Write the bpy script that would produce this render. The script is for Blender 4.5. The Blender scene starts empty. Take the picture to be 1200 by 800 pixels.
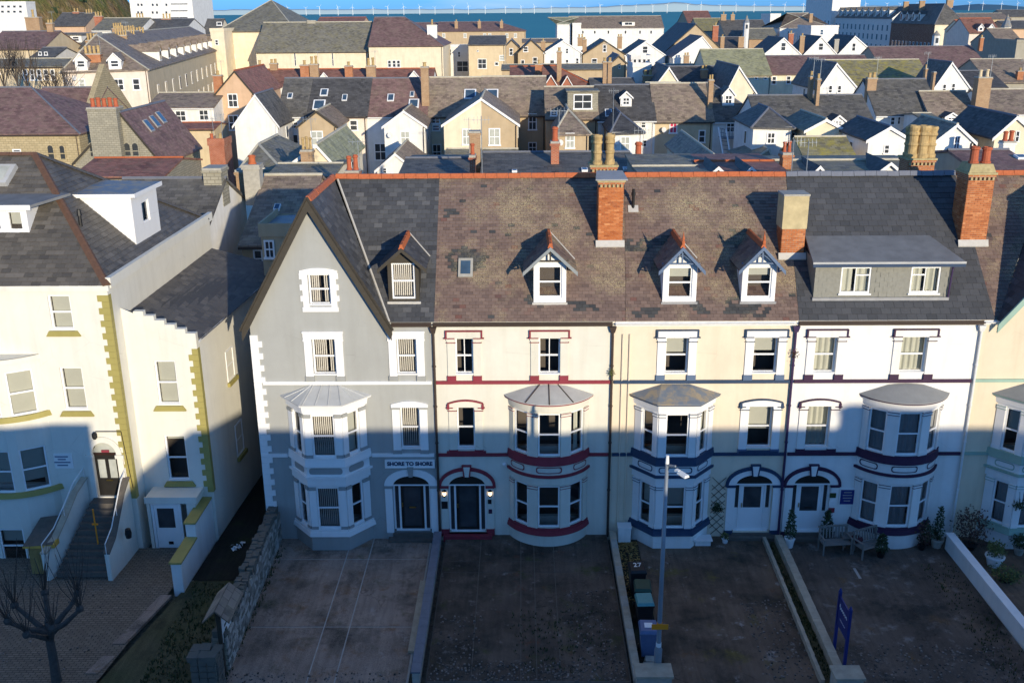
import bpy, math, random
from mathutils import Vector, Matrix
random.seed(7)
R = math.radians
SC = bpy.context.scene
COL = SC.collection
# ------------------------------------------------------------------ camera, sky, sun
CAM_F, CAM_P, CAM_Y, CAM_R = 1156.04, .321888, .0108867, -.00729334
CAM_O = Vector((10.0311, -34.5610, 19.4966))
def cam_axes():
    f = Vector((-math.sin(CAM_Y)*math.cos(CAM_P), math.cos(CAM_Y)*math.cos(CAM_P), -math.sin(CAM_P)))
    r = Vector((math.cos(CAM_Y), math.sin(CAM_Y), 0)); u = r.cross(f)
    return math.cos(CAM_R)*r+math.sin(CAM_R)*u, -math.sin(CAM_R)*r+math.cos(CAM_R)*u, f
AX = cam_axes()
cd = bpy.data.cameras.new('camera'); cam = bpy.data.objects.new('camera', cd); COL.objects.link(cam)
a, b, c = AX
cam.matrix_world = Matrix(((a.x, b.x, -c.x, CAM_O.x), (a.y, b.y, -c.y, CAM_O.y), (a.z, b.z, -c.z, CAM_O.z), (0, 0, 0, 1)))
cd.sensor_width = 36; cd.lens = CAM_F/1200*36; cd.clip_start = .5; cd.clip_end = 60000
SC.camera = cam
def at(u, v, Y):                      # survey of the photograph: the point on the upright plane y = Y seen at pixel u, v
    d = AX[2]+AX[0]*((u-600)/CAM_F)-AX[1]*((v-400)/CAM_F)
    return CAM_O+d*((Y-CAM_O.y)/d.y)
SUN_AZ, SUN_EL = 24.5, 11.0
W = bpy.data.worlds.new('World'); SC.world = W; W.use_nodes = True
nt = W.node_tree; bg = nt.nodes['Background']
sky = nt.nodes.new('ShaderNodeTexSky'); sky.sky_type = 'NISHITA'; sky.sun_disc = False
sky.sun_elevation = R(SUN_EL); sky.sun_rotation = R(180-SUN_AZ); sky.altitude = 0; sky.dust_density = 0; sky.ozone_density = 4.2; sky.air_density = .6
# the same clear blue all round: the thin bright horizon line of the sky model is held down to the deep blue the photograph shows
tc = nt.nodes.new('ShaderNodeTexCoord'); sx = nt.nodes.new('ShaderNodeSeparateXYZ'); nt.links.new(tc.outputs['Generated'], sx.inputs[0])
rp = nt.nodes.new('ShaderNodeValToRGB'); nt.links.new(sx.outputs[2], rp.inputs[0]); e = rp.color_ramp.elements
e[0].position = 0; e[0].color = (.11, .23, .44, 1); e[1].position = .17; e[1].color = (.70, .95, 1, 1)
mx = nt.nodes.new('ShaderNodeMix'); mx.data_type = 'RGBA'; mx.blend_type = 'MULTIPLY'; mx.inputs[0].default_value = 1
nt.links.new(sky.outputs[0], mx.inputs[6]); nt.links.new(rp.outputs[0], mx.inputs[7]); mpc = nt.nodes.new('ShaderNodeMapping'); mpc.inputs['Scale'].default_value = (3, 3, 26); nt.links.new(tc.outputs['Generated'], mpc.inputs[0])
nzc = nt.nodes.new('ShaderNodeTexNoise'); nzc.inputs['Scale'].default_value = 1.6; nzc.inputs['Detail'].default_value = 7; nt.links.new(mpc.outputs[0], nzc.inputs['Vector'])
rc = nt.nodes.new('ShaderNodeValToRGB'); nt.links.new(nzc.outputs['Fac'], rc.inputs[0]); rc.color_ramp.elements[0].position = .5; rc.color_ramp.elements[0].color = (0, 0, 0, 1); rc.color_ramp.elements[1].position = .74; rc.color_ramp.elements[1].color = (.30, .30, .30, 1)
mc = nt.nodes.new('ShaderNodeMix'); mc.data_type = 'RGBA'; nt.links.new(rc.outputs[0], mc.inputs[0]); nt.links.new(mx.outputs[2], mc.inputs[6]); mc.inputs[7].default_value = (3.0, 3.4, 3.9, 1)   # thin high cloud, the same all round
nt.links.new(mc.outputs[2], bg.inputs[0]); bg.inputs[1].default_value = .14
sl = bpy.data.lights.new('sun', 'SUN'); so = bpy.data.objects.new('sun', sl); COL.objects.link(so)
sl.energy = 2.4; sl.angle = R(.53); sl.color = (1, .87, .65)
so.rotation_euler = Vector((-math.sin(R(SUN_AZ))*math.cos(R(SUN_EL)), math.cos(R(SUN_AZ))*math.cos(R(SUN_EL)), -math.sin(R(SUN_EL)))).to_track_quat('-Z', 'Y').to_euler()
SC.view_settings.view_transform = 'Standard'; SC.view_settings.look = 'None'; SC.view_settings.gamma = 1
SC.view_settings.exposure = 1.08
SC.cycles.max_bounces = 6; SC.cycles.transparent_max_bounces = 12; SC.cycles.caustics_reflective = False; SC.cycles.caustics_refractive = False
# ------------------------------------------------------------------ materials
M = {}
def L(nt, a, b): nt.links.new(a, b)
def base(name, rough=.85, spec=.3):
    m = bpy.data.materials.new(name); m.use_nodes = True; t = m.node_tree; p = t.nodes['Principled BSDF']
    p.inputs['Roughness'].default_value = rough; p.inputs['Specular IOR Level'].default_value = spec
    M[name] = m; return m, t, p
def noise(t, scale, detail=4, vec=None, rough=.6):
    n = t.nodes.new('ShaderNodeTexNoise'); n.inputs['Scale'].default_value = scale; n.inputs['Detail'].default_value = detail; n.inputs['Roughness'].default_value = rough
    if vec: L(t, vec, n.inputs['Vector'])
    return n.outputs['Fac']
def ramp(t, fac, stops):
    r = t.nodes.new('ShaderNodeValToRGB'); L(t, fac, r.inputs[0]); e = r.color_ramp.elements
    while len(e) < len(stops): e.new(.5)
    for i, (p, c) in enumerate(stops): e[i].position = p; e[i].color = (*c, 1) if len(c) == 3 else c
    return r.outputs[0]
def mixc(t, fac, a, b, mode='MIX'):
    m = t.nodes.new('ShaderNodeMix'); m.data_type = 'RGBA'; m.blend_type = mode
    for s, v in ((0, fac), (6, a), (7, b)):
        if isinstance(v, (int, float)): m.inputs[s].default_value = v
        elif isinstance(v, tuple): m.inputs[s].default_value = (*v, 1)
        else: L(t, v, m.inputs[s])
    return m.outputs[2]
def coords(t, kind='Object', scale=(1, 1, 1)):
    c = t.nodes.new('ShaderNodeTexCoord'); mp = t.nodes.new('ShaderNodeMapping'); mp.inputs['Scale'].default_value = scale
    L(t, c.outputs[kind], mp.inputs[0]); return mp.outputs[0]
def bump(t, p, h, s=.3, d=.02):
    b = t.nodes.new('ShaderNodeBump'); b.inputs['Strength'].default_value = s; b.inputs['Distance'].default_value = d
    L(t, h, b.inputs['Height']); L(t, b.outputs[0], p.inputs['Normal'])
def sh(c, k): return tuple(min(1, x*k) for x in c)
def cm_(t, a, b):
    m = t.nodes.new('ShaderNodeMath'); m.operation = 'MULTIPLY'; L(t, a, m.inputs[0]); L(t, b, m.inputs[1]); return m.outputs[0]
def paint(name, c, rough=.75, var=.07, grime=.12, tint=None):          # painted render or masonry: soft patches, faint rain streaks
    m, t, p = base(name, rough, .25)
    n1 = noise(t, .9, 5, coords(t)); n2 = noise(t, 1.0, 4, coords(t, 'Object', (2.2, 2.2, .22)))
    col = mixc(t, ramp(t, n1, [(.3, (0, 0, 0)), (.7, (1, 1, 1))]), sh(c, 1-var), sh(c, 1+var*.6))
    vo = t.nodes.new('ShaderNodeTexVoronoi'); vo.feature = 'DISTANCE_TO_EDGE'; vo.inputs['Scale'].default_value = .7; L(t, coords(t), vo.inputs['Vector'])
    col = mixc(t, ramp(t, noise(t, 5, 5, coords(t)), [(.35, (.0,)*3), (.65, (.16,)*3)]), col, sh(c, .86))
    col = mixc(t, cm_(t, ramp(t, vo.outputs['Distance'], [(.002, (1, 1, 1)), (.008, (0, 0, 0))]), ramp(t, noise(t, .7, 3, coords(t)), [(.52, (0, 0, 0)), (.66, (.35,)*3)])), col, sh(c, .55))
    g = tint or sh((c[0]*.6, c[1]*.57, c[2]*.5), 1)
    f = ramp(t, n2, [(.46, (0, 0, 0)), (.74, (min(1, grime*2.2),)*3)])
    L(t, mixc(t, f, col, g), p.inputs['Base Color']); bump(t, p, noise(t, 38, 3, coords(t)), .12, .02)
    return m
def plain(name, c, rough=.6, var=.1, scale=6, metal=0, spec=.35, bmp=.1):
    m, t, p = base(name, rough, spec); p.inputs['Metallic'].default_value = metal
    n = noise(t, scale, 4, coords(t)); L(t, mixc(t, n, sh(c, 1-var*2), sh(c, 1+var*2)), p.inputs['Base Color'])
    if bmp: bump(t, p, noise(t, scale*6, 2, coords(t)), bmp, .01)
    return m
def slatemat(name, stops, lichen=None, lam=.35, lscale=1.3, rough=.6, streak=.0, spec=.35):   # separate slates: tint of each piece from its own attribute
    m, t, p = base(name, rough, spec); at_ = t.nodes.new('ShaderNodeAttribute'); at_.attribute_name = 'tint'
    col = ramp(t, at_.outputs['Fac'], stops)
    n = noise(t, 14, 5, coords(t)); col = mixc(t, ramp(t, n, [(.3, (.7, .7, .7)), (.7, (1.2, 1.2, 1.2))]), (0, 0, 0), col, 'MIX') if False else mixc(t, .5, col, ramp(t, n, [(.3, (.45, .45, .45)), (.7, (.62, .62, .62))]), 'OVERLAY')
    if lichen:
        f = ramp(t, noise(t, lscale, 6, coords(t), .7), [(.48, (0, 0, 0)), (.7, (lam,)*3)])
        f2 = ramp(t, noise(t, 30, 4, coords(t), .8), [(.47, (0, 0, 0)), (.58, (1, 1, 1))])
        mm = t.nodes.new('ShaderNodeMath'); mm.operation = 'MULTIPLY'; L(t, f, mm.inputs[0]); L(t, f2, mm.inputs[1])
        col = mixc(t, mm.outputs[0], col, lichen)
    L(t, col, p.inputs['Base Color']); bump(t, p, noise(t, 40, 3, coords(t)), .25, .01)
def roofmat(name, c, c2, lichen=None, lam=.4, rough=.7):               # far roofs: courses too fine to pick apart
    m, t, p = base(name, rough, .3); uv = coords(t, 'UV')
    br = t.nodes.new('ShaderNodeTexBrick'); L(t, uv, br.inputs['Vector']); br.inputs['Scale'].default_value = 1
    br.inputs['Brick Width'].default_value = .42; br.inputs['Row Height'].default_value = .26; br.inputs['Mortar Size'].default_value = .014
    br.inputs['Color1'].default_value = (*sh(c, .55), 1); br.inputs['Color2'].default_value = (*sh(c2, 1.1), 1); br.inputs['Mortar'].default_value = (*sh(c, .45), 1); br.inputs['Bias'].default_value = -.1
    col = mixc(t, ramp(t, noise(t, .55, 6, coords(t), .65), [(.35, (0, 0, 0)), (.68, (.55,)*3)]), br.outputs['Color'], sh(c2, 1.25))
    if lichen: col = mixc(t, ramp(t, noise(t, 1.2, 7, coords(t), .75), [(.45, (0, 0, 0)), (.66, (lam,)*3)]), col, lichen)
    L(t, col, p.inputs['Base Color']); bump(t, p, br.outputs['Fac'], .5, -.02)
def brickmat(name, c, c2, mort=(.42, .36, .28), w=.225, h=.075):
    m, t, p = base(name, .9, .2); br = t.nodes.new('ShaderNodeTexBrick'); L(t, coords(t, 'UV'), br.inputs['Vector']); br.inputs['Scale'].default_value = 1
    br.inputs['Brick Width'].default_value = w; br.inputs['Row Height'].default_value = h; br.inputs['Mortar Size'].default_value = h*.11
    br.inputs['Color1'].default_value = (*c, 1); br.inputs['Color2'].default_value = (*c2, 1); br.inputs['Mortar'].default_value = (*mort, 1)
    col = mixc(t, ramp(t, noise(t, 1.4, 6, coords(t)), [(.4, (0, 0, 0)), (.75, (.5,)*3)]), br.outputs['Color'], sh(c, .55))
    L(t, col, p.inputs['Base Color']); bump(t, p, br.outputs['Fac'], .5, -.01)
def groundmat(name, c, c2, patches=(), rough=.95, grain=60, cracks=False):
    m, t, p = base(name, rough, .2); v = coords(t)
    col = mixc(t, ramp(t, noise(t, .45, 6, v, .65), [(.32, (0, 0, 0)), (.68, (1, 1, 1))]), c, c2)
    for i, (pc, sc, lo, hi, amt) in enumerate(patches):
        cc = t.nodes.new('ShaderNodeMapping'); cc.inputs['Location'].default_value = (7.3*i+3, 2.1*i, 0); L(t, v, cc.inputs[0])
        col = mixc(t, ramp(t, noise(t, sc, 6, cc.outputs[0], .7), [(lo, (0, 0, 0)), (hi, (amt,)*3)]), col, pc)
    g = noise(t, grain, 3, v); col = mixc(t, .8, col, ramp(t, g, [(.3, (.22,)*3), (.7, (.78,)*3)]), 'OVERLAY')
    g2 = noise(t, 1, 5, coords(t, 'Object', (5.5, .5, 1))); col = mixc(t, .5, col, ramp(t, g2, [(.3, (.3,)*3), (.7, (.7,)*3)]), 'OVERLAY')
    g3 = noise(t, 260, 2, v); col = mixc(t, ramp(t, g3, [(.60, (0, 0, 0)), (.68, (.6,)*3)]), col, sh(c2, 1.9))
    if cracks:
        vo = t.nodes.new('ShaderNodeTexVoronoi'); vo.feature = 'DISTANCE_TO_EDGE'; vo.inputs['Scale'].default_value = .55; w_ = t.nodes.new('ShaderNodeVectorMath'); w_.operation = 'ADD'; nn = t.nodes.new('ShaderNodeTexNoise'); nn.inputs['Scale'].default_value = 1.7; L(t, v, nn.inputs['Vector']); L(t, v, w_.inputs[0]); L(t, nn.outputs['Color'], w_.inputs[1]); L(t, w_.outputs[0], vo.inputs['Vector'])
        col = mixc(t, ramp(t, vo.outputs['Distance'], [(.003, (1, 1, 1)), (.011, (0, 0, 0))]), mixc(t, ramp(t, noise(t, .8, 3, v), [(.48, (0, 0, 0)), (.62, (.6,)*3)]), col, sh(c, .3)), mixc(t, 0.0, col, col)) if False else mixc(t, cm_(t, ramp(t, vo.outputs['Distance'], [(.003, (1, 1, 1)), (.011, (0, 0, 0))]), ramp(t, noise(t, .8, 3, v), [(.50, (0, 0, 0)), (.62, (.55,)*3)])), col, sh(c, .3))
    L(t, col, p.inputs['Base Color']); bump(t, p, g, .3, .02)
def metalish(name, c, rough=.45, stain=None):
    m, t, p = base(name, rough, .4); col = mixc(t, noise(t, 2.5, 6, coords(t)), sh(c, .8), sh(c, 1.2))
    if stain: col = mixc(t, ramp(t, noise(t, 2.2, 7, coords(t), .7), [(.46, (0, 0, 0)), (.6, (.75,)*3)]), col, stain)
    L(t, col, p.inputs['Base Color'])
def glassmat(name, tintc=(.02, .025, .03), tr=.55):
    m = bpy.data.materials.new(name); m.use_nodes = True; t = m.node_tree; t.nodes.clear(); M[name] = m
    o = t.nodes.new('ShaderNodeOutputMaterial'); g = t.nodes.new('ShaderNodeBsdfGlossy'); g.inputs['Roughness'].default_value = .03
    T = t.nodes.new('ShaderNodeBsdfTransparent'); T.inputs['Color'].default_value = (tr, tr, tr*1.02, 1)
    fr = t.nodes.new('ShaderNodeFresnel'); fr.inputs['IOR'].default_value = 1.52
    b = t.nodes.new('ShaderNodeBump'); b.inputs['Strength'].default_value = .04; b.inputs['Distance'].default_value = .02
    L(t, noise(t, 1.3, 1, coords(t)), b.inputs['Height']); L(t, b.outputs[0], g.inputs['Normal'])
    x = t.nodes.new('ShaderNodeMixShader'); L(t, fr.outputs[0], x.inputs[0]); L(t, T.outputs[0], x.inputs[1]); L(t, g.outputs[0], x.inputs[2]); L(t, x.outputs[0], o.inputs[0])
def darkpane(name, c):
    m, t, p = base(name, .08, .5); L(t, mixc(t, noise(t, 1.7, 2, coords(t)), sh(c, .5), sh(c, 1.6)), p.inputs['Base Color'])
    bump(t, p, noise(t, 1.1, 1, coords(t)), .03, .02)
WH = (.80, .79, .76)
paint('grey_render', (.365, .37, .35), var=.05, grime=.1); paint('white_paint', WH, var=.03, grime=.12); paint('trim_white', (.82, .81, .79), .55, .03, .05)
paint('pink_render', (.69, .665, .57), grime=.11); paint('cream_render', (.76, .655, .50), grime=.1); paint('white_render', (.80, .785, .75), grime=.1)
paint('buff_render', (.72, .62, .46)); paint('ivory_render', (.735, .71, .625), var=.05, grime=.09)
for n, c in (('trim_red', (.25, .038, .055)), ('trim_navy', (.032, .06, .115)), ('trim_purple', (.05, .022, .055)), ('trim_green', (.30, .44, .36)), ('trim_olive', (.36, .31, .10)), ('trim_grey', (.33, .335, .32))):
    paint(n, c, .6, .1, .12)
plain('upvc', (.84, .84, .83), .35, .02, 3, bmp=0); plain('pipe_brown', (.055, .038, .03), .5); plain('pipe_white', (.7, .7, .68), .5); plain('pipe_purple', (.05, .03, .08), .45)
plain('bargeboard', (.05, .042, .03), .6, .15); plain('dark_timber', (.05, .042, .03), .6); plain('blue_paint', (.10, .15, .24), .5); plain('grey_paint', (.25, .27, .27), .5)
plain('lead', (.30, .30, .30), .5, .15, 3); plain('lead_mortar', (.5, .48, .44), .8); metalish('zinc', (.50, .505, .49), .45); metalish('bay_lead', (.17, .20, .235), .6, (.40, .31, .18)); metalish('bay_felt', (.27, .275, .27), .7)
metalish('bay_grp', (.45, .445, .42), .5); plain('felt', (.19, .195, .2), .8, .2, 2); plain('gull_grey', (.43, .43, .42), .7, .15, 1.5)
plain('terracotta', (.46, .125, .045), .75, .2, 9); plain('pot_yellow', (.44, .31, .14), .9, .36, 4, bmp=.4); plain('pot_red', (.42, .11, .05), .8, .15, 6); plain('pot_cream', (.62, .5, .32), .8, .15, 6)
plain('old_render', (.50, .41, .23), .95, .2, 3, bmp=.3); plain('cement', (.38, .36, .31), .95, .18, 5, bmp=.3); plain('stone_cap', (.40, .33, .17), .95, .25, 7, bmp=.4); plain('tile_hung', (.24, .235, .20), .8, .12, 9); plain('cement_dirty', (.5, .46, .36), .95, .2, 3, bmp=.4)
brickmat('brick_orange', (.42, .13, .045), (.50, .19, .065)); brickmat('brick_tan', (.44, .28, .15), (.36, .21, .11)); brickmat('brick_dark', (.14, .06, .045), (.18, .08, .05)); brickmat('stone_block', (.50, .41, .25), (.42, .34, .2), (.3, .25, .15), .5, .22)
brickmat('stone_grey', (.38, .35, .27), (.30, .28, .22), (.22, .2, .15), .4, .18); brickmat('brick_red', (.38, .09, .04), (.44, .13, .06))
plain('brick_piece', (.44, .145, .05), .9, .25, 5, bmp=.4); plain('brick_piece_pale', (.47, .24, .10), .9, .2, 5, bmp=.4)
slatemat('slate_dark', [(0, (.045, .046, .05)), (.6, (.075, .077, .082)), (1, (.12, .12, .122))], (.17, .16, .13), .3)
slatemat('slate_brown', [(0, (.10, .069, .06)), (.4, (.165, .114, .094)), (.75, (.212, .148, .118)), (.93, (.16, .075, .06)), (.96, (.075, .075, .072)), (1, (.045, .046, .048))], (.56, .47, .25), 1.0, .5, .75)
slatemat('slate_new', [(0, (.052, .054, .058)), (1, (.082, .084, .09))], (.14, .13, .12), .25, 1.2, .6)
slatemat('slate_left', [(0, (.062, .057, .052)), (.5, (.10, .09, .078)), (1, (.145, .13, .112))], (.22, .19, .14), .4, .9)
slatemat('slate_purple', [(0, (.10, .075, .07)), (.5, (.16, .12, .105)), (1, (.26, .20, .15))], (.3, .26, .16), .4, 1.2)
slatemat('wall_stone', [(0, (.13, .12, .10)), (.5, (.26, .24, .205)), (1, (.46, .43, .38))], (.16, .17, .09), .5, 2.0, .95)
slatemat('brick_tint', [(0, (.30, .085, .03)), (.5, (.44, .145, .05)), (1, (.56, .24, .10))], (.45, .35, .25), .2, 2, .9, spec=.2)
roofmat('roof_slate', (.095, .09, .084), (.135, .128, .118), (.22, .2, .15), .4); roofmat('roof_blue', (.066, .064, .064), (.095, .092, .092), (.15, .14, .12), .2); roofmat('roof_purple', (.185, .108, .10), (.235, .14, .125), (.3, .23, .16), .4)
roofmat('roof_brown', (.22, .168, .13), (.29, .22, .17), (.40, .33, .21), .5); roofmat('roof_moss', (.23, .205, .13), (.28, .25, .15), (.40, .33, .05), .8); roofmat('roof_green', (.29, .285, .17), (.34, .33, .21), (.42, .40, .19), .7)
roofmat('roof_grey', (.18, .17, .14), (.23, .215, .175), (.30, .26, .12), .5); roofmat('roof_redbrown', (.24, .105, .075), (.31, .14, .10), (.28, .2, .13), .4)
for n, c in (('wall_white', (.80, .78, .73)), ('wall_cream', (.78, .68, .50)), ('wall_tan', (.50, .385, .245)), ('wall_pink', (.76, .655, .56)), ('wall_buff', (.64, .52, .34)), ('wall_grey', (.38, .35, .28)), ('wall_peach', (.62, .42, .27)), ('wall_pale', (.70, .69, .66))):
    paint(n, c, .85, .12, .13)
glassmat('glass', tr=.88); darkpane('pane_dark', (.045, .05, .055)); darkpane('pane_pale', (.42, .43, .38)); darkpane('pane_pink', (.55, .06, .12)); darkpane('pane_blue', (.05, .09, .14))
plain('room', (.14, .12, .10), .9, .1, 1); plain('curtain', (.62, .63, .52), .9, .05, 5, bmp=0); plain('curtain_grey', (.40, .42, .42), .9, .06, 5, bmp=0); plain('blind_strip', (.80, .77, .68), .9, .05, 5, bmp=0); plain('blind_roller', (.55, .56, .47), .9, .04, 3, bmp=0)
plain('door_dark', (.022, .02, .017), .4, .2, 3); plain('door_brown', (.035, .017, .012), .4, .2, 3); plain('brass', (.5, .35, .1), .35, .1, metal=1); plain('black', (.012, .012, .013), .5)
groundmat('yard_concrete', (.20, .145, .112), (.37, .275, .215), [((.06, .052, .04), .55, .49, .67, .85), ((.20, .10, .045), .9, .56, .70, .8), ((.06, .065, .025), 1.1, .58, .72, .7), ((.42, .37, .34), 1.7, .62, .75, .6)], cracks=True)
groundmat('yard_tarmac', (.07, .052, .04), (.145, .108, .082), [((.03, .028, .022), .5, .46, .64, .9), ((.07, .075, .022), .9, .57, .68, .85), ((.14, .055, .03), 1.3, .60, .70, .7), ((.30, .265, .24), 2.2, .6, .72, .7)], cracks=True)
groundmat('yard_brown', (.10, .07, .05), (.195, .135, .095), [((.04, .035, .027), .5, .47, .66, .9), ((.14, .11, .03), .8, .58, .70, .8), ((.15, .075, .035), 1.1, .6, .7, .7), ((.36, .32, .29), 1.9, .6, .7, .75)], cracks=True)
groundmat('yard_mid', (.078, .06, .048), (.155, .118, .092), [((.15, .085, .035), .8, .58, .70, .8), ((.28, .25, .225), 1.6, .57, .7, .75), ((.032, .031, .027), .5, .49, .66, .9)], cracks=True)
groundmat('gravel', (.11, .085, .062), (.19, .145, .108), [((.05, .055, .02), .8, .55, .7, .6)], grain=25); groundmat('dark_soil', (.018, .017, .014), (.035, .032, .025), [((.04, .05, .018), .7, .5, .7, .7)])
groundmat('mossy', (.06, .065, .028), (.11, .095, .055), [((.02, .02, .015), 1, .5, .7, .7)]); groundmat('pavement', (.10, .095, .09), (.15, .14, .13)); groundmat('asphalt', (.045, .045, .047), (.06, .06, .06)); groundmat('town_ground', (.10, .095, .085), (.15, .14, .12), [((.06, .07, .03), .05, .5, .65, .7)], grain=8)
plain('kerb_stone', (.40, .34, .255), .9, .2, 4, bmp=.4); plain('joint', (.40, .37, .33), .9, .15, 4); plain('slate_cap', (.16, .17, .2), .7, .15, 4); brickmat('drive_paver', (.27, .205, .15), (.20, .15, .11), (.07, .06, .045), .22, .11); plain('step_stone', (.12, .105, .088), .9, .2, 5, bmp=.4)
# ------------------------------------------------------------------ mesh builder
class MB:
    def __init__(s, mat=None): s.v = []; s.f = []; s.m = []; s.t = []; s.M = None; s.cm = mat; s.mats = []; s.ct = .5
    def mi(s, m):
        m = m or s.cm
        if m not in s.mats: s.mats.append(m)
        return s.mats.index(m)
    def add(s, pts, faces, m=None, t=None):
        o = len(s.v); k = s.mi(m); t = s.ct if t is None else t
        s.v += [(s.M @ Vector(p)) if s.M else Vector(p) for p in pts]
        for f in faces: s.f.append([o+i for i in f]); s.m.append(k); s.t.append(t)
    def poly(s, pts, m=None, t=None): s.add(pts, [list(range(len(pts)))], m, t)
    def box(s, x0, x1, y0, y1, z0, z1, m=None, t=None):
        s.add([(x0, y0, z0), (x1, y0, z0), (x1, y1, z0), (x0, y1, z0), (x0, y0, z1), (x1, y0, z1), (x1, y1, z1), (x0, y1, z1)],
              [(3, 2, 1, 0), (4, 5, 6, 7), (0, 1, 5, 4), (1, 2, 6, 5), (2, 3, 7, 6), (3, 0, 4, 7)], m, t)
    def taper(s, cx, cy, z0, z1, a0, b0, a1, b1, m=None):
        s.add([(cx-a0, cy-b0, z0), (cx+a0, cy-b0, z0), (cx+a0, cy+b0, z0), (cx-a0, cy+b0, z0), (cx-a1, cy-b1, z1), (cx+a1, cy-b1, z1), (cx+a1, cy+b1, z1), (cx-a1, cy+b1, z1)],
              [(3, 2, 1, 0), (4, 5, 6, 7), (0, 1, 5, 4), (1, 2, 6, 5), (2, 3, 7, 6), (3, 0, 4, 7)], m)
    def prism(s, pts, d, m=None, t=None, back=True):            # polygon (3-D, counter-clockwise seen from outside) pushed along -d
        n = len(pts); q = [Vector(p) for p in pts]; d = Vector(d); r = [p-d for p in q]
        fs = [list(range(n))]+([list(range(2*n-1, n-1, -1))] if back else [])+[(i, n+i, n+(i+1) % n, (i+1) % n) for i in range(n)]
        s.add(q+r, fs, m, t)
    def tube(s, p, q, r0, r1=None, n=8, m=None, cap=True):
        p, q = Vector(p), Vector(q); r1 = r0 if r1 is None else r1; d = (q-p)
        if d.length < 1e-6: return
        d.normalize(); x = d.orthogonal().normalized(); y = d.cross(x); v = []
        for k in range(n):
            c_ = x*math.cos(2*math.pi*k/n)+y*math.sin(2*math.pi*k/n); v += [p+c_*r0, q+c_*r1]
        fs = [(2*k, 2*((k+1) % n), 2*((k+1) % n)+1, 2*k+1) for k in range(n)]
        if cap: fs += [[2*k for k in range(n)][::-1], [2*k+1 for k in range(n)]]
        s.add(v, fs, m)
    def path(s, pts, r, n=8, m=None):
        for a_, b_ in zip(pts, pts[1:]): s.tube(a_, b_, r, r, n, m)
    def lathe(s, prof, c=(0, 0, 0), n=12, m=None):
        c = Vector(c); v = []; fs = []
        for r, z in prof:
            for k in range(n): v.append(c+Vector((r*math.cos(2*math.pi*k/n), r*math.sin(2*math.pi*k/n), z)))
        for i in range(len(prof)-1):
            for k in range(n): fs.append((i*n+k, i*n+(k+1) % n, (i+1)*n+(k+1) % n, (i+1)*n+k))
        fs += [list(range(n))[::-1], [(len(prof)-1)*n+k for k in range(n)]]
        s.add(v, fs, m)
    def mesh(s, name, smooth=False):
        me = bpy.data.meshes.new(name); me.from_pydata(s.v, [], s.f)
        for m in s.mats: me.materials.append(M[m])
        n = len(s.f)
        if n:
            me.polygons.foreach_set('material_index', s.m)
            if len(set(s.t)) > 1:
                a_ = me.attributes.new('tint', 'FLOAT', 'FACE'); a_.data.foreach_set('value', s.t)
            uv = me.uv_layers.new(name='UVMap'); buf = [0.0]*(2*len(me.loops)); i = 0
            for f in s.f:
                p0, p1, p2 = s.v[f[0]], s.v[f[1]], s.v[f[2]]; nn = (p1-p0).cross(p2-p0)
                if len(f) > 3: nn = (s.v[f[2]]-p0).cross(s.v[f[3]]-s.v[f[1]])
                if nn.length < 1e-12: nn = Vector((0, 0, 1))
                nn.normalize()
                if abs(nn.z) > .999: h, w = Vector((1, 0, 0)), Vector((0, 1, 0))
                else: h = Vector((-nn.y, nn.x, 0)).normalized(); w = nn.cross(h)
                for k in f: p = s.v[k]; buf[i] = p.dot(h); buf[i+1] = p.dot(w); i += 2
            uv.data.foreach_set('uv', buf)
            if smooth: me.polygons.foreach_set('use_smooth', [True]*n)
        me.update(); return me
    def build(s, name, parent=None, smooth=False, **props):
        return link(name, s.mesh(name, smooth), parent, **props)
def link(name, me, parent=None, loc=None, **props):
    o = bpy.data.objects.new(name, me); COL.objects.link(o)
    if parent is not None: o.parent = parent
    if loc is not None: o.location = loc
    for k, v in props.items(): o[k] = v
    return o
def thing(name, label, cat, loc=(0, 0, 0), group=None, rz=0):
    o = bpy.data.objects.new(name, None); COL.objects.link(o); o.location = loc; o.rotation_euler.z = rz; o.empty_display_size = .3
    o['label'] = label; o['category'] = cat
    if group: o['group'] = group
    return o
def copy_tree(o, parent=None):
    n = o.copy(); COL.objects.link(n)
    if parent is not None: n.parent = parent
    for ch in o.children: copy_tree(ch, n)
    return n
def frame(O, U, N):                       # local x along the wall, y out of the wall (towards the viewer is -y), z up
    U = Vector(U).normalized(); N = Vector(N).normalized()
    return Matrix(((U.x, -N.x, 0, O[0]), (U.y, -N.y, 0, O[1]), (U.z, -N.z, 1, O[2]), (0, 0, 0, 1)))
def clip(poly, a, b, c):                  # keep a*x+b*y<=c
    out = []
    for i in range(len(poly)):
        p, q = poly[i], poly[(i+1) % len(poly)]; dp, dq = a*p[0]+b*p[1]-c, a*q[0]+b*q[1]-c
        if dp <= 1e-9: out.append(p)
        if (dp < -1e-9 and dq > 1e-9) or (dp > 1e-9 and dq < -1e-9):
            k = dp/(dp-dq); out.append((p[0]+(q[0]-p[0])*k, p[1]+(q[1]-p[1])*k))
    return out
def cliphull(poly, hull):                 # hull counter-clockwise in 2-D
    for i in range(len(hull)):
        (x0, y0), (x1, y1) = hull[i], hull[(i+1) % len(hull)]
        a_, b_ = (y1-y0), -(x1-x0); poly = clip(poly, a_, b_, a_*x0+b_*y0)
        if len(poly) < 3: return []
    return poly
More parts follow.
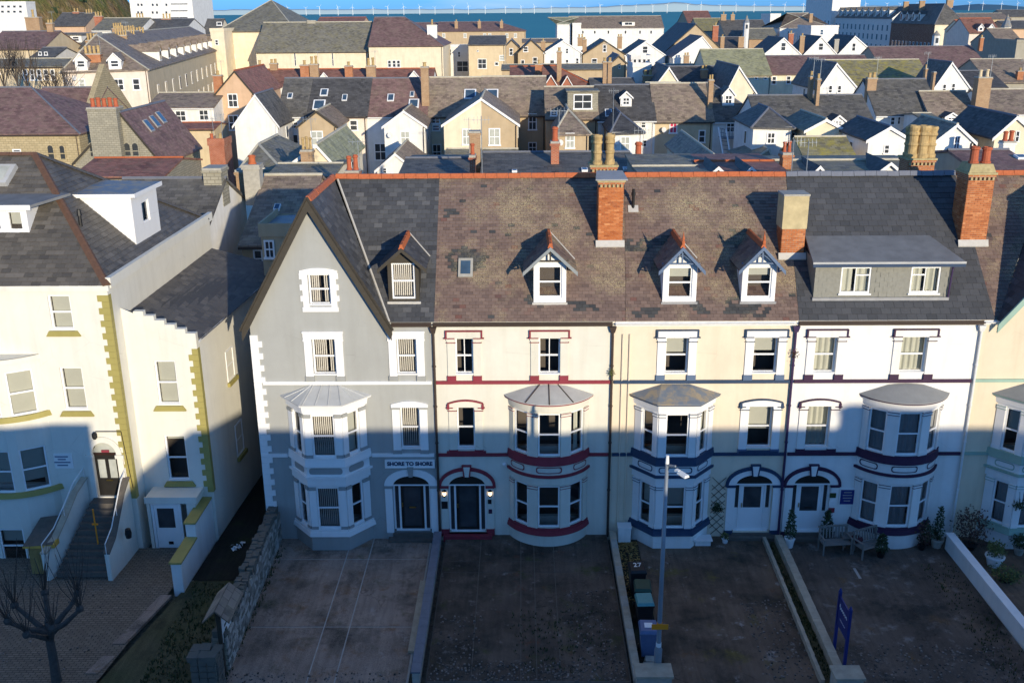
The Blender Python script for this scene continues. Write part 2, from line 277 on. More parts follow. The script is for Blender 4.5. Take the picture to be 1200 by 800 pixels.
def facade(mb, outline, holes, depth=.2, y=0, m=None, mrev=None):   # outline: convex polygon (x, z) ccw; holes: x0,x1,z0,z1
    xs = sorted({p[0] for p in outline} | {h[i] for h in holes for i in (0, 1)}); zs = sorted({p[1] for p in outline} | {h[i] for h in holes for i in (2, 3)})
    for x0, x1 in zip(xs, xs[1:]):
        for z0, z1 in zip(zs, zs[1:]):
            if x1-x0 < 1e-6 or z1-z0 < 1e-6: continue
            cx, cz = (x0+x1)/2, (z0+z1)/2
            if any(h[0] < cx < h[1] and h[2] < cz < h[3] for h in holes): continue
            p = cliphull([(x0, z0), (x1, z0), (x1, z1), (x0, z1)], outline)
            if len(p) > 2: mb.poly([(q[0], y, q[1]) for q in p], m)
    for x0, x1, z0, z1 in holes:
        d = depth; r = mrev or m
        mb.poly([(x0, y, z0), (x0, y, z1), (x0, y+d, z1), (x0, y+d, z0)], r); mb.poly([(x1, y, z1), (x1, y, z0), (x1, y+d, z0), (x1, y+d, z1)], r)
        mb.poly([(x0, y, z1), (x1, y, z1), (x1, y+d, z1), (x0, y+d, z1)], r); mb.poly([(x1, y, z0), (x0, y, z0), (x0, y+d, z0), (x1, y+d, z0)], r)
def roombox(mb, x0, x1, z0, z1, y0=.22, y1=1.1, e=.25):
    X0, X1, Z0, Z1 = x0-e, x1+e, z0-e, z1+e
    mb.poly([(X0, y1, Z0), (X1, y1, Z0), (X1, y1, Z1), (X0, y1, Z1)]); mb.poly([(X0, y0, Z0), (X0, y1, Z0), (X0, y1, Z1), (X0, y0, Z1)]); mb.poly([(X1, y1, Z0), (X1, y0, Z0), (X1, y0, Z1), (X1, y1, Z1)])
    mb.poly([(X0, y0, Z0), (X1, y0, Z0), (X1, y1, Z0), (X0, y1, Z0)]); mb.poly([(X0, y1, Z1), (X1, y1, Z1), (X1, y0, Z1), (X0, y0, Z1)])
# ------------------------------------------------------------------ windows
def sash(parent, mat, w, h, bars=0, dress=None, rec=.12, fm='upvc', name='window', mid=.5, t=.06, hbar=True):
    """window in the plane of matrix `mat` (x right, y into the wall, z up, origin at the lower left corner of the opening)"""
    mb = MB(fm); mb.M = mat; y = rec
    mb.box(0, t, y, y+.09, 0, h); mb.box(w-t, w, y, y+.09, 0, h); mb.box(t, w-t, y, y+.09, 0, t*1.1); mb.box(t, w-t, y, y+.09, h-t, h)
    zm = h*mid
    if hbar: mb.box(t, w-t, y+.012, y+.075, zm-.032, zm+.032)
    xs = [t]+[t+(w-2*t)*k/(bars+1) for k in range(1, bars+1)]+[w-t]
    for x in xs[1:-1]: mb.box(x-.016, x+.016, y+.02, y+.065, t*1.1, h-t)
    mb.box(-.02, w+.02, -.03, y, -.0, .045) if rec > .05 else None
    o = mb.build(name, parent)
    zz = [(t, zm-.03, y+.05), (zm+.03, h-t, y+.03)] if hbar else [(t, h-t, y+.04)]
    for z0, z1, yy in zz:
        for x0, x1 in zip(xs, xs[1:]):
            g = MB('glass'); g.M = mat; g.poly([(x0, yy, z0), (x1, yy, z0), (x1, yy, z1), (x0, yy, z1)]); g.build('pane', o)
    if dress: dressing(o, mat, w, h, t, y, dress)
    return o
def dressing(o, mat, w, h, t, y, dress):
    kind = dress[0]; mb = MB(); mb.M = mat; yb = y+.16
    if kind == 'blind':
        mb.cm = 'blind_strip'; n = max(3, int((w-2*t)/.072))
        for k in range(n):
            if dress[1:] and dress[1] < k/n < dress[2]: continue
            x = t+(w-2*t)*(k+.5)/n; a_ = random.uniform(.2, .6); hw = .019
            mb.poly([(x-hw, yb-a_*.03, .06), (x+hw, yb+a_*.03, .06), (x+hw, yb+a_*.03, h-.05), (x-hw, yb-a_*.03, h-.05)])
        mb.box(t, w-t, yb-.02, yb+.02, h-.09, h-.04)
        mb.build('vertical_blind', o)
    elif kind in ('curtain', 'net'):
        mb.cm = dress[1]; spans = dress[2]
        for x0, x1 in spans:
            X0, X1 = t+(w-2*t)*x0, t+(w-2*t)*x1; n = max(4, int((X1-X0)/.05)); ph = random.random()*6
            p = [(X0+(X1-X0)*k/n, yb+.035*math.sin(k*1.55+ph)+.012*math.sin(k*.6)) for k in range(n+1)]
            v = []; 
            for x, yy in p: v += [(x, yy, .05), (x, yy, h-.04)]
            mb.add(v, [(2*k, 2*k+2, 2*k+3, 2*k+1) for k in range(n)])
        mb.build('curtain', o)
    elif kind == 'roller':
        mb.cm = dress[2] if len(dress) > 2 else 'blind_roller'
        mb.box(t, w-t, yb, yb+.012, h*(1-dress[1]), h-.04); mb.tube((t, yb, h-.05), (w-t, yb, h-.05), .025, n=6); mb.build('roller_blind', o)
CUR = ('curtain', 'curtain', ((0, 1),)); CURG = ('curtain', 'curtain_grey', ((0, 1),)); DRAPE = ('curtain', 'curtain', ((0, .28), (.72, 1)))
# ------------------------------------------------------------------ chimneys
def pot(mb, x, y, z, h, r, m, style=0):
    if style == 0: mb.lathe([(r*1.12, 0), (r*1.12, h*.12), (r*.92, h*.14), (r*.86, h*.8), (r*1.12, h*.84), (r*1.12, h*.93), (r*.9, h*.95), (r*.9, h), (r*.72, h), (r*.7, h*.7)], (x, y, z), 12, m)
    else: mb.lathe([(r*1.2, 0), (r*1.25, h*.1), (r, h*.14), (r*.98, h*.36), (r*1.15, h*.39), (r*1.15, h*.44), (r*.98, h*.47), (r*.96, h*.68), (r*1.2, h*.72), (r*1.2, h*.78), (r, h*.81), (r*1.25, h*.94), (r*1.1, h), (r*.8, h), (r*.75, h*.6)], (x, y, z), 14, m)
# ------------------------------------------------------------------ the setting
def sheet(name, pts, mat, z, th=None, parent=None, kind='structure', **kw):
    mb = MB(mat); P_ = [(x, y, z) for x, y in pts]
    if th: mb.prism(P_, (0, 0, th))
    else: mb.poly(P_)
    o = mb.build(name, parent, **kw)
    if kind: o['kind'] = kind
    return o
sheet('ground', [(-900, -160), (900, -160), (900, 520), (-900, 520)], 'town_ground', -.30)
sheet('road', [(-120, -23.5), (120, -23.5), (120, -12.6), (-120, -12.6)], 'asphalt', -.27)
mb = MB('pavement'); mb.box(-120, 120, -12.6, -9.15, -.34, -.10); mb.build('pavement', kind='structure')
mb = MB('kerb_stone'); mb.box(-120, 120, -12.75, -12.603, -.34, -.095); mb.build('kerb', kind='structure')
mb = MB('pavement'); mb.box(-120, 120, -26, -23.5, -.34, -.13); mb.build('pavement', kind='structure')
mb = MB()
for k in range(24): x = -60+k*5; mb.box(x, x+2.2, -18.15, -18.03, -.269, -.262, 'trim_white')
mb.build('road_marking', kind='structure')
# ------------------------------------------------------------------ near terrace
HW, EZ, RZ, RY = 6.7, 8.73, 13.28, 4.8
SL = (RZ-EZ)/RY; LEN = math.hypot(RY, RZ-EZ)
def on_roof(x, s, h=0):                   # roof plane: x along, s metres up the slope from the eaves, h above it
    c_, n_ = RY/LEN, (RZ-EZ)/LEN
    return Vector((x, s*c_-h*n_, EZ+s*n_+h*c_))
def slates(parent, hull, mat, w, g, pos, seed, name='slates', tint=None, jit=.35):
    rn = random.Random(seed); mb = MB(mat); xs = [p[0] for p in hull]; ss = [p[1] for p in hull]
    s = min(ss); row = 0
    while s < max(ss):
        x = min(xs)-w*(row % 2)*.5-rn.random()*w*.12
        while x < max(xs):
            q = cliphull([(x+.004, s), (x+w-.004, s), (x+w-.004, s+g-.002), (x+.004, s+g-.002)], hull)
            if len(q) > 2:
                t = min(1, max(0, rn.gauss(.5, .22))) if tint is None else tint(x+w/2, s+g/2, rn)
                lo, hi = .016+rn.random()*.010*jit*2, .004; k = rn.uniform(-.004, .004)
                top = [pos(a_, b_, lo+(hi-lo)*(b_-s)/g+k*(a_-x)/w) for a_, b_ in q]; bot = [pos(a_, b_, -.01) for a_, b_ in q]; n = len(q)
                mb.add(top+bot, [list(range(n))]+[(i, n+i, n+(i+1) % n, (i+1) % n) for i in range(n)], None, t)
            x += w
        s += g; row += 1
    o = mb.build(name, parent); o['kind'] = 'stuff'; return o
RT = MB('terracotta'); RT.lathe([(.12, 0), (.12, .44)], n=8); 
def ridge_tiles(parent, p, q, m='terracotta', n=None, r=.13):
    p, q = Vector(p), Vector(q); d = q-p; n = n or max(1, round(d.length/.45)); step = d/n
    mb = MB(m); x = d.normalized(); up = Vector((0, 0, 1)); sd = x.cross(up).normalized(); up = sd.cross(x)
    pr = [(-r*1.25, -.09), (-r*.75, .01), (-.04, .085), (.04, .085), (r*.75, .01), (r*1.25, -.09)]; l = step.length
    v = [sd*a_+up*b_+x*e for e in (.006, l-.006) for a_, b_ in pr]; k = len(pr)
    mb.add(v, [(i, i+1, k+i+1, k+i) for i in range(k-1)]+[list(range(k))[::-1], list(range(k, 2*k))]); me = mb.mesh('ridge_tile')
    for i in range(n):
        o = link('ridge_tile', me, parent, p+step*i+Vector((0, 0, random.uniform(-.008, .008))))
        o.rotation_euler.z = random.uniform(-.012, .012)
def hood_flat(house, cx, w, wall, trim, jamb, blk, outline=True):
    mb = MB(jamb); h0, h1 = 6.56, 8.10; x0, x1 = cx-w/2, cx+w/2
    for s in (-1, 1):
        xa, xb = (x0-.29, x0-.003) if s < 0 else (x1+.003, x1+.29)
        mb.box(xa, xb, -.05, .01, 6.64, 8.02); mb.box(xa-.03, xb+.0, -.075, .01, 8.02, 8.098, jamb) if s < 0 else mb.box(xa, xb+.03, -.075, .01, 8.02, 8.098, jamb)
        mb.box(xa-.025, xb+.02, -.085, .01, 6.44, 6.64, blk)
        if outline: mb.box(xa-.03, xb+.03, -.082, -.01, 7.93, 7.955, trim)
    X0, X1 = x0-.31, x1+.31; mb.box(X0, X1, -.07, .01, 8.102, 8.37, jamb)
    if outline:
        mb.box(X0-.04, X1+.04, -.105, .01, 8.37, 8.415, trim); mb.box(X0-.04, X0+.02, -.1, .01, 8.13, 8.368, trim); mb.box(X1-.02, X1+.04, -.1, .01, 8.13, 8.368, trim)
        mb.box(X0-.1, X0+.3, -.103, .01, 8.10, 8.132, trim); mb.box(X1-.3, X1+.1, -.103, .01, 8.10, 8.132, trim)
    else: mb.box(X0-.02, X1+.02, -.09, .01, 8.33, 8.40, jamb)
    mb.build('window_surround', house)
def hood_arch(house, cx, w, wall, trim, jamb, blk, outline=True):
    mb = MB(jamb); x0, x1 = cx-w/2, cx+w/2
    for s in (-1, 1):
        xa, xb = (x0-.3, x0-.003) if s < 0 else (x1+.003, x1+.3)
        mb.box(xa, xb, -.05, .01, 3.62, 5.30); mb.box(xa-.02, xb+.02, -.075, .01, 5.30, 5.372, blk if not outline else jamb); mb.box(xa-.025, xb+.02, -.08, .01, 3.47, 3.62, blk)
        if outline: mb.box(xa-.03, xb+.03, -.082, -.01, 5.22, 5.245, trim)
    hw = w/2+.33; n = 10
    top = [(cx+hw*(1-2*k/n), 5.50+.13*(1-(1-2*k/n)**2)) for k in range(n+1)]
    mb.prism([(cx-hw, -.07, 5.376), (cx+hw, -.07, 5.376)]+[(x, -.07, z) for x, z in top], (0, -.08, 0), jamb)
    if outline:
        for (xa, za), (xb, zb) in zip(top, top[1:]): mb.prism([(xa, -.1, za), (xa, -.1, za+.05), (xb, -.1, zb+.05), (xb, -.1, zb)], (0, -.1, 0), trim)
        for s in (-1, 1): xa = cx+s*(hw-.02); mb.box(xa-.045, xa+.045, -.103, .01, 5.30, 5.50, trim); mb.box(xa-.08-(.1 if s > 0 else .0), xa+.08+(.1 if s < 0 else 0), -.1, .01, 5.345, 5.374, trim)
    mb.build('window_surround', house)
def ellip(cx, rx, rz, z0, n=20): return [(cx+rx*math.cos(math.pi*k/n), z0+rz*math.sin(math.pi*k/n)) for k in range(n+1)]
def doorway(house, cx, wall, trim, jamb, blk, door, zb=.08, gf=-.2):
    """arched surround, fanlight, frame with side lights and the door leaf; the opening is cx+-.74, zb..2.12"""
    mb = MB(jamb)
    for s in (-1, 1):
        xa, xb = sorted((cx+s*.745, cx+s*1.03)); mb.box(xa, xb, -.055, .01, gf, 2.0); mb.box(xa-.03, xb+.03, -.09, .01, 2.0, 2.10, blk); mb.box(xa-.02, xb+.02, -.08, .01, gf, gf+.28, blk if blk != jamb else jamb)
    o_, i_ = ellip(cx, 1.05, .70, 2.103), ellip(cx, .70, .42, 2.103)
    for k in range(20):
        mb.prism([(i_[k][0], -.06, i_[k][1]), (o_[k][0], -.06, o_[k][1]), (o_[k+1][0], -.06, o_[k+1][1]), (i_[k+1][0], -.06, i_[k+1][1])], (0, -.06, 0), jamb)
    o2 = ellip(cx, 1.11, .77, 2.103)
    if trim != jamb:
        o3 = ellip(cx, 1.0, .64, 2.103)
        for k in range(20): mb.prism([(o3[k][0], -.09, o3[k][1]), (o2[k][0], -.09, o2[k][1]), (o2[k+1][0], -.09, o2[k+1][1]), (o3[k+1][0], -.09, o3[k+1][1])], (0, -.09, 0), trim)
        mb.box(cx-1.11, cx-1.0, -.094, .01, 2.03, 2.12, trim); mb.box(cx+1.0, cx+1.11, -.094, .01, 2.03, 2.12, trim)
    mb.prism([(cx-.075, -.12, 2.5), (cx+.075, -.12, 2.5), (cx+.13, -.12, 2.93), (cx-.13, -.12, 2.93)], (0, -.12, 0), jamb if trim != jamb else blk)
    if trim != jamb:
        mb.box(cx-.19, cx+.19, -.14, .01, 2.932, 2.975, trim); mb.prism([(cx-.125, -.13, 2.5), (cx-.08, -.13, 2.5), (cx-.135, -.13, 2.93), (cx-.175, -.13, 2.93)], (0, -.13, 0), trim); mb.prism([(cx+.08, -.13, 2.5), (cx+.125, -.13, 2.5), (cx+.175, -.13, 2.93), (cx+.135, -.13, 2.93)], (0, -.13, 0), trim)
    mb.build('door_surround', house)
    g = MB('door_dark'); g.poly([(x, -.006, z) for x, z in ellip(cx, .70, .42, 2.105)], 'door_dark'); f = g.build('fanlight', house)
    g = MB('upvc'); g.box(cx-.70, cx+.70, -.05, -.008, 2.108, 2.15); g.build('transom', f)
    dk, leafm, fr = door['glass'], door['leaf'], door.get('frame', 'upvc')
    y = .14; fb = MB(fr); H = 2.12
    fb.box(cx-.74, cx-.67, y, y+.1, zb, H); fb.box(cx+.67, cx+.74, y, y+.1, zb, H); fb.box(cx-.67, cx+.67, y, y+.1, H-.08, H)
    lw = .45; fb.box(cx-lw-.075, cx-lw, y+.005, y+.095, zb, H-.08); fb.box(cx+lw, cx+lw+.075, y+.005, y+.095, zb, H-.08); fb.box(cx-.67, cx+.67, y-.04, y+.08, zb-.05, zb+.012)
    d = fb.build('front_door', house)
    low = door.get('panel', 0)
    for s in (-1, 1):
        xa, xb = sorted((cx+s*(lw+.075), cx+s*.67)); z0 = zb+.02
        if low: q = MB(fr); q.box(xa, xb, y+.03, y+.07, z0, zb+low); q.build('side_panel', d); z0 = zb+low
        q = MB(dk); q.poly([(xa, y+.05, z0), (xb, y+.05, z0), (xb, y+.05, H-.08), (xa, y+.05, H-.08)]); q.build('side_light', d)
    l = MB(leafm); xa, xb = cx-lw+.006, cx+lw-.006; st = .10
    l.box(xa, xa+st, y+.02, y+.07, zb+.015, H-.085); l.box(xb-st, xb, y+.02, y+.07, zb+.015, H-.085); l.box(xa+st, xb-st, y+.02, y+.07, zb+.015, zb+max(low, .12)); l.box(xa+st, xb-st, y+.02, y+.07, H-.085-st, H-.085)
    l.build('door_leaf', d)
    q = MB(dk); q.poly([(xa+st, y+.045, zb+max(low, .12)), (xb-st, y+.045, zb+max(low, .12)), (xb-st, y+.045, H-.085-st), (xa+st, y+.045, H-.085-st)]); q.build('door_glass', d)
    q = MB('brass'); q.tube((cx-lw+.06, y-.03, zb+1.0), (cx-lw+.06, y-.03, zb+1.14), .012); q.box(cx-lw+.045, cx-lw+.075, y-.02, y+.02, zb+.98, zb+1.16); q.build('door_handle', d)
    if door.get('letterbox', 1): q = MB('brass' if leafm != 'upvc' else 'black'); q.box(cx-.13, cx+.13, y-.005, y+.02, zb+.93, zb+.98) ; q.build('letterbox', d)
    if door.get('step'): q = MB('step_stone'); q.box(cx-.95, cx+.95, -.38, .0, gf-.1, gf+.12, door['step']); q.box(cx-.78, cx+.78, -.14, .0, gf+.12, zb-.052, door['step']); q.build('doorstep', house)
class Plan:                               # outline of a bay on the ground: points from left to right as seen from the street
    def __init__(s, pts): s.p = [Vector((x, y)) for x, y in pts]; s.n = len(pts); s.L = [0]
    def init(s):
        for a_, b_ in zip(s.p, s.p[1:]): s.L.append(s.L[-1]+(b_-a_).length)
    def nrm(s, i): d = (s.p[i+1]-s.p[i]).normalized(); return Vector((d.y, -d.x))
    def off(s, o, yend=0):
        if abs(o) < 1e-9: return [Vector(p) for p in s.p]
        r = []
        for i in range(s.n):
            if i == 0: n = s.nrm(0); p = s.p[0]+n*o; d = s.p[1]-s.p[0]; k = (yend-p.y)/d.y if abs(d.y) > 1e-6 else 0; r.append(p+d*k)
            elif i == s.n-1: n = s.nrm(i-1); p = s.p[i]+n*o; d = s.p[i]-s.p[i-1]; k = (yend-p.y)/d.y if abs(d.y) > 1e-6 else 0; r.append(p+d*k)
            else: a_, b_ = s.nrm(i-1), s.nrm(i); m_ = (a_+b_).normalized(); r.append(s.p[i]+m_*(o/max(.3, m_.dot(a_))))
        return r
    def at(s, d, o=0):
        for i in range(s.n-1):
            if d <= s.L[i+1] or i == s.n-2:
                k = (d-s.L[i])/(s.L[i+1]-s.L[i]); p = s.p[i]+(s.p[i+1]-s.p[i])*k; return p+s.nrm(i)*o
def band(mb, plan, o0, o1, z0, z1, m=None, o1b=None):
    a_ = plan.off(o0); b_ = plan.off(o1); c_ = plan.off(o1b) if o1b is not None else b_; n = plan.n
    for i in range(n-1):
        A0, A1, B0, B1, C0, C1 = a_[i], a_[i+1], b_[i], b_[i+1], c_[i], c_[i+1]
        mb.add([(B0.x, B0.y, z0), (B1.x, B1.y, z0), (C1.x, C1.y, z1), (C0.x, C0.y, z1), (A0.x, A0.y, z1), (A1.x, A1.y, z1), (A0.x, A0.y, z0), (A1.x, A1.y, z0)], [(0, 1, 2, 3), (3, 2, 5, 4), (6, 7, 1, 0)], m)
def bay(house, cx, kind, c):
    """two-storey bay; c: colours and dressings"""
    D, hw = .88, 1.45; gz = c['gz']
    if kind == 'cant':
        P4 = [(cx-hw, 0), (cx-.70, -D), (cx+.70, -D), (cx+hw, 0)]; segs = []; pl = [P4[0]]
        for (a_, b_), (f0, f1) in zip(zip(P4, P4[1:]), ((.30, .78), (.19, .81), (.22, .70))):
            a_, b_ = Vector(a_), Vector(b_); pl += [tuple(a_+(b_-a_)*f0), tuple(a_+(b_-a_)*f1), tuple(b_)]; segs += [0, 1, 0]
        wallp = Plan(pl); smooth = Plan(P4)
    else:
        Rr = (hw*hw+D*D)/(2*D); am = math.asin(hw/Rr); cy = Rr-D
        A = lambda t: (cx+Rr*math.sin(t), cy-Rr*math.cos(t))
        ds = [-am, -am*.84, -am*.47, -am*.235, am*.235, am*.47, am*.84, am]; wallp = Plan([A(t) for t in ds]); segs = [0, 1, 0, 1, 0, 1, 0]
        smooth = Plan([A(-am+2*am*k/28) for k in range(29)])
    wallp.init(); smooth.init(); pp = wallp.p
    WZ = ((.72, 2.46), (3.72, 5.42))
    mb = MB(c['wall']); wins = []
    for i, wn in enumerate(segs):
        a_, b_ = pp[i], pp[i+1]; U = (b_-a_); w = U.length; Mx = frame((a_.x, a_.y, 0), (U.x, U.y, 0), (wallp.nrm(i).x, wallp.nrm(i).y, 0))
        mb.M = Mx; facade(mb, [(0, gz-.3), (w, gz-.3), (w, 5.9), (0, 5.9)], [(0.001, w-.001, z0, z1) for z0, z1 in WZ] if wn else [], .14, 0, c['wall'])
        if wn: wins.append((Mx, w))
        else: mb.poly([(0, .14, .6), (0, .14, 5.6), (w, .14, 5.6), (w, .14, .6)], 'room')
    mb.M = None; wall = mb.build('bay_wall', house)
    for fl, (z0, z1) in enumerate(WZ):
        for k, (Mx, w) in enumerate(wins):
            sash(house, Mx @ Matrix.Translation((.004, 0, z0+.002)), w-.008, z1-z0-.004, c.get('bars', 0), c['dress'][fl][k], .03, t=.055)
    for i, wn in enumerate(segs):                      # pilasters with caps and bases
        if wn: continue
        a_, b_ = pp[i], pp[i+1]; U = b_-a_; w = U.length; Mx = frame((a_.x, a_.y, 0), (U.x, U.y, 0), (wallp.nrm(i).x, wallp.nrm(i).y, 0))
        e0, e1 = .012, w-.012
        for z0, z1 in WZ:
            q = MB(c['jamb']); q.M = Mx; q.box(e0, e1, -.045, -.002, z0+.1, z1-.10); q.box(e0-.01, e1+.01, -.07, -.002, z1-.10, z1+.02, c['cap']); q.box(e0-.008, e1+.008, -.06, -.002, z0-.04, z0+.1, c['blk'])
            if c['line'] != c['jamb']: q.box(e0-.016, e1+.016, -.075, -.002, z1-.125, z1-.10, c['line']); q.box(e0-.016, e1+.016, -.08, -.002, z1-.02, z1+.004, c['line'])
            q.build('pilaster', house)
    s_ = MB(c['sill'])                                  # string courses, cornices, sills, panels
    band(s_, smooth, .0, .13, 3.36, 3.60, c['sill'], .10); band(s_, smooth, 0, .10, 3.60, 3.69, c['sill'])
    s_.build('bay_sill', house)
    s_ = MB(c['sill']); band(s_, smooth, .0, .14, .42, .60, c['sill2'], .11); band(s_, smooth, 0, .09, .60, .70, c['sill2']); s_.build('bay_sill', house)
    s_ = MB(c['jamb']); band(s_, smooth, 0, .055, 2.56, 2.86, c['fascia']); band(s_, smooth, 0, .13, 2.86, 2.955, c['cornice']); band(s_, smooth, 0, .045, 2.955, 3.36, c['band'])
    s_.build('bay_cornice', house)
    s_ = MB(c['jamb']); band(s_, smooth, 0, .06, 5.52, 5.80, c['fascia'], .10); band(s_, smooth, 0, .19, 5.80, 5.875, c['eave'], .21); s_.build('bay_cornice', house)
    s_ = MB(c['skirt']); band(s_, smooth, 0, .05, gz-.25, .42, c['skirt']); s_.build('bay_plinth', house)
    # panels between the storeys
    T = smooth.L[-1]
    spans = [(.035, .235), (.365, .635), (.765, .965)] if kind == 'bow' else [(.05, .29), (.40, .60), (.71, .95)]
    if kind == 'cant': l1 = smooth.L[1]/T; spans = [(l1*.22, l1*.86), (.5-.17, .5+.17), (1-l1*.86, 1-l1*.22)]
    for s0, s1 in spans:
        s0 *= T; s1 *= T; z0, z1 = 3.03, 3.29; ch = .09; pn = MB(c['panel'])
        def loop(e):
            A0, A1, Z0, Z1 = s0+e, s1-e, z0+e, z1-e; pts = []
            nseg = 8
            pts += [(A0+ch+(A1-A0-2*ch)*k/nseg, Z0) for k in range(nseg+1)]+[(A1-ch*.3, Z0+ch*.3), (A1, Z0+ch), (A1, Z1-ch), (A1-ch*.3, Z1-ch*.3)]
            pts += [(A1-ch-(A1-A0-2*ch)*k/nseg, Z1) for k in range(nseg+1)]+[(A0+ch*.3, Z1-ch*.3), (A0, Z1-ch), (A0, Z0+ch), (A0+ch*.3, Z0+ch*.3)]
            return pts
        def P3(q, o): p = smooth.at(q[0], o); return (p.x, p.y, q[1])
        if c['panelfill']:
            lp = loop(0); n = len(lp); h = n//2
            front = [P3(q, .058) for q in lp]; ctr = 9
            for k in range(8): pn.poly([front[k], front[k+1], front[13+7-k], front[13+8-k]])
            pn.poly([front[8], front[9], front[10], front[11], front[12], front[13]]); pn.poly([front[21], front[22], front[23], front[24], front[25 % n], front[0]]) if n > 25 else pn.poly([front[k] for k in list(range(21, n))+[0]])
        else:
            a_, b_ = loop(0), loop(.035); n = len(a_)
            for k in range(n): pn.poly([P3(a_[k], .062), P3(a_[(k+1) % n], .062), P3(b_[(k+1) % n], .062), P3(b_[k], .062)])
        pn.build('bay_panel', house)
    # roof
    rp = smooth.off(.21); rb = MB(c['roofm']); n = len(rp); TZ, TH = 6.27, .52
    low = [Vector((p.x, p.y, 5.88)) for p in rp]; x0, x1 = rp[0].x, rp[-1].x
    if kind == 'cant': top = [Vector((cx-TH, -.003, TZ)), Vector((cx-TH, -.003, TZ)), Vector((cx+TH, -.003, TZ)), Vector((cx+TH, -.003, TZ))]
    else: top = [Vector((cx+TH*1.25*(2*(p.x-x0)/(x1-x0)-1), -.003, TZ-.04*(2*(p.x-x0)/(x1-x0)-1)**2)) for p in rp]
    for i in range(n-1):
        if (top[i]-top[i+1]).length < 1e-4: rb.poly([low[i], low[i+1], top[i]])
        else: rb.poly([low[i], low[i+1], top[i+1], top[i]])
        rb.poly([low[i]-Vector((0, 0, .03)), low[i+1]-Vector((0, 0, .03)), low[i+1], low[i]])
    ro = rb.build('bay_roof', house)
    def rpt(f, g):                                      # point on the roof: f along the eave, g up
        k = f*(n-1); i = min(n-2, int(k)); k -= i; l_ = low[i].lerp(low[i+1], k); t_ = top[i].lerp(top[i+1], k); return l_.lerp(t_, g)
    for f in c.get('seams', ()):
        q = MB(c.get('seamm', 'zinc')); q.tube(rpt(f, .0)+Vector((0, 0, .012)), rpt(f, .99)+Vector((0, 0, .012)), .022, n=6); q.build('roof_seam', ro)
def windowwall(house, outline, holes, m, depth=.2, back=9.6, name='wall', sides=True):
    mb = MB(m); facade(mb, outline, holes, depth, 0, m)
    if sides:
        xs = [p[0] for p in outline]; x0, x1, z0 = min(xs)+.002, max(xs)-.002, min(p[1] for p in outline)
        mb.poly([(x0, back, z0), (x0, 0, z0), (x0, 0, EZ), (x0, RY, RZ-.15), (x0, back, EZ)]); mb.poly([(x1, 0, z0), (x1, back, z0), (x1, back, EZ), (x1, RY, RZ-.15), (x1, 0, EZ)]); mb.poly([(x1, back, z0), (x0, back, z0), (x0, back, EZ), (x1, back, EZ)])
    w = mb.build(name, house)
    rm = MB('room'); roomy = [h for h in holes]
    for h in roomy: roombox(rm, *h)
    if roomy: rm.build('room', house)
    return w
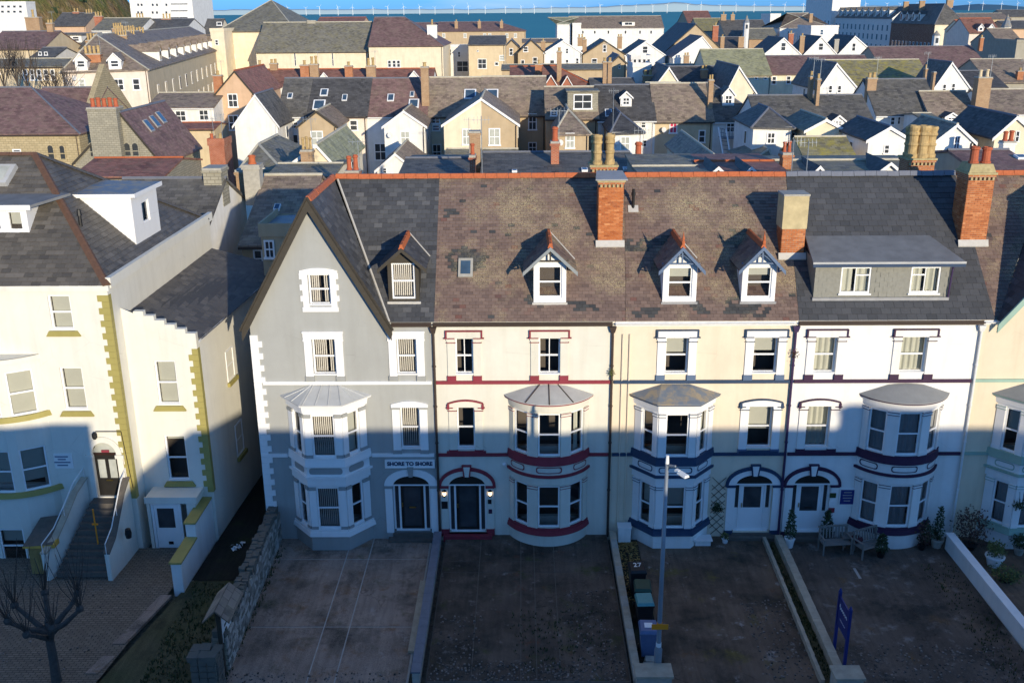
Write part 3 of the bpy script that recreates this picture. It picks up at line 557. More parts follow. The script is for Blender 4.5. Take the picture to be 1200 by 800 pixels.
def dormer(house, cx, y0, zb, w, ez, az, roofm, wallm, barge, win, dress, over=.24, side=.2, finial=None, timber=None, sm='slate_brown', seed=1):
    x0, x1 = cx-w/2, cx+w/2; back = lambda z: (z-EZ)/SL
    mb = MB(wallm); ww, wz0, wz1 = win
    mb.M = Matrix.Translation((0, y0, 0)); facade(mb, [(x0, zb), (x1, zb), (x1, ez), (cx, az-.12), (x0, ez)], [(cx-ww/2, cx+ww/2, wz0, wz1)], .1); mb.M = None
    for x, fl in ((x0, 1), (x1, 0)):
        p = [(x, y0, zb), (x, y0, ez), (x, back(ez)+.1, ez)]; mb.poly(p if fl else p[::-1])
    mb.box(x0-.05, x1+.05, y0-.07, y0-.003, zb-.08, zb+.02, 'lead' if finial else 'lead_mortar')
    d = mb.build('dormer', house)
    rm = MB('room'); rm.M = Matrix.Translation((0, y0, 0)); roombox(rm, cx-ww/2, cx+ww/2, wz0, wz1, .12, .5, .03); rm.build('room', d)
    sash(house, Matrix.Translation((cx-ww/2, y0, wz0)), ww, wz1-wz0, 0, dress, .05, name='dormer_window')
    # roof: two slopes running back into the main slope
    sl = (az-ez)/(w/2); ex = w/2+side; ze = az-sl*ex; yf = y0-over
    rb = MB('slate_dark'); rb.ct = .5
    for s in (-1, 1):
        A, B, C_, D_ = Vector((cx, yf, az)), Vector((cx+s*ex, yf, ze)), Vector((cx+s*ex, back(ze)+.1, ze)), Vector((cx, back(az)+.1, az))
        pts = [A, B, C_, D_] if s < 0 else [B, A, D_, C_]; rb.prism(pts, (0, 0, .05))
    r_ = rb.build('dormer_roof', house)
    ln = math.hypot(ex, az-ze)
    for s in (-1, 1):
        ca, sa = ex/ln, (az-ze)/ln
        def pos(p, q, h, s=s, ca=ca, sa=sa): return Vector((cx+s*(ex-q*ca)+s*h*sa, p, ze+q*sa+h*ca))
        h = [(yf, 0), (back(ze)+.05, 0), (back(az)+.05, ln), (yf, ln)]
        ob = slates(r_, h, sm, .24, .17, pos if s > 0 else (lambda p, q, hh, f=pos: f(p, q, hh)), seed+s)
        if s < 0: ob.data.flip_normals()
    bb = MB(barge); 
    for s in (-1, 1):
        A, B = Vector((cx, 0, az+.02)), Vector((cx+s*(ex+.03), 0, ze-.02)); t = Vector((0, 0, -.15))
        q = [A, B, B+t, A+t]; q = q if s > 0 else q[::-1]; q = [Vector((p.x, yf-.035, p.z)) for p in q][::-1]
        bb.prism(q, (0, -.06, 0))
    bb.build('bargeboard', r_)
    ridge_tiles(r_, (cx, yf+.02, az+.06), (cx, back(az)-.08, az+.06), r=.08)
    q = MB('lead_mortar'); q.tube(Vector((cx+.05, back(az)-.02, az+.03)), Vector((cx+ex, back(ze)-.0, ze+.05)), .03, n=5); q.build('valley_lining', r_)
    if timber:
        t = MB(timber); yy = yf+.06; t.box(cx-.03, cx+.03, yy, yy+.05, ez+.02, az-.1); t.box(cx-ex*.62, cx+ex*.62, yy+.005, yy+.045, ez+.0, ez+.055)
        for s in (-1, 1): t.prism([(cx+s*ex*.55, yy+.01, ez+.03), (cx+s*(ex*.55-.05), yy+.01, ez+.03), (cx+s*.02, yy+.01, ez+.34), (cx+s*.07, yy+.01, ez+.34)][::s], (0, -.03, 0)); t.box(*(sorted((cx+s*(w/2+.01), cx+s*(w/2+.07)))), y0-.1, y0-.003, ez-.35, ez); t.tube((cx+s*(w/2+.04), y0-.06, ez-.34), (cx+s*(ex-.02), yf+.05, ze+.02), .03, n=5)
        t.build('timber_bracing', r_)
    if finial: t = MB('terracotta'); t.lathe([(.06, 0), (.07, .12), (.035, .16), (.055, .22), (.02, .36), (.004, .5)], (cx, yf+.06, az+.08), 8); t.build('finial', r_)
def chimney(house, x0, x1, y0, y1, zb, zt, m='brick_orange', pots=(), cap=True, flash=True, bricks=True, capm='stone_cap', corb=.07, name='chimney', render_from=None):
    mb = MB(m); mb.box(x0, x1, y0, y1, zb, zt)
    if render_from: mb.box(x0-.035, x1+.035, y0-.035, y1+.035, render_from, zt, 'old_render')
    if cap:
        mb.box(x0-corb*.5, x1+corb*.5, y0-corb*.5, y1+corb*.5, zt, zt+.09, m); mb.box(x0-corb, x1+corb, y0-corb, y1+corb, zt+.09, zt+.17, capm)
        k = max(3, int((x1-x0)/.14))
        for i in range(k): xx = x0+(x1-x0)*(i+.5)/k; mb.box(xx-.035, xx+.035, y0-corb*1.3, y0-.003, zt-.1, zt, capm)
    else: mb.box(x0-.06, x1+.06, y0-.06, y1+.06, zt, zt+.07, capm)
    o = mb.build(name, house)
    if bricks:
        bm_ = MB('brick_tint'); top = (render_from or zt-(.11 if cap else 0)); rn = random.Random(int(x0*100))
        z = zb; r = 0
        while z < top-.07:
            for (ax, f, lo, hi) in (('x', y0, x0, x1), ('y', x0, y0, y1), ('y', x1, y0, y1)):
                p = lo-(.11 if r % 2 else 0)
                while p < hi-.02:
                    a_, b_ = max(lo, p), min(hi, p+.215); t = min(1, max(0, rn.gauss(.45, .2))); e = rn.uniform(.006, .013); s = -1 if f in (y0, x0) else 1
                    if b_-a_ > .03:
                        if ax == 'x': bm_.box(a_+.004, b_-.004, f-e, f-.002, z+.004, z+.070, t=t)
                        else: bm_.box(*sorted((f+s*.002, f+s*e)), a_+.004, b_-.004, z+.004, z+.070, t=t)
                    p += .225
            z += .075; r += 1
        bm_.build('bricks', o, kind='stuff')
    zt2 = zt+(.17 if cap else .07)
    for (px, py, h, r, pm, st) in pots: q = MB(pm); pot(q, px, py, zt2, h, r, pm, st); q.build('chimney_pot', o)
    if flash: q = MB('lead_mortar'); ya = y0-.10; za = EZ+SL*ya; q.prism([(x0-.09, ya, za+.03), (x1+.09, ya, za+.03), (x1+.09, y0-.004, EZ+SL*y0+.16), (x0-.09, y0-.004, EZ+SL*y0+.16)], (0, .02, -.04)); q.build('flashing', o)
    return o
def pipe(house, x, m, z0=0, z1=EZ-.12, y=-.09):
    q = MB(m); q.tube((x, y, z0), (x, y, z1-.25), .048, n=8); q.taper(x, y, z1-.28, z1-.05, .07, .06, .13, .09)
    for z in (1.9, 3.9, 5.4, 7.0): q.tube((x, y, z), (x, y, z+.06), .066, n=8)
    q.build('downpipe', house)
def gutter(house, x0, x1, m, y=-.10, z=EZ-.05):
    q = MB(m); n = 6
    pr = [(-.065*math.cos(math.pi*k/n), -.065*math.sin(math.pi*k/n)) for k in range(n+1)]
    v = [(x, y+a_, z+b_) for x in (x0, x1) for a_, b_ in pr]; k = n+1
    q.add(v, [(i, k+i, k+i+1, i+1) for i in range(n)]); q.box(x0, x1, y-.075, y-.062, z-.012, z+.012); q.box(x0, x1, -.04, -.002, z-.13, z+.04, m); q.build('gutter', house)
TER = 'terraced houses of the seafront row'
def main_roof(house, x0, x1, hull, mat, w, g, seed, ridge=None, rm='terracotta', tint=None, under='slate_dark'):
    mb = MB(under); fr = [(on_roof(x, s, -.03)) for x, s in hull]; mb.poly(fr)
    mb.poly([(x1, RY, RZ-.03), (x0, RY, RZ-.03), (x0, 9.75, EZ-.1), (x1, 9.75, EZ-.1)], under); r_ = mb.build('roof', house)
    slates(r_, hull, mat, w, g, on_roof, seed, tint=tint)
    if ridge: ridge_tiles(r_, (ridge[0], RY, RZ+.07), (ridge[1], RY, RZ+.07), rm)
    return r_
def patchy(patches):                       # patches of replaced, darker slates on an old roof
    def f(x, s, rn):
        for (px, ps, rx, rs) in patches:
            d = ((x-px)/rx)**2+((s-ps)/rs)**2
            if d < 1 and rn.random() > d*.6: return rn.uniform(.95, 1)
        return min(.9, max(0, rn.gauss(.5, .15))) if rn.random() > .022 else rn.uniform(.9, 1)
    return f
# ---- grey gabled house
SIGNWORDS = 'SHORE TO SHORE'
def gable_house(label, X, mirror, wall, trim, names):
    h = thing('terraced_house', label, 'house', (X, 0, 0), TER); mx = (lambda x: HW-x) if mirror else (lambda x: x)
    return h
h1 = thing('terraced_house', 'grey rendered end house with white quoins, a steep front gable and name board', 'house', (0, 0, 0), TER)
GA, GX, GE = 13.30, 2.52, 5.13             # gable apex height, its x, right foot
wins1 = [(2.67-.43, 2.67+.43, 6.68, 8.10), (5.74-.37, 5.74+.37, 6.68, 8.10), (5.76-.37, 5.76+.37, 3.65, 5.37), (2.67-.40, 2.67+.40, 9.40, 10.55)]
bayh = lambda cx: [(cx-1.2, cx+1.2, .75, 2.4), (cx-1.2, cx+1.2, 3.75, 5.4)]
door_h = lambda cx: [(cx-.74, cx+.74, .03, 2.12)]
slg = (GA-EZ)/(GE-GX)
mbw = MB('grey_render')
facade(mbw, [(0, -.6), (HW, -.6), (HW, EZ), (0, EZ)], wins1[:3]+door_h(5.70)+bayh(2.62), .2); facade(mbw, [(0, EZ), (GE, EZ), (GX, GA-.05)], wins1[3:], .2)
mbw.poly([(0, 9.6, -.6), (0, 0, -.6), (0, 0, EZ), (0, 9.6, EZ)]); mbw.poly([(HW, 9.6, -.6), (0, 9.6, -.6), (0, 9.6, EZ), (HW, 9.6, EZ)]); mbw.build('wall', h1)
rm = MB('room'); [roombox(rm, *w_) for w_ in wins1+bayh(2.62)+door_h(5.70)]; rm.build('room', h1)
BL = lambda *a_: ('blind', *a_)
for w_, dr in zip(wins1, (BL(.52, .62), BL(), BL(), BL(.40, .62))): sash(h1, Matrix.Translation((w_[0], 0, w_[2])), w_[1]-w_[0], w_[3]-w_[2], 0, dr, .13)
hood_flat(h1, 2.67, .86, 'grey_render', 'trim_white', 'trim_white', 'trim_grey', False); hood_flat(h1, 5.74, .74, 'grey_render', 'trim_white', 'trim_white', 'trim_grey', False); hood_arch(h1, 5.76, .74, 'grey_render', 'trim_white', 'trim_white', 'trim_grey', False)
q = MB('trim_white')                                    # toothed surround of the gable window
cxg = 2.67
for k in range(6):
    e = .31 if k % 2 else .22; z = 9.34+k*.21
    q.box(cxg-.40-e, cxg-.402, -.05, .01, z, z+.21); q.box(cxg+.402, cxg+.40+e, -.05, .01, z, z+.21)
q.box(cxg-.66, cxg+.66, -.07, .01, 9.16, 9.338); tp = [(cxg+.69*(1-2*k/8), 10.70+.10*(1-(1-2*k/8)**2)) for k in range(9)]
q.prism([(cxg-.69, -.055, 10.605), (cxg+.69, -.055, 10.605)]+[(x, -.055, z) for x, z in tp], (0, -.06, 0)); q.box(cxg-.401, cxg+.401, -.05, .01, 10.553, 10.603); q.build('window_surround', h1)
for k in range(36):                                     # quoins, each its own block
    w_ = .36 if k % 2 else .50
    q = MB('trim_white'); q.box(-.03, w_-.1, -.045, .25, -.2+k*.235+.003, -.2+(k+1)*.235-.003); q.build('quoin', h1)
bay(h1, 2.62, 'cant', dict(gz=-.22, wall='trim_white', jamb='trim_white', cap='trim_grey', blk='trim_grey', line='trim_white', sill='trim_white', sill2='trim_white', fascia='trim_white', cornice='trim_white', eave='trim_white', band='trim_white', skirt='grey_render', panel='trim_grey', panelfill=True, roofm='zinc', seams=(.08, .2, .36, .46, .56, .66, .82, .93),
    dress=((None, BL(), None), (None, BL(), ('roller', .97)))))
doorway(h1, 5.70, 'grey_render', 'trim_white', 'trim_white', 'trim_grey', dict(glass='pane_dark', leaf='door_dark', step='step_stone'), .12, -.22)
q = MB('trim_white'); q.box(0, 1.0, -.07, .01, 3.34, 3.47); q.box(4.25, HW-.06, -.07, .01, 3.34, 3.47); q.build('string_course', h1); q = MB('trim_white'); q.box(.3, HW-.06, -.07, .01, 6.31, 6.437); q.build('string_course', h1)
# roof of the grey house
def gp(y, s, h=0, sgn=1):                               # gable slopes; s from the foot up
    lg = math.hypot(GE-GX, GA-EZ); c_, n_ = (GE-GX)/lg, (GA-EZ)/lg
    return Vector((GX+sgn*((GE-GX)-s*c_)+sgn*h*n_, y, EZ+s*n_+h*c_))
lg = math.hypot(GE-GX, GA-EZ)
mb = MB('slate_dark'); mb.poly([on_roof(GE, 0, -.03), on_roof(HW+.1, 0, -.03), on_roof(HW+.1, LEN, -.03), on_roof(GX+.1, LEN, -.03)])
mb.poly([gp(-.25, 0, -.03), gp(0, 0, -.03), gp(RY, lg, -.03), gp(-.25, lg, -.03)]); mb.poly([gp(-.25, 0, -.03, -1), gp(-.25, lg, -.03, -1), gp(RY, lg, -.03, -1), gp(9.7, 0, -.03, -1)])
mb.poly([(HW+.1, RY, RZ-.03), (GX, RY, RZ-.03), (0, 9.75, EZ-.1), (HW+.1, 9.75, EZ-.1)]); r1 = mb.build('roof', h1)
slates(r1, [(GE, 0), (HW+.1, 0), (HW+.06, LEN), (GX+.15, LEN)], 'slate_dark', .33, .21, on_roof, 3, jit=.2)
o = slates(r1, [(-.26, 0), (.05, 0), (RY, lg), (-.26, lg)], 'slate_dark', .33, .21, lambda y, s, hh: gp(y, s, hh), 4, jit=.2)
o = slates(r1, [(-.26, 0), (9.6, 0), (RY, lg), (-.26, lg)], 'slate_dark', .33, .21, lambda y, s, hh: gp(y, s, hh, -1), 5, jit=.2); o.data.flip_normals()
ridge_tiles(r1, (GX, -.26, GA+.06), (GX, RY-.1, GA+.06)); ridge_tiles(r1, (GX+.1, RY, RZ+.07), (HW+.05, RY, RZ+.07))
q = MB('lead_mortar'); q.tube(gp(.0, .0, .03), Vector((GX+.15, RY-.02, RZ+.02)), .045, n=6); q.build('valley_lining', r1)
q = MB('bargeboard')
for s in (-1, 1):
    for (o0, o1, y0, y1) in ((-.02, .28, -.36, -.28), (.0, .2, -.29, -.05)):
        A, B = gp(y0, lg, .02, s), gp(y0, -.22, .02, s); A.x = GX; A.z = GA+.08; d = Vector((0, 0, -(o1-o0)*1.55)); qq = [A, B, B+d*.9, A+d]; qq = qq[::-1] if s > 0 else qq
        q.prism(qq, (0, -(y1-y0), 0))
q.build('bargeboard', r1)
q = MB('bargeboard'); 
for s in (-1, 1): A, B = gp(-.37, lg, .07, s), gp(-.37, -.26, .07, s); A.x = GX; A.z = GA+.12; q.tube(A, B, .05, n=5)
q.build('verge', r1)
dormer(h1, 5.66, .62, 9.33, 1.14, 10.93, 11.42, None, 'dark_timber', 'dark_timber', (.86, 9.44, 10.80), BL(), .34, .30, sm='slate_dark', seed=40)
gutter(h1, GE+.1, HW, 'pipe_brown')
sg = thing('house_sign', 'white name board reading SHORE TO SHORE above the front door of the grey house', 'sign', (5.69, -.075, 3.06))
q = MB('trim_white'); q.box(-.94, .94, -.02, .06, -.16, .16); q.build('board', sg); q = MB('trim_white'); q.box(-.96, .96, -.035, -.021, .14, .175); q.box(-.96, .96, -.035, -.021, -.175, -.14); q.box(-.96, -.93, -.034, -.021, -.14, .14); q.box(.93, .96, -.034, -.021, -.14, .14); q.build('board_frame', sg)
def words(txt, size, parent, loc, rot, mat, ext=.004, name='lettering', bold=.0, shear=0, align='CENTER'):
    cu = bpy.data.curves.new(name, 'FONT'); cu.body = txt; cu.size = size; cu.align_x = align; cu.align_y = 'CENTER'; cu.extrude = ext; cu.offset = bold; cu.shear = shear
    cu.materials.append(M[mat]); tmp = bpy.data.objects.new(name, cu); COL.objects.link(tmp); bpy.context.view_layer.update()
    me = bpy.data.meshes.new_from_object(tmp.evaluated_get(bpy.context.evaluated_depsgraph_get())); bpy.data.objects.remove(tmp); bpy.data.curves.remove(cu); me.name = name
    o = link(name, me, parent, loc); o.rotation_euler = rot; return o
t_ = words(SIGNWORDS, .212, sg, (0, -.026, .0), (R(90), 0, 0), 'trim_navy', .004, bold=.011); 
# ---- the three middle houses
def mid_house(X, label, wall, trim, jamb, blk, bcx, bkind, dcx, wins2, win1, bars, dresses, door, gz, bayc, roof):
    h = thing('terraced_house', label, 'house', (X, 0, 0), TER)
    holes = [(c_-w/2, c_+w/2, 6.68, 8.10) for c_, w in wins2]+[(win1[0]-win1[1]/2, win1[0]+win1[1]/2, 3.65, 5.37)]
    windowwall(h, [(0, -.6), (HW, -.6), (HW, EZ), (0, EZ)], holes+bayh(bcx)+door_h(dcx), wall)
    for w_, dr, b_ in zip(holes, dresses, bars): sash(h, Matrix.Translation((w_[0], 0, w_[2])), w_[1]-w_[0], w_[3]-w_[2], b_, dr, .13)
    for c_, w in wins2: hood_flat(h, c_, w, wall, trim, jamb, blk)
    hood_arch(h, win1[0], win1[1], wall, trim, jamb, blk)
    doorway(h, dcx, wall, trim, jamb, trim, door, .07, gz)
    q = MB(trim); q.box(.06, HW-.06, -.08, .01, 6.31, 6.437); q.build('string_course', h)
    q = MB(trim); e = 1.56
    xs = sorted(((.06, bcx-e), (bcx+e, HW-.06))); [q.box(a_, b_, -.075, .01, 3.35, 3.468) for a_, b_ in xs]; q.box(win1[0]-.75, win1[0]+.75, -.1, .01, 3.46, 3.56, trim); q.build('string_course', h)
    bay(h, bcx, bkind, bayc); return h
bc = lambda trim, wall, gz, roofm, dress, seams=(), sm='zinc', jamb=None, skirt=None: dict(gz=gz, wall=wall, jamb=jamb or wall, cap=jamb or wall, blk=trim if False else (jamb or wall), line=trim, sill=trim, sill2=trim, fascia=jamb or wall, cornice=trim, eave=trim, band=jamb or wall, skirt=skirt or wall, panel=trim, panelfill=False, roofm=roofm, seams=seams, seamm=sm, dress=dress)
N3 = (None, None, None)
h2 = mid_house(6.7, 'pale pink-grey house with red painted trim and a curved bay', 'pink_render', 'trim_red', 'pink_render', 'trim_red', 4.32, 'bow', 1.17, [(1.18, .67), (4.34, .80)], (1.18, .68), (1, 1, 0), (None, None, None), dict(glass='pane_dark', leaf='door_dark', panel=.0, letterbox=0, step='trim_red'), -.06,
    bc('trim_red', 'pink_render', -.06, 'bay_grp', (N3, (('roller', .0), None, ('curtain', 'curtain', ((.5, .9),)))), (.27, .5, .73), 'pipe_brown'), None)
h3 = mid_house(13.4, 'cream house with navy blue trim, canted bay and two gabled dormers', 'cream_render', 'trim_navy', 'trim_white', 'blue_paint', 2.36, 'cant', 5.59, [(2.35, .86), (5.62, .90)], (5.63, .93), (0, 0, 0), (('roller', .46), ('roller', .42), ('roller', .6)), dict(glass='pane_dark', leaf='upvc', panel=.95, letterbox=0, step='step_stone'), -.15,
    bc('trim_navy', 'trim_white', -.15, 'bay_lead', ((('roller', .5), ('roller', .48), ('roller', .45)), (None, None, ('roller', .98))), jamb='trim_white', skirt='white_render'), None)
h4 = mid_house(20.1, 'white house with dark purple trim, curved bay and a wide flat-roofed dormer', 'white_render', 'trim_purple', 'white_render', 'trim_purple', 4.24, 'bow', 1.12, [(1.14, .82), (4.38, .96)], (1.12, .88), (0, 0, 0), (CUR, CUR, CUR), dict(glass='pane_dark', leaf='upvc', panel=.8, step='step_stone'), -.2,
    bc('trim_purple', 'white_render', -.2, 'bay_felt', ((CURG, CURG, CURG), (CURG, CURG, CURG))), None)
# roofs
main_roof(h2, .08, 7.2, [(.1, 0), (7.12, 0), (7.42, LEN), (.06, LEN)], 'slate_brown', .24, .145, 11, (.06, 7.4), tint=patchy([(1.2, 2.75, .8, .6), (.5, 4.9, .3, .3), (4.6, 1.0, .35, .2), (5.5, .7, .5, .25), (3.9, .9, .5, .3)]))
main_roof(h3, .42, 6.9, [(.43, 0), (6.76, 0), (7.12, LEN), (.73, LEN)], 'slate_brown', .24, .145, 12, (.72, 7.1), tint=patchy([(1.0, 3.35, .7, .3), (2.1, 3.5, .7, .3), (5.0, 3.6, .9, .45), (4.9, .6, .9, .5), (1.2, .4, .5, .25), (3.1, .5, .4, .3)]))
main_roof(h4, .06, 7.2, [(.07, 0), (7.2, 0), (7.12, LEN), (.43, LEN)], 'slate_new', .36, .26, 13, (.42, 7.1), 'slate_cap')
gutter(h2, 0.05, HW-.05, 'pipe_brown'); gutter(h3, .05, HW-.05, 'pipe_white'); gutter(h4, .05, HW+.1, 'pipe_brown')
pipe(h2, .06, 'pipe_brown', -.1); pipe(h2, 6.66, 'pipe_brown', -.1); pipe(h3, 6.66, 'pipe_purple', -.2); pipe(h4, 6.72, 'pipe_white', -.2)
dormer(h2, 4.36, .58, 9.28, 1.2, 10.90, 11.45, None, 'trim_white', 'grey_paint', (.88, 9.47, 10.68), None, .36, .37, timber='dark_timber', seed=50)
dormer(h3, 2.44, .58, 9.28, 1.24, 10.78, 11.43, None, 'trim_white', 'blue_paint', (.90, 9.43, 10.62), ('roller', .34), .36, .2, timber='blue_paint', seed=60, finial=1)
dormer(h3, 5.34, .58, 9.28, 1.24, 10.78, 11.43, None, 'trim_white', 'blue_paint', (.92, 9.43, 10.62), ('roller', .3), .36, .2, timber='blue_paint', seed=70, finial=1)

for x in (.34, .60): q = MB('cream_render'); q.tube((x, -.05, -.2), (x, -.05, 8.25), .03, n=6); q.build('waste_pipe', h3)

# small roof light in the brown roof
q = MB('cement'); p0 = on_roof(1.0, 1.72, .03); c_, n_ = RY/LEN, (RZ-EZ)/LEN
def roofbox(mb, x0, x1, s0, s1, h0, h1, m=None): v = [on_roof(x, s, h) for h in (h0, h1) for x, s in ((x0, s0), (x1, s0), (x1, s1), (x0, s1))]; mb.add(v, [(0, 1, 5, 4), (1, 2, 6, 5), (2, 3, 7, 6), (3, 0, 4, 7), (4, 5, 6, 7)], m)
roofbox(q, .93, 1.48, 1.9, 2.72, 0, .1); o = q.build('roof_light', h2); q = MB('pane_blue'); roofbox(q, 1.02, 1.39, 2.02, 2.6, .1, .112); q.build('pane', o)
# vent pipe
for hh, x, s in ((h3, .98, 5.05), (h2, 1.45, 3.1)):
    if hh is h2: continue
    q = MB('black'); p = on_roof(x, s); q.tube(p, p+Vector((0, 0, .75)), .06, n=8); q.tube(p+Vector((0, 0, .5)), p+Vector((0, 0, .62)), .085, n=8); q.build('vent_pipe', hh); q = MB('lead_mortar'); roofbox(q, x-.2, x+.2, s-.2, s+.12, .01, .045); q.build('flashing', hh)
# wide dormer of the white house
dx0, dx1, dy = .70, 5.45, .70; db = MB('tile_hung'); zb, zt = 9.38, 10.72
dholes = [(1.72, 2.72, 9.62, 10.56), (4.38, 5.38, 9.62, 10.56)]; dholes = [(1.66, 2.76, 9.56, 10.56), (4.22, 5.30, 9.56, 10.56)]; dx1 = 5.62
db.M = Matrix.Translation((0, dy, 0)); facade(db, [(dx0, zb), (dx1, zb), (dx1, zt), (dx0, zt)], dholes, .1); db.M = None
for x, fl in ((dx0, 1), (dx1, 0)): p = [(x, dy, zb), (x, dy, zt), (x, 2.35, zt+.18), (x, (zb-EZ)/SL, zb)]; db.poly(p if fl else p[::-1])
db.build('dormer', h4); rm = MB('room'); rm.M = Matrix.Translation((0, dy, 0)); [roombox(rm, *w_, .12, .45, .02) for w_ in dholes]; rm.build('room', h4)
for r_ in range(6):                                    # hung tiles of the dormer cheek and front: joined courses
    pass
tl = MB('tile_hung'); rn = random.Random(5); z = zb+.04; r_ = 0
while z < zt-.1:
    x = dx0-(.15 if r_ % 2 else 0)
    while x < dx1:
        a_, b_ = max(dx0, x)+.003, min(dx1, x+.3)-.003; mid_ = (a_+b_)/2
        if b_ > a_+.02 and not any(w_[0]-.08 < b_ and a_ < w_[1]+.08 and w_[2]-.1 < z+.1 and z < w_[3]+.05 for w_ in dholes): e = rn.uniform(.010, .016); tl.add([(a_, dy-e-.01, z), (b_, dy-e-.01, z), (b_, dy-e+.006, z+.19), (a_, dy-e+.006, z+.19), (a_, dy, z), (b_, dy, z)], [(0, 1, 2, 3), (4, 5, 1, 0)])
        x += .3
    z += .19; r_ += 1
tl.build('hung_tiles', h4, kind='stuff')
for w_ in dholes:
    o = sash(h4, Matrix.Translation((w_[0], dy, w_[2])), w_[1]-w_[0], w_[3]-w_[2], 1, ('curtain', 'curtain', ((0, .42), (.55, 1))), .02, name='dormer_window', hbar=False)
    q = MB('upvc'); ww = w_[1]-w_[0]; q.M = Matrix.Translation((w_[0], dy, w_[2])); xa, xb = (ww*.5, ww-.06) if w_[0] < 3 else (.06, ww*.5); q.box(xa, xb, .035, .09, .66, .71); q.box(-.05, ww+.05, -.06, .0, -.06, .0); q.build('glazing_bar', o)
db = MB('felt'); db.prism([(dx0-.18, dy-.28, zt+.08), (dx1+.42, dy-.28, zt+.08), (dx1-.1, 2.72, zt+.58), (dx0+.1, 2.72, zt+.58)], (0, 0, .1)); db.box(dx0-.18, dx1+.42, dy-.30, dy-.283, zt-.10, zt+.085, 'trim_navy'); db.box(dx0-.19, dx1+.43, dy-.31, dy-.302, zt+.02, zt+.10, 'gull_grey')
db.build('dormer_roof', h4); q = MB('pipe_purple'); q.path([(dx1+.36, dy-.2, zt+.0), (dx1+.1, dy-.1, zt-.12), (dx1+.06, dy-.08, zt-.2), (dx1+.02, dy-.08, zb+.02)], .035); q.build('downpipe', h4); q = MB('lead'); q.box(dx0-.05, dx1+.05, dy-.12, dy-.003, zb-.07, zb+.04); q.build('flashing', h4)
# ---- buff house at the far end of the row, its gable mirrored
h5 = thing('terraced_house', 'buff end house with pale green trim partly cut off beside the white house', 'house', (26.8, 0, 0), TER)
m5 = lambda x: HW-x
w5 = [(m5(2.67)-.43, m5(2.67)+.43, 6.68, 8.10), (m5(5.74)-.37, m5(5.74)+.37, 6.68, 8.10), (m5(5.76)-.37, m5(5.76)+.37, 3.65, 5.37)]; b5 = 1.98+.55
mbw = MB('buff_render'); gx5, ge5 = m5(GX), m5(GE)
facade(mbw, [(0, -.6), (HW, -.6), (HW, EZ), (0, EZ)], w5[:1]+bayh(b5)+door_h(5.5), .2); facade(mbw, [(ge5-1.0, EZ), (HW, EZ), (gx5, GA-.05)], [], .2)
mbw.poly([(HW, 0, -.6), (HW, 9.6, -.6), (HW, 9.6, EZ), (HW, 0, EZ)]); mbw.build('wall', h5); rm = MB('room'); [roombox(rm, *w_) for w_ in w5[:1]+bayh(b5)+door_h(5.5)]; rm.build('room', h5)
for w_ in w5[:1]: sash(h5, Matrix.Translation((w_[0], 0, w_[2])), w_[1]-w_[0], w_[3]-w_[2], 0, DRAPE, .13); hood_flat(h5, (w_[0]+w_[1])/2, w_[1]-w_[0], '', 'trim_green', 'trim_white', 'trim_green')
c5 = bc('trim_green', 'trim_white', -.2, 'bay_felt', ((CURG, CURG, CURG), (('roller', .5), DRAPE, DRAPE)), jamb='trim_white', skirt='trim_white'); bay(h5, b5, 'cant', c5)
doorway(h5, 5.5, '', 'trim_green', 'trim_white', 'trim_green', dict(glass='pane_dark', leaf='door_dark', step='step_stone'), .07, -.2)
q = MB('trim_green'); q.box(.06, HW, -.075, .01, 6.32, 6.437); q.box(.06, b5-1.56, -.075, .01, 3.36, 3.468); q.box(b5+1.56, HW, -.075, .01, 3.36, 3.468); q.build('string_course', h5)
def gp5(y, s, h=0, sgn=1): p = gp(y, s, h, -sgn); return Vector((HW-p.x-(1.0*(1-s/lg) if sgn < 0 else 0), p.y, p.z))
mb = MB('slate_dark'); mb.poly([on_roof(.55, 0, -.03), on_roof(ge5-1.0, 0, -.03), on_roof(gx5-.1, LEN, -.03), on_roof(.45, LEN, -.03)], 'slate_brown')
mb.poly([gp5(-.25, 0, -.03, -1), gp5(-.25, lg, -.03, -1), gp5(RY, lg, -.03, -1), gp5(0, 0, -.03, -1)]); mb.poly([gp5(-.25, 0, -.03), gp5(9.6, 0, -.03), gp5(RY, lg, -.03), gp5(-.25, lg, -.03)])
mb.poly([(HW, RY, RZ-.03), (.4, RY, RZ-.03), (.4, 9.75, EZ-.1), (HW, 9.75, EZ-.1)]); r5 = mb.build('roof', h5)
slates(r5, [(.5, 0), (ge5-1.0, 0), (gx5-.1, LEN), (.42, LEN)], 'slate_brown', .27, .165, on_roof, 15, tint=patchy([]))
o = slates(r5, [(-.26, 0), (.05, 0), (RY, lg), (-.26, lg)], 'slate_dark', .33, .21, lambda y, s, hh: gp5(y, s, hh, -1), 16); o.data.flip_normals()
ridge_tiles(r5, (.5, RY, RZ+.07), (HW, RY, RZ+.07)); ridge_tiles(r5, (gx5, -.26, GA+.06), (gx5, RY-.1, GA+.06))
q = MB('trim_green')
for s in (-1, 1):
    A, B = gp5(-.34, lg, .02, s), gp5(-.34, -.1, .02, s); A.x = gx5; A.z = GA+.08; d = Vector((0, 0, -.32)); qq = [A, B, B+d, A+d]; qq = qq[::-1] if s > 0 else qq; q.prism(qq, (0, -.08, 0))
q.build('bargeboard', r5); gutter(h5, .1, .7, 'pipe_white')
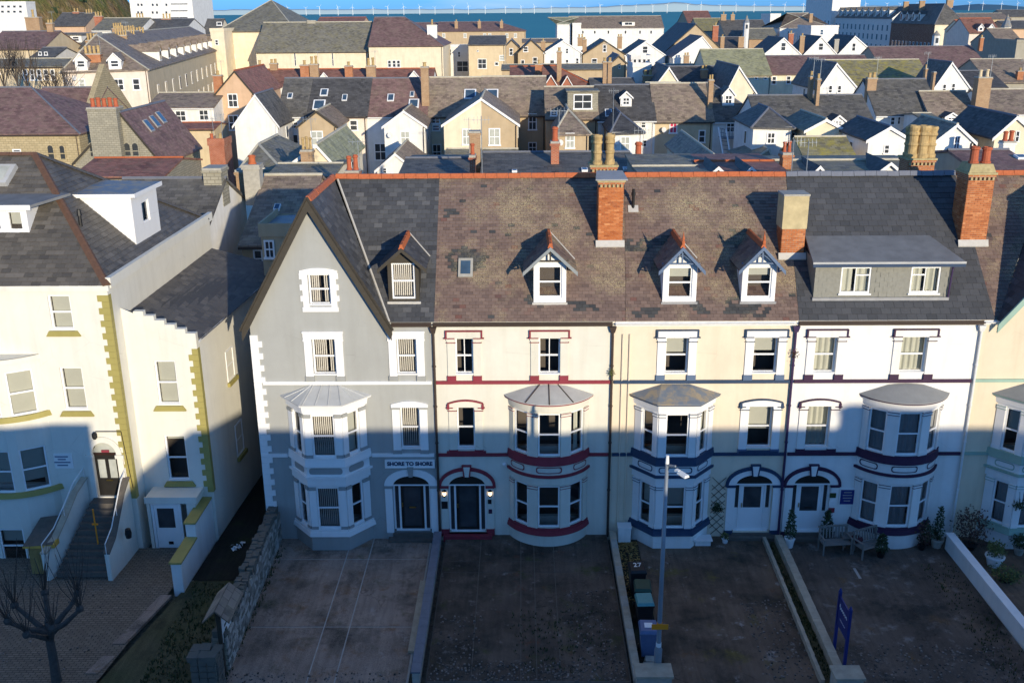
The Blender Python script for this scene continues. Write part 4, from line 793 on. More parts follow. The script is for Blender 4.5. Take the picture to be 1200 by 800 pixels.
# ---- chimneys on the party walls
chimney(h2, 6.24, 7.16, 2.42, 3.35, 10.3, 13.35, pots=())
q = MB('lead'); q.prism([(6.1, 2.28, 13.56), (7.3, 2.28, 13.56), (7.2, 3.4, 13.72), (6.2, 3.4, 13.72)], (0, 0, .05)); q.build('chimney_cap', h2)
chimney(h3, 6.42, 7.28, 1.98, 2.8, 9.9, 12.95, cap=False, render_from=11.72, capm='cement')
PY, PR = 'pot_yellow', 'pot_red'
chimney(h4, 6.60, 7.56, 2.38, 3.4, 10.2, 13.55, pots=((6.85, 2.75, .62, .17, PR, 0), (7.3, 2.75, .6, .17, PR, 0)))
q = MB('stone_cap'); q.taper(7.08, 2.89, 13.721, 14.02, .5, .52, .40, .42); q.build('chimney_cap', h4)
for p in [o for o in h4.children if o.name.startswith('chimney') and o.type == 'MESH']:
    for ch in p.children:
        if ch.name.startswith('chimney_pot'): ch.location.z += .30
# rear stacks of the same row, seen over the ridge
def rear_stack(house, x0, x1, y0, y1, zt, pots, m='brick_orange'): return chimney(house, x0, x1, y0, y1, 10.5, zt, m, pots, flash=False, bricks=False)
rear_stack(h2, 6.2, 7.25, 6.2, 7.1, 13.35, ((6.46, 6.42, 1.2, .165, PY, 1), (6.97, 6.42, 1.22, .17, PY, 1), (6.40, 6.88, 1.15, .16, PY, 1), (7.02, 6.88, 1.2, .16, PY, 1)), 'brick_orange')
rear_stack(h4, 5.75, 6.85, 6.2, 7.15, 13.55, ((5.95, 6.45, 1.3, .2, PY, 1), (6.35, 6.4, 1.3, .21, PY, 1), (6.7, 6.5, 1.25, .2, PY, 1), (6.0, 6.9, 1.2, .19, PY, 1), (6.5, 6.9, 1.2, .19, PY, 1)))
def stone(q, c, hx, hy, hz, rn, t=None):
    v = [(c[0]+sx*hx*rn.uniform(.75, 1), c[1]+sy*hy*rn.uniform(.75, 1), c[2]+sz*hz*rn.uniform(.75, 1)) for sz in (-1, 1) for sx, sy in ((-1, -1), (1, -1), (1, 1), (-1, 1))]
    q.add(v, [(3, 2, 1, 0), (4, 5, 6, 7), (0, 1, 5, 4), (1, 2, 6, 5), (2, 3, 7, 6), (3, 0, 4, 7)], t=rn.random() if t is None else t)
# ------------------------------------------------------------------ the tall cream house on the left
hl = thing('guest_house', 'tall ivory house with olive quoins, hipped slate roof and steps up to an arched door', 'house', (-4.65, 0, 0))
LX = 4.65; fy = -1.0
def lx(*p): return tuple(v+LX for v in p)
mb = MB('ivory_render'); mb.M = Matrix.Translation((0, fy, 0))
whs = [(-6.82, -6.02, 8.82, 10.1), (-6.8, -5.98, 5.72, 7.38), (-10.4, -8.0, 5.8, 7.4), (-10.4, -8.0, 2.7, 4.4), (-10.4, -8, -.2, 1.2), (-6.07, -5.15, 2.16, 4.42)]
whs = [(*lx(a_, b_), c_, d_) for a_, b_, c_, d_ in whs]
facade(mb, [(-8.4, -.6), (0, -.6), (0, 10.5), (-8.4, 10.5)], whs, .18)
mb.M = None; mb.poly([(0, fy, -.6), (0, 11.1, -.6), (0, 11.1, 10.6), (0, fy, 10.6)]); mb.box(-.02, .16, fy+.01, 11.1, 10.35, 10.72); mb.poly([(0, 11.1, -.6), (-8.4, 11.1, -.6), (-8.4, 11.1, 10.5), (0, 11.1, 10.5)])
mb.box(-8.4, .12, fy-.16, fy-.003, 10.28, 10.48)
mb.build('wall', hl); rm = MB('room'); rm.M = Matrix.Translation((0, fy, 0)); [roombox(rm, *w_) for w_ in whs]; rm.build('room', hl)
def lwin(w_, y, dr, **k): return sash(hl, Matrix.Translation((w_[0], y, w_[2])), w_[1]-w_[0], w_[3]-w_[2], 0, dr, .07, **k)
for i, dr in ((0, ('roller', .98)), (1, ('roller', .97))): lwin(whs[i], fy, dr)
def osill(x0, x1, z, y): q = MB('trim_olive'); q.prism([(x0-.22, y-.1, z-.24), (x1+.22, y-.1, z-.24), (x1+.10, y-.1, z-.04), (x0-.10, y-.1, z-.04)], (0, -.11, 0)); q.build('window_sill', hl)
for w_ in whs[:2]: osill(w_[0], w_[1], w_[2], fy)
def quoins(x, y, z0, z1, s=1, w=(.24, .38)):
    n = int((z1-z0)/.235)
    for k in range(n):
        e = w[k % 2]; q = MB('trim_olive'); q.box(x-e if s > 0 else x, x+.03 if s > 0 else x+e, y-.04, y+.2, z0+k*.235+.003, z0+(k+1)*.235-.003); q.build('quoin', hl)
quoins(0, fy, 2.1, 10.25)
# bow on the left, three storeys of it
class _P: pass
def arcplan(cx, hw, D, n=24):
    Rr = (hw*hw+D*D)/(2*D); am = math.asin(hw/Rr); return Plan([(cx+Rr*math.sin(-am+2*am*k/n), fy+Rr-D-Rr*math.cos(-am+2*am*k/n)) for k in range(n+1)]), am, Rr
bcx, bhw, bD = -9.25+LX, 1.75, .8; sm, am, Rr = arcplan(bcx, bhw, bD); sm.init()
ds = [-am, -am*.86, -am*.40, -am*.24, am*.24, am*.40, am*.86, am]; A_ = lambda t: Vector((bcx+Rr*math.sin(t), fy+Rr-bD-Rr*math.cos(t)))
bmb = MB('ivory_render'); WZl = ((-.25, 1.2), (2.72, 4.4), (5.72, 7.42)); pls = [A_(t) for t in ds]
for i in range(7):
    a_, b_ = pls[i], pls[i+1]; U = b_-a_; w = U.length; N_ = Vector((U.y, -U.x)).normalized(); Mx = frame((a_.x, a_.y, 0), (U.x, U.y, 0), (N_.x, N_.y, 0)); bmb.M = Mx
    facade(bmb, [(0, -.6), (w, -.6), (w, 7.9), (0, 7.9)], [(.003, w-.003, z0, z1) for z0, z1 in WZl] if i % 2 else [], .12)
    if i % 2 and i > 1:
        for k, (z0, z1) in enumerate(WZl): sash(hl, Mx @ Matrix.Translation((.006, 0, z0)), w-.012, z1-z0, 0, (('roller', .4), ('roller', .8), ('roller', .97))[k], .03)
bmb.M = None; bmb.build('bay_wall', hl)
for z in (2.52, 5.52): q = MB('trim_olive'); band(q, sm, 0, .12, z, z+.2, 'trim_olive', .08); q.build('bay_sill', hl)
q = MB('ivory_render'); band(q, sm, 0, .05, 7.72, 7.9); q.poly([(p.x, p.y, 7.9) for p in sm.off(.05)]+[]); q.build('bay_cornice', hl)
# the set-back wing with the lean-to roof and stepped parapet
wy = -.1; wx1 = -2.0+LX; mb = MB('ivory_render'); mb.M = Matrix.Translation((0, wy, 0))
ww = [(*lx(-3.68, -2.88), 5.55, 7.3), (*lx(-3.66, -2.86), 2.4, 4.28)]
facade(mb, [(.002, -.6), (wx1, -.6), (wx1, 8.15), (.002, 9.35)], ww, .16); mb.M = None
n = 6
for k in range(n):                                      # steps of the parapet
    x0 = .45+k*(wx1-.45)/n; x1 = x0+(wx1-.45)/n; z = 9.22-(k+.0)*(9.22-8.2)/n; mb.box(x0, x1-.002, wy-.02, wy+.22, z-.6, z)
sk = .055                                               # the side wall runs slightly outwards
mb.poly([(wx1, wy, -.6), (wx1+sk*11, 11, -.6), (wx1+sk*11, 11, 8.1), (wx1, wy, 8.1)]); mb.poly([(wx1+sk*11, 11, -.6), (0, 11, -.6), (0, 11, 8.9), (wx1+sk*11, 11, 8.1)])
mb.build('wing_wall', hl); rm = MB('room'); rm.M = Matrix.Translation((0, wy, 0)); [roombox(rm, *w_, .18, .8) for w_ in ww]; rm.build('room', hl)
lwin(ww[0], wy, ('roller', .98)); lwin(ww[1], wy, ('roller', .12)); osill(*ww[0][:3], wy); osill(*ww[1][:3], wy); quoins(wx1, wy, 1.9, 7.95, 1, (.2, .34))
def lean(x, y, h=0): return Vector((x, y, 8.98-(8.98-8.1)*(x/(wx1+sk*max(0, y)))+h))
mb = MB('slate_left'); mb.poly([lean(0, wy+.2), lean(wx1+.12, wy+.2), lean(wx1+sk*11+.12, 11), lean(0, 11)]); wr = mb.build('wing_roof', hl)
def leanp(p, q, h): return lean(q, p, h+.02)
o = slates(wr, [(wy+.22, .02), (11, .02), (11, wx1+.14+sk*11), (wy+.22, wx1+.14)], 'slate_left', .36, .24, leanp, 81); o.data.flip_normals()
q = MB('pipe_white'); q.prism([(wx1+.1, wy, 8.0), (wx1+sk*11+.1, 11, 8.0), (wx1+sk*11+.1, 11, 8.1), (wx1+.1, wy, 8.1)], (.02, 0, 0)); q.tube((wx1+.45, 8.5, 7.9), (wx1+.58, 8.7, 0), .05, n=6); q.tube((wx1+.12, 4, 3.9), (wx1+.5, 8.5, 5.2), .05, n=6); q.build('gutter', hl)
for yy, z0, z1 in ((2.6, 5.4, 6.7), (6.1, 5.2, 6.9), (6.0, 2.2, 3.9), (2.8, 2.0, 3.4)):   # side windows of the wing
    x = wx1+sk*yy+.012; Mx = frame((x, yy, z0), (sk, 1, 0), (1, -sk, 0)); 
    o = sash(hl, Mx, .85, z1-z0, 0, None, -.02); q = MB('pane_dark'); q.M = Mx; q.poly([(.0, .075, 0), (.85, .075, 0), (.85, .075, z1-z0), (0, .075, z1-z0)]); q.build('backing', o)
    q = MB('trim_olive'); q.M = Mx; q.box(-.1, .95, -.12, -.005, -.16, -.0); q.build('window_sill', hl)
# main roof
Ax, Ay, Az = -8.8+LX, 3.8, 14.4
mb = MB('slate_left'); C0, C1 = Vector((.10, fy-.15, 10.46)), Vector((.10, 10.6, 10.46)); Ap = Vector((Ax, Ay, Az)); Al = Vector((-9, Ay, Az))
fl = lambda p: Vector(p)-Vector((0, 0, .04))
mb.poly([fl((-9, fy-.15, 10.46)), fl(C0), fl(Ap), fl(Al)]); mb.poly([fl(C0), fl(C1), fl(Ap)]); mb.poly([fl(C1), fl((-9, 10.6, 10.46)), fl(Al), fl(Ap)]); lr = mb.build('roof', hl)
e1 = Vector((0, Ay-C0.y, Az-10.46)); l1 = e1.length; e1.normalize(); n1 = Vector((0, -e1.z, e1.y))
def lf(x, s, h): return Vector((x, C0.y, 10.46))+e1*s+n1*h
slates(lr, [(-8.4, 0), (.10, 0), (Ax, l1), (-8.4, l1)], 'slate_left', .34, .2, lf, 82)
e2 = Vector((Ax-.10, 0, Az-10.46)); l2 = e2.length; e2.normalize(); n2 = Vector((e2.z, 0, -e2.x))
def lf2(y, s, h): return Vector((.10, y, 10.46))+e2*s+n2*h
slates(lr, [(C0.y, 0), (10.6, 0), (Ay, l2)], 'slate_left', .34, .2, lf2, 83)
def hips(parent, p, q, m): 
    p, q = Vector(p), Vector(q); k = max(1, round((q-p).length/.45)); d = (q-p)/k; b_ = MB(m); x = d.normalized(); sd = x.cross(Vector((0, 0, 1))).normalized(); up = sd.cross(x)
    v = [sd*a_+up*c_+x*e for e in (.005, d.length-.01) for a_, c_ in ((-.15, -.06), (-.05, .05), (.05, .05), (.15, -.06))]; b_.add(v, [(0, 1, 5, 4), (1, 2, 6, 5), (2, 3, 7, 6), (3, 2, 1, 0), (4, 5, 6, 7)]); me = b_.mesh('hip_tile')
    for i in range(k): link('hip_tile', me, parent, p+d*i)
plain('hip_brown', (.13, .07, .045), .8, .2, 5)
hips(lr, C0+Vector((0, 0, .06)), Ap+Vector((0, 0, .06)), 'hip_brown'); hips(lr, C1+Vector((0, 0, .06)), Ap+Vector((0, 0, .06)), 'roof_blue'); hips(lr, Al+Vector((.6, 0, .05)), Ap+Vector((0, 0, .05)), 'hip_brown')
# box dormer on the side slope
y0, y1, z0, z1, xf, xb = 3.2, 5.95, 10.78, 12.95, -.42, -3.5
q = MB('trim_white'); q.M = frame((xf, y0, 0), (0, 1, 0), (1, 0, 0)); facade(q, [(0, z0), (y1-y0, z0), (y1-y0, z1), (0, z1)], [(1.0, 1.75, 11.6, 12.45)], .1); q.M = None
q.poly([(xb, y0, z0+1.8), (xf, y0, z0-.2), (xf, y0, z1), (xb, y0, z1)]); q.poly([(xf, y1, z0-.2), (xb, y1, z0+1.8), (xb, y1, z1), (xf, y1, z1)]); q.build('box_dormer', hl)
sash(hl, frame((xf, y0+1.0, 11.6), (0, 1, 0), (1, 0, 0)), .75, .85, 0, ('roller', .95), .04, name='dormer_window', hbar=False)
q = MB('bay_lead'); q.prism([(xb-.5, y0-.15, z1+.02), (xf+.2, y0-.15, z1+.02), (xf+.2, y1+.15, z1+.02), (xb-.5, y1+.15, z1+.12)], (0, 0, .02)); q.box(xb-.5, xf+.22, y0-.17, y0-.152, z1-.12, z1+.02, 'trim_white'); q.box(xf+.203, xf+.225, y0-.15, y1+.15, z1-.14, z1+.03, 'trim_white'); q.build('dormer_roof', hl)
q = MB('lead'); q.prism([(xf+.02, y0-.1, z0+.0), (xf+.55, y0-.1, z0-.36), (xf+.55, y1+.1, z0-.36), (xf+.02, y1+.1, z0+.0)], (-.02, 0, -.03)); q.build('flashing', hl)
# front dormer with flat roof
fy0 = .75; fx0, fx1 = -8.3, -7.96+LX; q = MB('trim_white'); q.M = Matrix.Translation((0, fy0, 0)); hs_ = [(-4.05-.0, -3.5, 12.05, 12.78), (-4.9, -4.3, 12.05, 12.78)]
facade(q, [(fx0, 11.9), (fx1, 11.9), (fx1, 13.0), (fx0, 13.0)], hs_, .1); q.M = None; q.poly([(fx1, fy0, 11.7), (fx1, 2.4, 13.0), (fx1, fy0, 13.0)]); q.build('front_dormer', hl)
for w_ in hs_: sash(hl, Matrix.Translation((w_[0], fy0, w_[2])), w_[1]-w_[0], w_[3]-w_[2], 0, ('roller', .7), .04, name='dormer_window', hbar=False)
q = MB('felt'); q.prism([(fx0, fy0-.25, 13.03), (fx1+.3, fy0-.25, 13.03), (fx1+1.0, 2.3, 13.16), (fx0, 2.3, 13.16)], (0, 0, .1)); q.box(fx0, fx1+.3, fy0-.27, fy0-.253, 12.86, 13.04, 'trim_white'); q.build('dormer_roof', hl)
q = MB('gull_grey'); k = l1*.74; q.add([lf(x, s, h) for h in (0, .22) for x, s in ((-6.3, k), (-4.75, k), (-4.6, k+.95), (-6.3, k+.95))], [(0, 1, 5, 4), (1, 2, 6, 5), (2, 3, 7, 6), (3, 0, 4, 7), (4, 5, 6, 7)]); o = q.build('roof_light', hl); q = MB('pane_pale'); q.add([lf(x, s, .228) for x, s in ((-6.3, k+.15), (-4.9, k+.15), (-4.8, k+.85), (-6.3, k+.85))], [(0, 1, 2, 3)]); q.build('pane', o)
q = MB('black'); p = lf2(1.35, 2.4, 0); q.tube(p, p+Vector((0, 0, .62)), .07, n=8); q.tube(p+Vector((0, 0, .4)), p+Vector((0, 0, .62)), .1, .07, n=8); q.build('vent_pipe', hl)
# arched door of the house at the head of the steps
cx = -5.61+LX; q = MB('door_dark'); H0, H1 = 2.16, 3.85
q.box(cx-.45, cx+.45, fy+.1, fy+.16, H0, H1); d = q.build('front_door', hl); q = MB('pane_pale'); q.box(cx-.34, cx-.07, fy+.085, fy+.099, H0+.75, H1-.18); q.box(cx+.07, cx+.34, fy+.085, fy+.099, H0+.75, H1-.18); q.build('door_glass', d); q = MB('brass'); q.box(cx-.12, cx+.12, fy+.08, fy+.099, H0+.62, H0+.67); q.build('letterbox', d)
q = MB('pane_pink'); q.poly([(x, fy+.11, z) for x, z in ellip(cx, .45, .49, 3.93)], 'pane_pale'); q.box(cx-.45, cx+.45, fy+.06, fy+.105, 3.86, 3.95, 'door_brown'); q.box(cx-.14, cx+.14, fy+.05, fy+.1, 3.97, 4.06, 'trim_red'); q.build('fanlight', hl)
q = MB('ivory_render'); i_, o_ = ellip(cx, .46, .50, 3.92), ellip(cx, .66, .72, 3.92)
for k in range(20): q.prism([(i_[k][0], fy-.07, i_[k][1]), (o_[k][0], fy-.07, o_[k][1]), (o_[k+1][0], fy-.07, o_[k+1][1]), (i_[k+1][0], fy-.07, i_[k+1][1])], (0, -.07, 0))
for s in (-1, 1): xa, xb_ = sorted((cx+s*.462, cx+s*.68)); q.box(xa, xb_, fy-.07, fy+.01, 2.16, 3.78); q.box(xa-.05, xb_+.05, fy-.11, fy+.01, 3.78, 3.915)
q.build('door_surround', hl)
lm = thing('wall_lantern', 'small black lantern on a bracket above the arched door of the ivory house', 'lantern', (-5.45, -1.0, 4.75)); q = MB('black'); q.tube((-.35, -.06, .12), (.6, -.06, .12), .018, n=6); q.tube((.6, -.06, .12), (.75, -.06, -2.2), .015, n=6); q.build('bracket', lm); q = MB('black'); q.lathe([(.05, -.18), (.1, -.1), (.1, .02), (.03, .1)], (-.38, -.12, .02), 8); q.build('lamp_head', lm)
pq = thing('wall_plaque', 'pale blue lettered plaque on the shaded wall beside the arched door', 'plaque', (-7.24, -1.012, 3.66)); q = MB('trim_white'); q.box(-.40, .40, -.02, .01, -.30, .30); q.build('board', pq)
for z, s in ((.18, .5), (.07, .3), (-.05, .62), (-.17, .4)): q = MB('trim_grey'); q.box(-s/2, s/2, -.026, -.021, z-.025, z+.025, 'blue_paint'); q.build('lettering_line', pq)
# porch of the lower door
q = MB('ivory_render'); px0, px1 = -4.32+LX, -2.55+LX; q.box(px0, px1+.2, -1.02, wy-.002, 1.9, 2.12); q.box(px0-.03, px1+.17, -1.06, -1.022, 1.88, 2.15); q.box(px0, px0+.12, -.98, wy, -.4, 1.9); q.box(px1-.25, px1+.1, -.98, wy, -.4, 1.898); q.build('porch', hl)
q = MB('upvc'); q.box(px0+.14, px0+.24, -.95, -.87, -.1, 1.88); q.box(px0+1.18, px0+1.28, -.95, -.87, -.1, 1.88); q.box(px0+.24, px0+1.18, -.95, -.87, 1.78, 1.88); d = q.build('lower_door', hl)
q = MB('upvc'); q.box(px0+.25, px0+1.17, -.93, -.89, -.08, 1.77); q.build('door_leaf', d); q = MB('pane_dark'); q.box(px0+.36, px0+1.0, -.945, -.931, .8, 1.62); q.build('door_glass', d); q = MB('black'); q.box(px0+.66, px0+.84, -.95, -.931, .08, .2); q.build('cat_flap', d)
# entrance steps with flanking walls
st = thing('entrance_steps', 'flight of dark stone steps between curved white walls up to the arched door', 'steps', (-5.62, -1.0, 0))
NS = 11
for k in range(NS):
    z = (k+1)*2.12/NS; y = -2.15+k*1.85/NS; w = .78-.22*k/NS
    q = MB('step_stone'); sx_ = -.45*(1-k/NS); q.box(-w-.18*(1-k/NS)+sx_, w+sx_+.12*(1-k/NS), y-.02, .0-.002*k, z-2.12/NS, z-.002); q.build('step', st)
for s, xs in ((-1, (-1.62, -1.18, -.80)), (1, (.52, .60, .64))):
    pts = [(xs[0], -2.3, 1.02), (xs[0]+(xs[1]-xs[0])*.5, -1.7, 1.35), (xs[1], -1.2, 1.95), (xs[1]*.5+xs[2]*.5, -.6, 2.6), (xs[2], -.04, 2.95)]; q = MB('ivory_render'); cap = MB('kerb_stone' if s < 0 else 'step_stone')
    for (xa, ya, za), (xb_, yb_, zb_) in zip(pts, pts[1:]):
        w = .16*s; P8 = [(xa, ya, -.4), (xa+w, ya, -.4), (xb_+w, yb_, -.4), (xb_, yb_, -.4), (xa, ya, za), (xa+w, ya, za), (xb_+w, yb_, zb_), (xb_, yb_, zb_)]
        q.add(P8, [(0, 1, 5, 4), (1, 2, 6, 5), (3, 2, 6, 7), (0, 3, 7, 4), (4, 5, 6, 7)]); C8 = [(x+(-.04*s if i in (0, 3) else .04*s), y, z+h) for h in (.003, .07) for i, (x, y, z) in enumerate(P8[4:])]; cap.add(C8, [(0, 1, 5, 4), (1, 2, 6, 5), (2, 3, 7, 6), (3, 0, 4, 7), (4, 5, 6, 7)])
    q.build('flank_wall', st); cap.build('coping', st)
    r_ = MB('pipe_white'); hp = [(x+.08*s, y, z+.42) for x, y, z in pts]; r_.path(hp, .022, 6); [r_.tube((x, y, z-.42), (x, y, z), .016, n=5) for x, y, z in hp[::2]]; r_.build('handrail', st)
op = thing('marker_post', 'thin orange post standing beside the handrail of the steps', 'post', (-5.68, -2.45, .45)); q = MB('brick_tan'); plain('orange_paint', (.8, .28, .02), .5, .05); q = MB('orange_paint'); q.tube((0, 0, 0), (0, 0, 1.95), .028, n=6); q.build('post', op)
q = MB('orange_paint'); q.box(-.11, .11, -.02, .02, 1.30, 1.36); q.build('crossbar', op)
wl = thing('wall_letterbox', 'black oval plate on the white flank wall of the steps', 'letterbox', (-4.55, -2.35, 1.35)); q = MB('black'); q.lathe([(.02, -.22), (.1, -.18), (.13, 0), (.1, .18), (.02, .22)], (0, 0, 0), 8); q.build('plate', wl)
# bike store in front of the bow
bs = thing('storage_shed', 'small ochre timber store with a sloping roof in front of the ivory bow', 'shed', (-7.55, -2.3, 0)); plain('ochre', (.55, .34, .07), .7, .15, 4); plain('ochre_dark', (.30, .215, .08), .8, .2, 4)
for k in range(6): q = MB('ochre_dark'); q.box(-.5+k*.16, -.5+(k+1)*.16-.008, -.62, -.58, 0, 1.22); q.build('plank', bs)
q = MB('ochre_dark'); q.box(-.5, .46, -.578, .7, 0, 1.15); q.build('box', bs); q = MB('ochre'); q.prism([(-.62, -.75, 1.2), (.55, -.75, 1.28), (.55, .8, 1.72), (-.62, .8, 1.55)], (0, 0, .06), 'step_stone'); q.prism([(.552, -.76, 1.14), (.552, .82, 1.12), (.552, .82, 1.74), (.552, -.76, 1.29)], (.05, 0, 0), 'ochre'); q.prism([(-.62, -.752, 1.12), (.55, -.752, 1.14), (.55, -.752, 1.275), (-.62, -.752, 1.195)], (0, -.04, 0), 'ochre'); q.build('roof', bs)
# boundary wall of the ivory house towards the alley, copings in two steps
bw = thing('garden_wall', 'white boundary wall with two stepped olive copings beside the dark alley', 'wall', (-2.3, -.1, 0))
for a_, b_, z in ((-2.05, -.02, 1.62), (-3.85, -2.06, 1.02)):
    q = MB('white_paint'); q.box(-.18, .18, a_, b_, -.4, z); q.build('wall_section', bw); q = MB('trim_olive'); q.box(-.23, .22, a_-.05, b_, z+.002, z+.07); q.build('coping', bw)
bag = thing('litter_bag', 'crumpled white bag lying on the dark alley ground', 'bag', (-1.05, -.9, -.1)); q = MB('trim_white'); rn = random.Random(3)
for k in range(9): x, y = rn.uniform(-.22, .22), rn.uniform(-.25, .25); q.add([(x+rn.uniform(-.14, .14), y+rn.uniform(-.14, .14), rn.uniform(.0, .16)) for _ in range(4)], [(0, 1, 2), (0, 2, 3), (1, 2, 3)])
q.build('bag', bag)
# ------------------------------------------------------------------ ground of the front yards
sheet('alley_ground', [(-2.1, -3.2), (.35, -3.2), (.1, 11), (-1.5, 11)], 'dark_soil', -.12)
sheet('garden_ground', [(-3.2, -9.15), (.7, -9.15), (.2, -3.2), (-2.1, -3.2)], 'mossy', -.14); sheet('paved_drive', [(-12, -9.15), (-3.2, -9.15), (-2.6, -3.9), (-2.6, -1.0), (-12, -1.0)], 'drive_paver', -.06)
q = MB('kerb_stone')
for k, (x, y, l) in enumerate(((-2.85, -4.75, .95), (-3.05, -5.75, 1.0), (-3.25, -6.7, .85), (-3.5, -8.2, .9))): q = MB('yard_concrete'); q.prism([(x-.2+.2, y+l/2, -.03), (x-.2-.0, y-l/2, -.03), (x+.2, y-l/2, -.03), (x+.4, y+l/2, -.03)], (0, 0, .1)); o = q.build('path_slab'); o['kind'] = 'structure'
fc = MB('joint'); fc.box(.42, 6.45, -9.05, .0, -.35, -.211); o = fc.build('forecourt', kind='structure'); 
xs = [.45, 3.28, 4.15, 6.40]; ys = [-9.0, -6.0, -5.95+.0, -2.9, -.02]; ys = [-9.0, -5.95, -1.6, -.02]
for i in range(3):
    for j in range(3): q = MB('yard_concrete'); g = .022; q.box(xs[i]+g, xs[i+1]-g, ys[j]+g, ys[j+1]-g, -.24, -.205+.004*((i+j) % 2)); q.build('concrete_slab', o)
fc = MB('step_stone'); fc.box(7.0, 13.35, -9.05, 0, -.35, -.07); o = fc.build('forecourt', kind='structure')
xs = [7.02, 8.4, 9.95, 10.45, 11.2, 13.33]; ys = [-9.0, -2.75, -2.0, -.02]
for i in range(5):
    for j in range(3):
        q = MB('yard_tarmac'); g = .014; q.box(xs[i]+g, xs[i+1]-g, ys[j]+g, ys[j+1]-g, -.1, -.062-.004*((i+j) % 2)); q.build('concrete_slab', o)
sheet('forecourt', [(14.5, -9.05), (19.3, -9.05), (19.45, 0), (14.5, 0)], 'yard_brown', -.15); sheet('forecourt', [(19.8, -9.05), (26.2, -9.05), (26.3, 0), (20.0, 0)], 'yard_mid', -.2); sheet('forecourt', [(26.6, -9.05), (34, -9.05), (34, 0), (26.6, 0)], 'yard_brown', -.2)
sheet('planting_bed', [(13.68, -9.05), (14.5, -9.05), (14.5, -.3), (13.68, -.3)], 'dark_soil', -.13)
q = MB('yard_mid'); q.box(22.3, 22.40, -3.0, -2.3, -.199, -.193, 'joint'); q.build('ground_marking', kind='structure')
rn = random.Random(41); q = MB('yard_stone'); slatemat('yard_stone', [(0, (.06, .05, .042)), (1, (.24, .20, .17))], rough=.95)
for (x0, x1, y0, y1, n, z) in ((7.1, 13.2, -9, -8, 420, -.06), (7.2, 8.6, -8, -5.5, 110, -.06), (11.5, 13.1, -8, -4, 160, -.06), (17.6, 19.2, -8.8, -4.5, 260, -.148), (20.2, 25.8, -9, -7, 380, -.198), (.7, 6.2, -9, -8.4, 120, -.203), (-9, -4, -9, -3.4, 90, -.058)):
    for k in range(n): s = rn.uniform(.012, .035); stone(q, (rn.uniform(x0, x1), rn.uniform(y0, y1), z+s*.3), s, s*1.2, s*.6, rn) if 'stone' in globals() else None
if q.f: q.build('loose_gravel', kind='stuff')
# fallen leaves on the bed
rn = random.Random(8); q = MB('leaf_litter'); slatemat('leaf_litter', [(0, (.12, .055, .02)), (.5, (.26, .15, .04)), (1, (.42, .30, .10))])
for k in range(900):
    x, y = rn.uniform(13.72, 14.46), -.5-rn.random()**1.6*4.2; a_ = rn.random()*6.3; s = rn.uniform(.03, .065); z = -.126+rn.random()*.03; dx, dy = math.cos(a_)*s, math.sin(a_)*s
    q.add([(x-dx, y-dy, z), (x+dy*.5, y-dx*.5, z+rn.random()*.03), (x+dx, y+dy, z), (x-dy*.5, y+dx*.5, z+rn.random()*.02)], [(0, 1, 2, 3)], t=rn.random())
o = q.build('fallen_leaves', kind='stuff'); 
rn = random.Random(9); q = MB('moss_tuft'); slatemat('moss_tuft', [(0, (.02, .03, .01)), (1, (.06, .08, .02))])
for (x0, x1, y0, y1, n) in ((.5, .8, -9, -.6, 260), (-1.9, .2, -9, -3.4, 900), (9.6, 12.8, -8.6, -5.2, 240), (19.42, 19.72, -8.8, -.6, 420), (24.8, 26.1, -9, -2, 320), (-9.5, -3.9, -9, -3.4, 260)):
    for k in range(n):
        x, y = rn.uniform(x0, x1), rn.uniform(y0, y1); z = -.2 if x > .3 else -.13; z = -.17 if 19.4 < x < 19.8 else z; z = -.062 if 9 < x < 13 else z
        for _ in range(2): a_ = rn.random()*6.3; h = rn.uniform(.04, .12); q.add([(x, y, z-.02), (x+.05*math.cos(a_), y+.05*math.sin(a_), z-.02), (x+.06*math.cos(a_+.5), y+.06*math.sin(a_+.5), z+h)], [(0, 1, 2)], t=rn.random())
q.build('weeds', kind='stuff')
# ------------------------------------------------------------------ dividing walls, kerbs, gate piers
dw = thing('dividing_wall', 'low grey wall between the grey house forecourt and its red-trimmed neighbour', 'wall', (6.72, 0, 0)); q = MB('cement'); q.box(-.11, .11, -9.1, -.45, -.4, .30); q.build('wall_body', dw)
for k in range(18): q = MB('slate_cap'); y = -9.12+k*.48; q.box(-.15, .15, y, y+.472, .302, .36); q.build('coping_stone', dw)
q = MB('kerb_stone')
for k in range(4): y = -7.4+k*1.05; q = MB('kerb_stone'); q.box(6.28, 6.58, y, y+1.04, -.24, -.12); o = q.build('edging_slab'); o['kind'] = 'structure'
dw = thing('dividing_wall', 'thin low wall with pale coping between the red-trimmed house yard and the wheelie bins', 'wall', (13.52, 0, 0)); q = MB('cement'); q.box(-.09, .09, -9.3, -.4, -.4, .24); q.build('wall_body', dw)
for k in range(14): q = MB('kerb_stone' if k % 3 else 'cement'); y = -9.32+k*.64; q.box(-.12, .12, y, y+.63, .242, .29); q.build('coping_stone', dw)
def pier(x, y, label, w=.42, h=.6):
    t = thing('gate_pier', label, 'pier', (x, y, 0)); q = MB('cement'); q.box(-w, w, -.28, .28, -.4, h); q.build('pier_body', t); q = MB('kerb_stone'); q.box(-w-.05, w+.05, -.33, .33, h+.002, h+.08); q.build('cap_stone', t)
pier(13.95, -9.45, 'pale rendered gate pier at the foot of the lamp post', .52); pier(19.75, -9.55, 'pale rendered gate pier at the end of the two yard kerbs', .4)
kb = thing('yard_kerb', 'thin pale kerb edging the grass strip on the cream house side', 'kerb', (19.35, 0, 0))
for k in range(14): q = MB('kerb_stone'); y = -9.1+k*.62; sk_ = .028; q.box(-.06+sk_*(y+4), .06+sk_*(y+4), y, y+.612, -.4, .06); q.build('kerb_stone', kb)
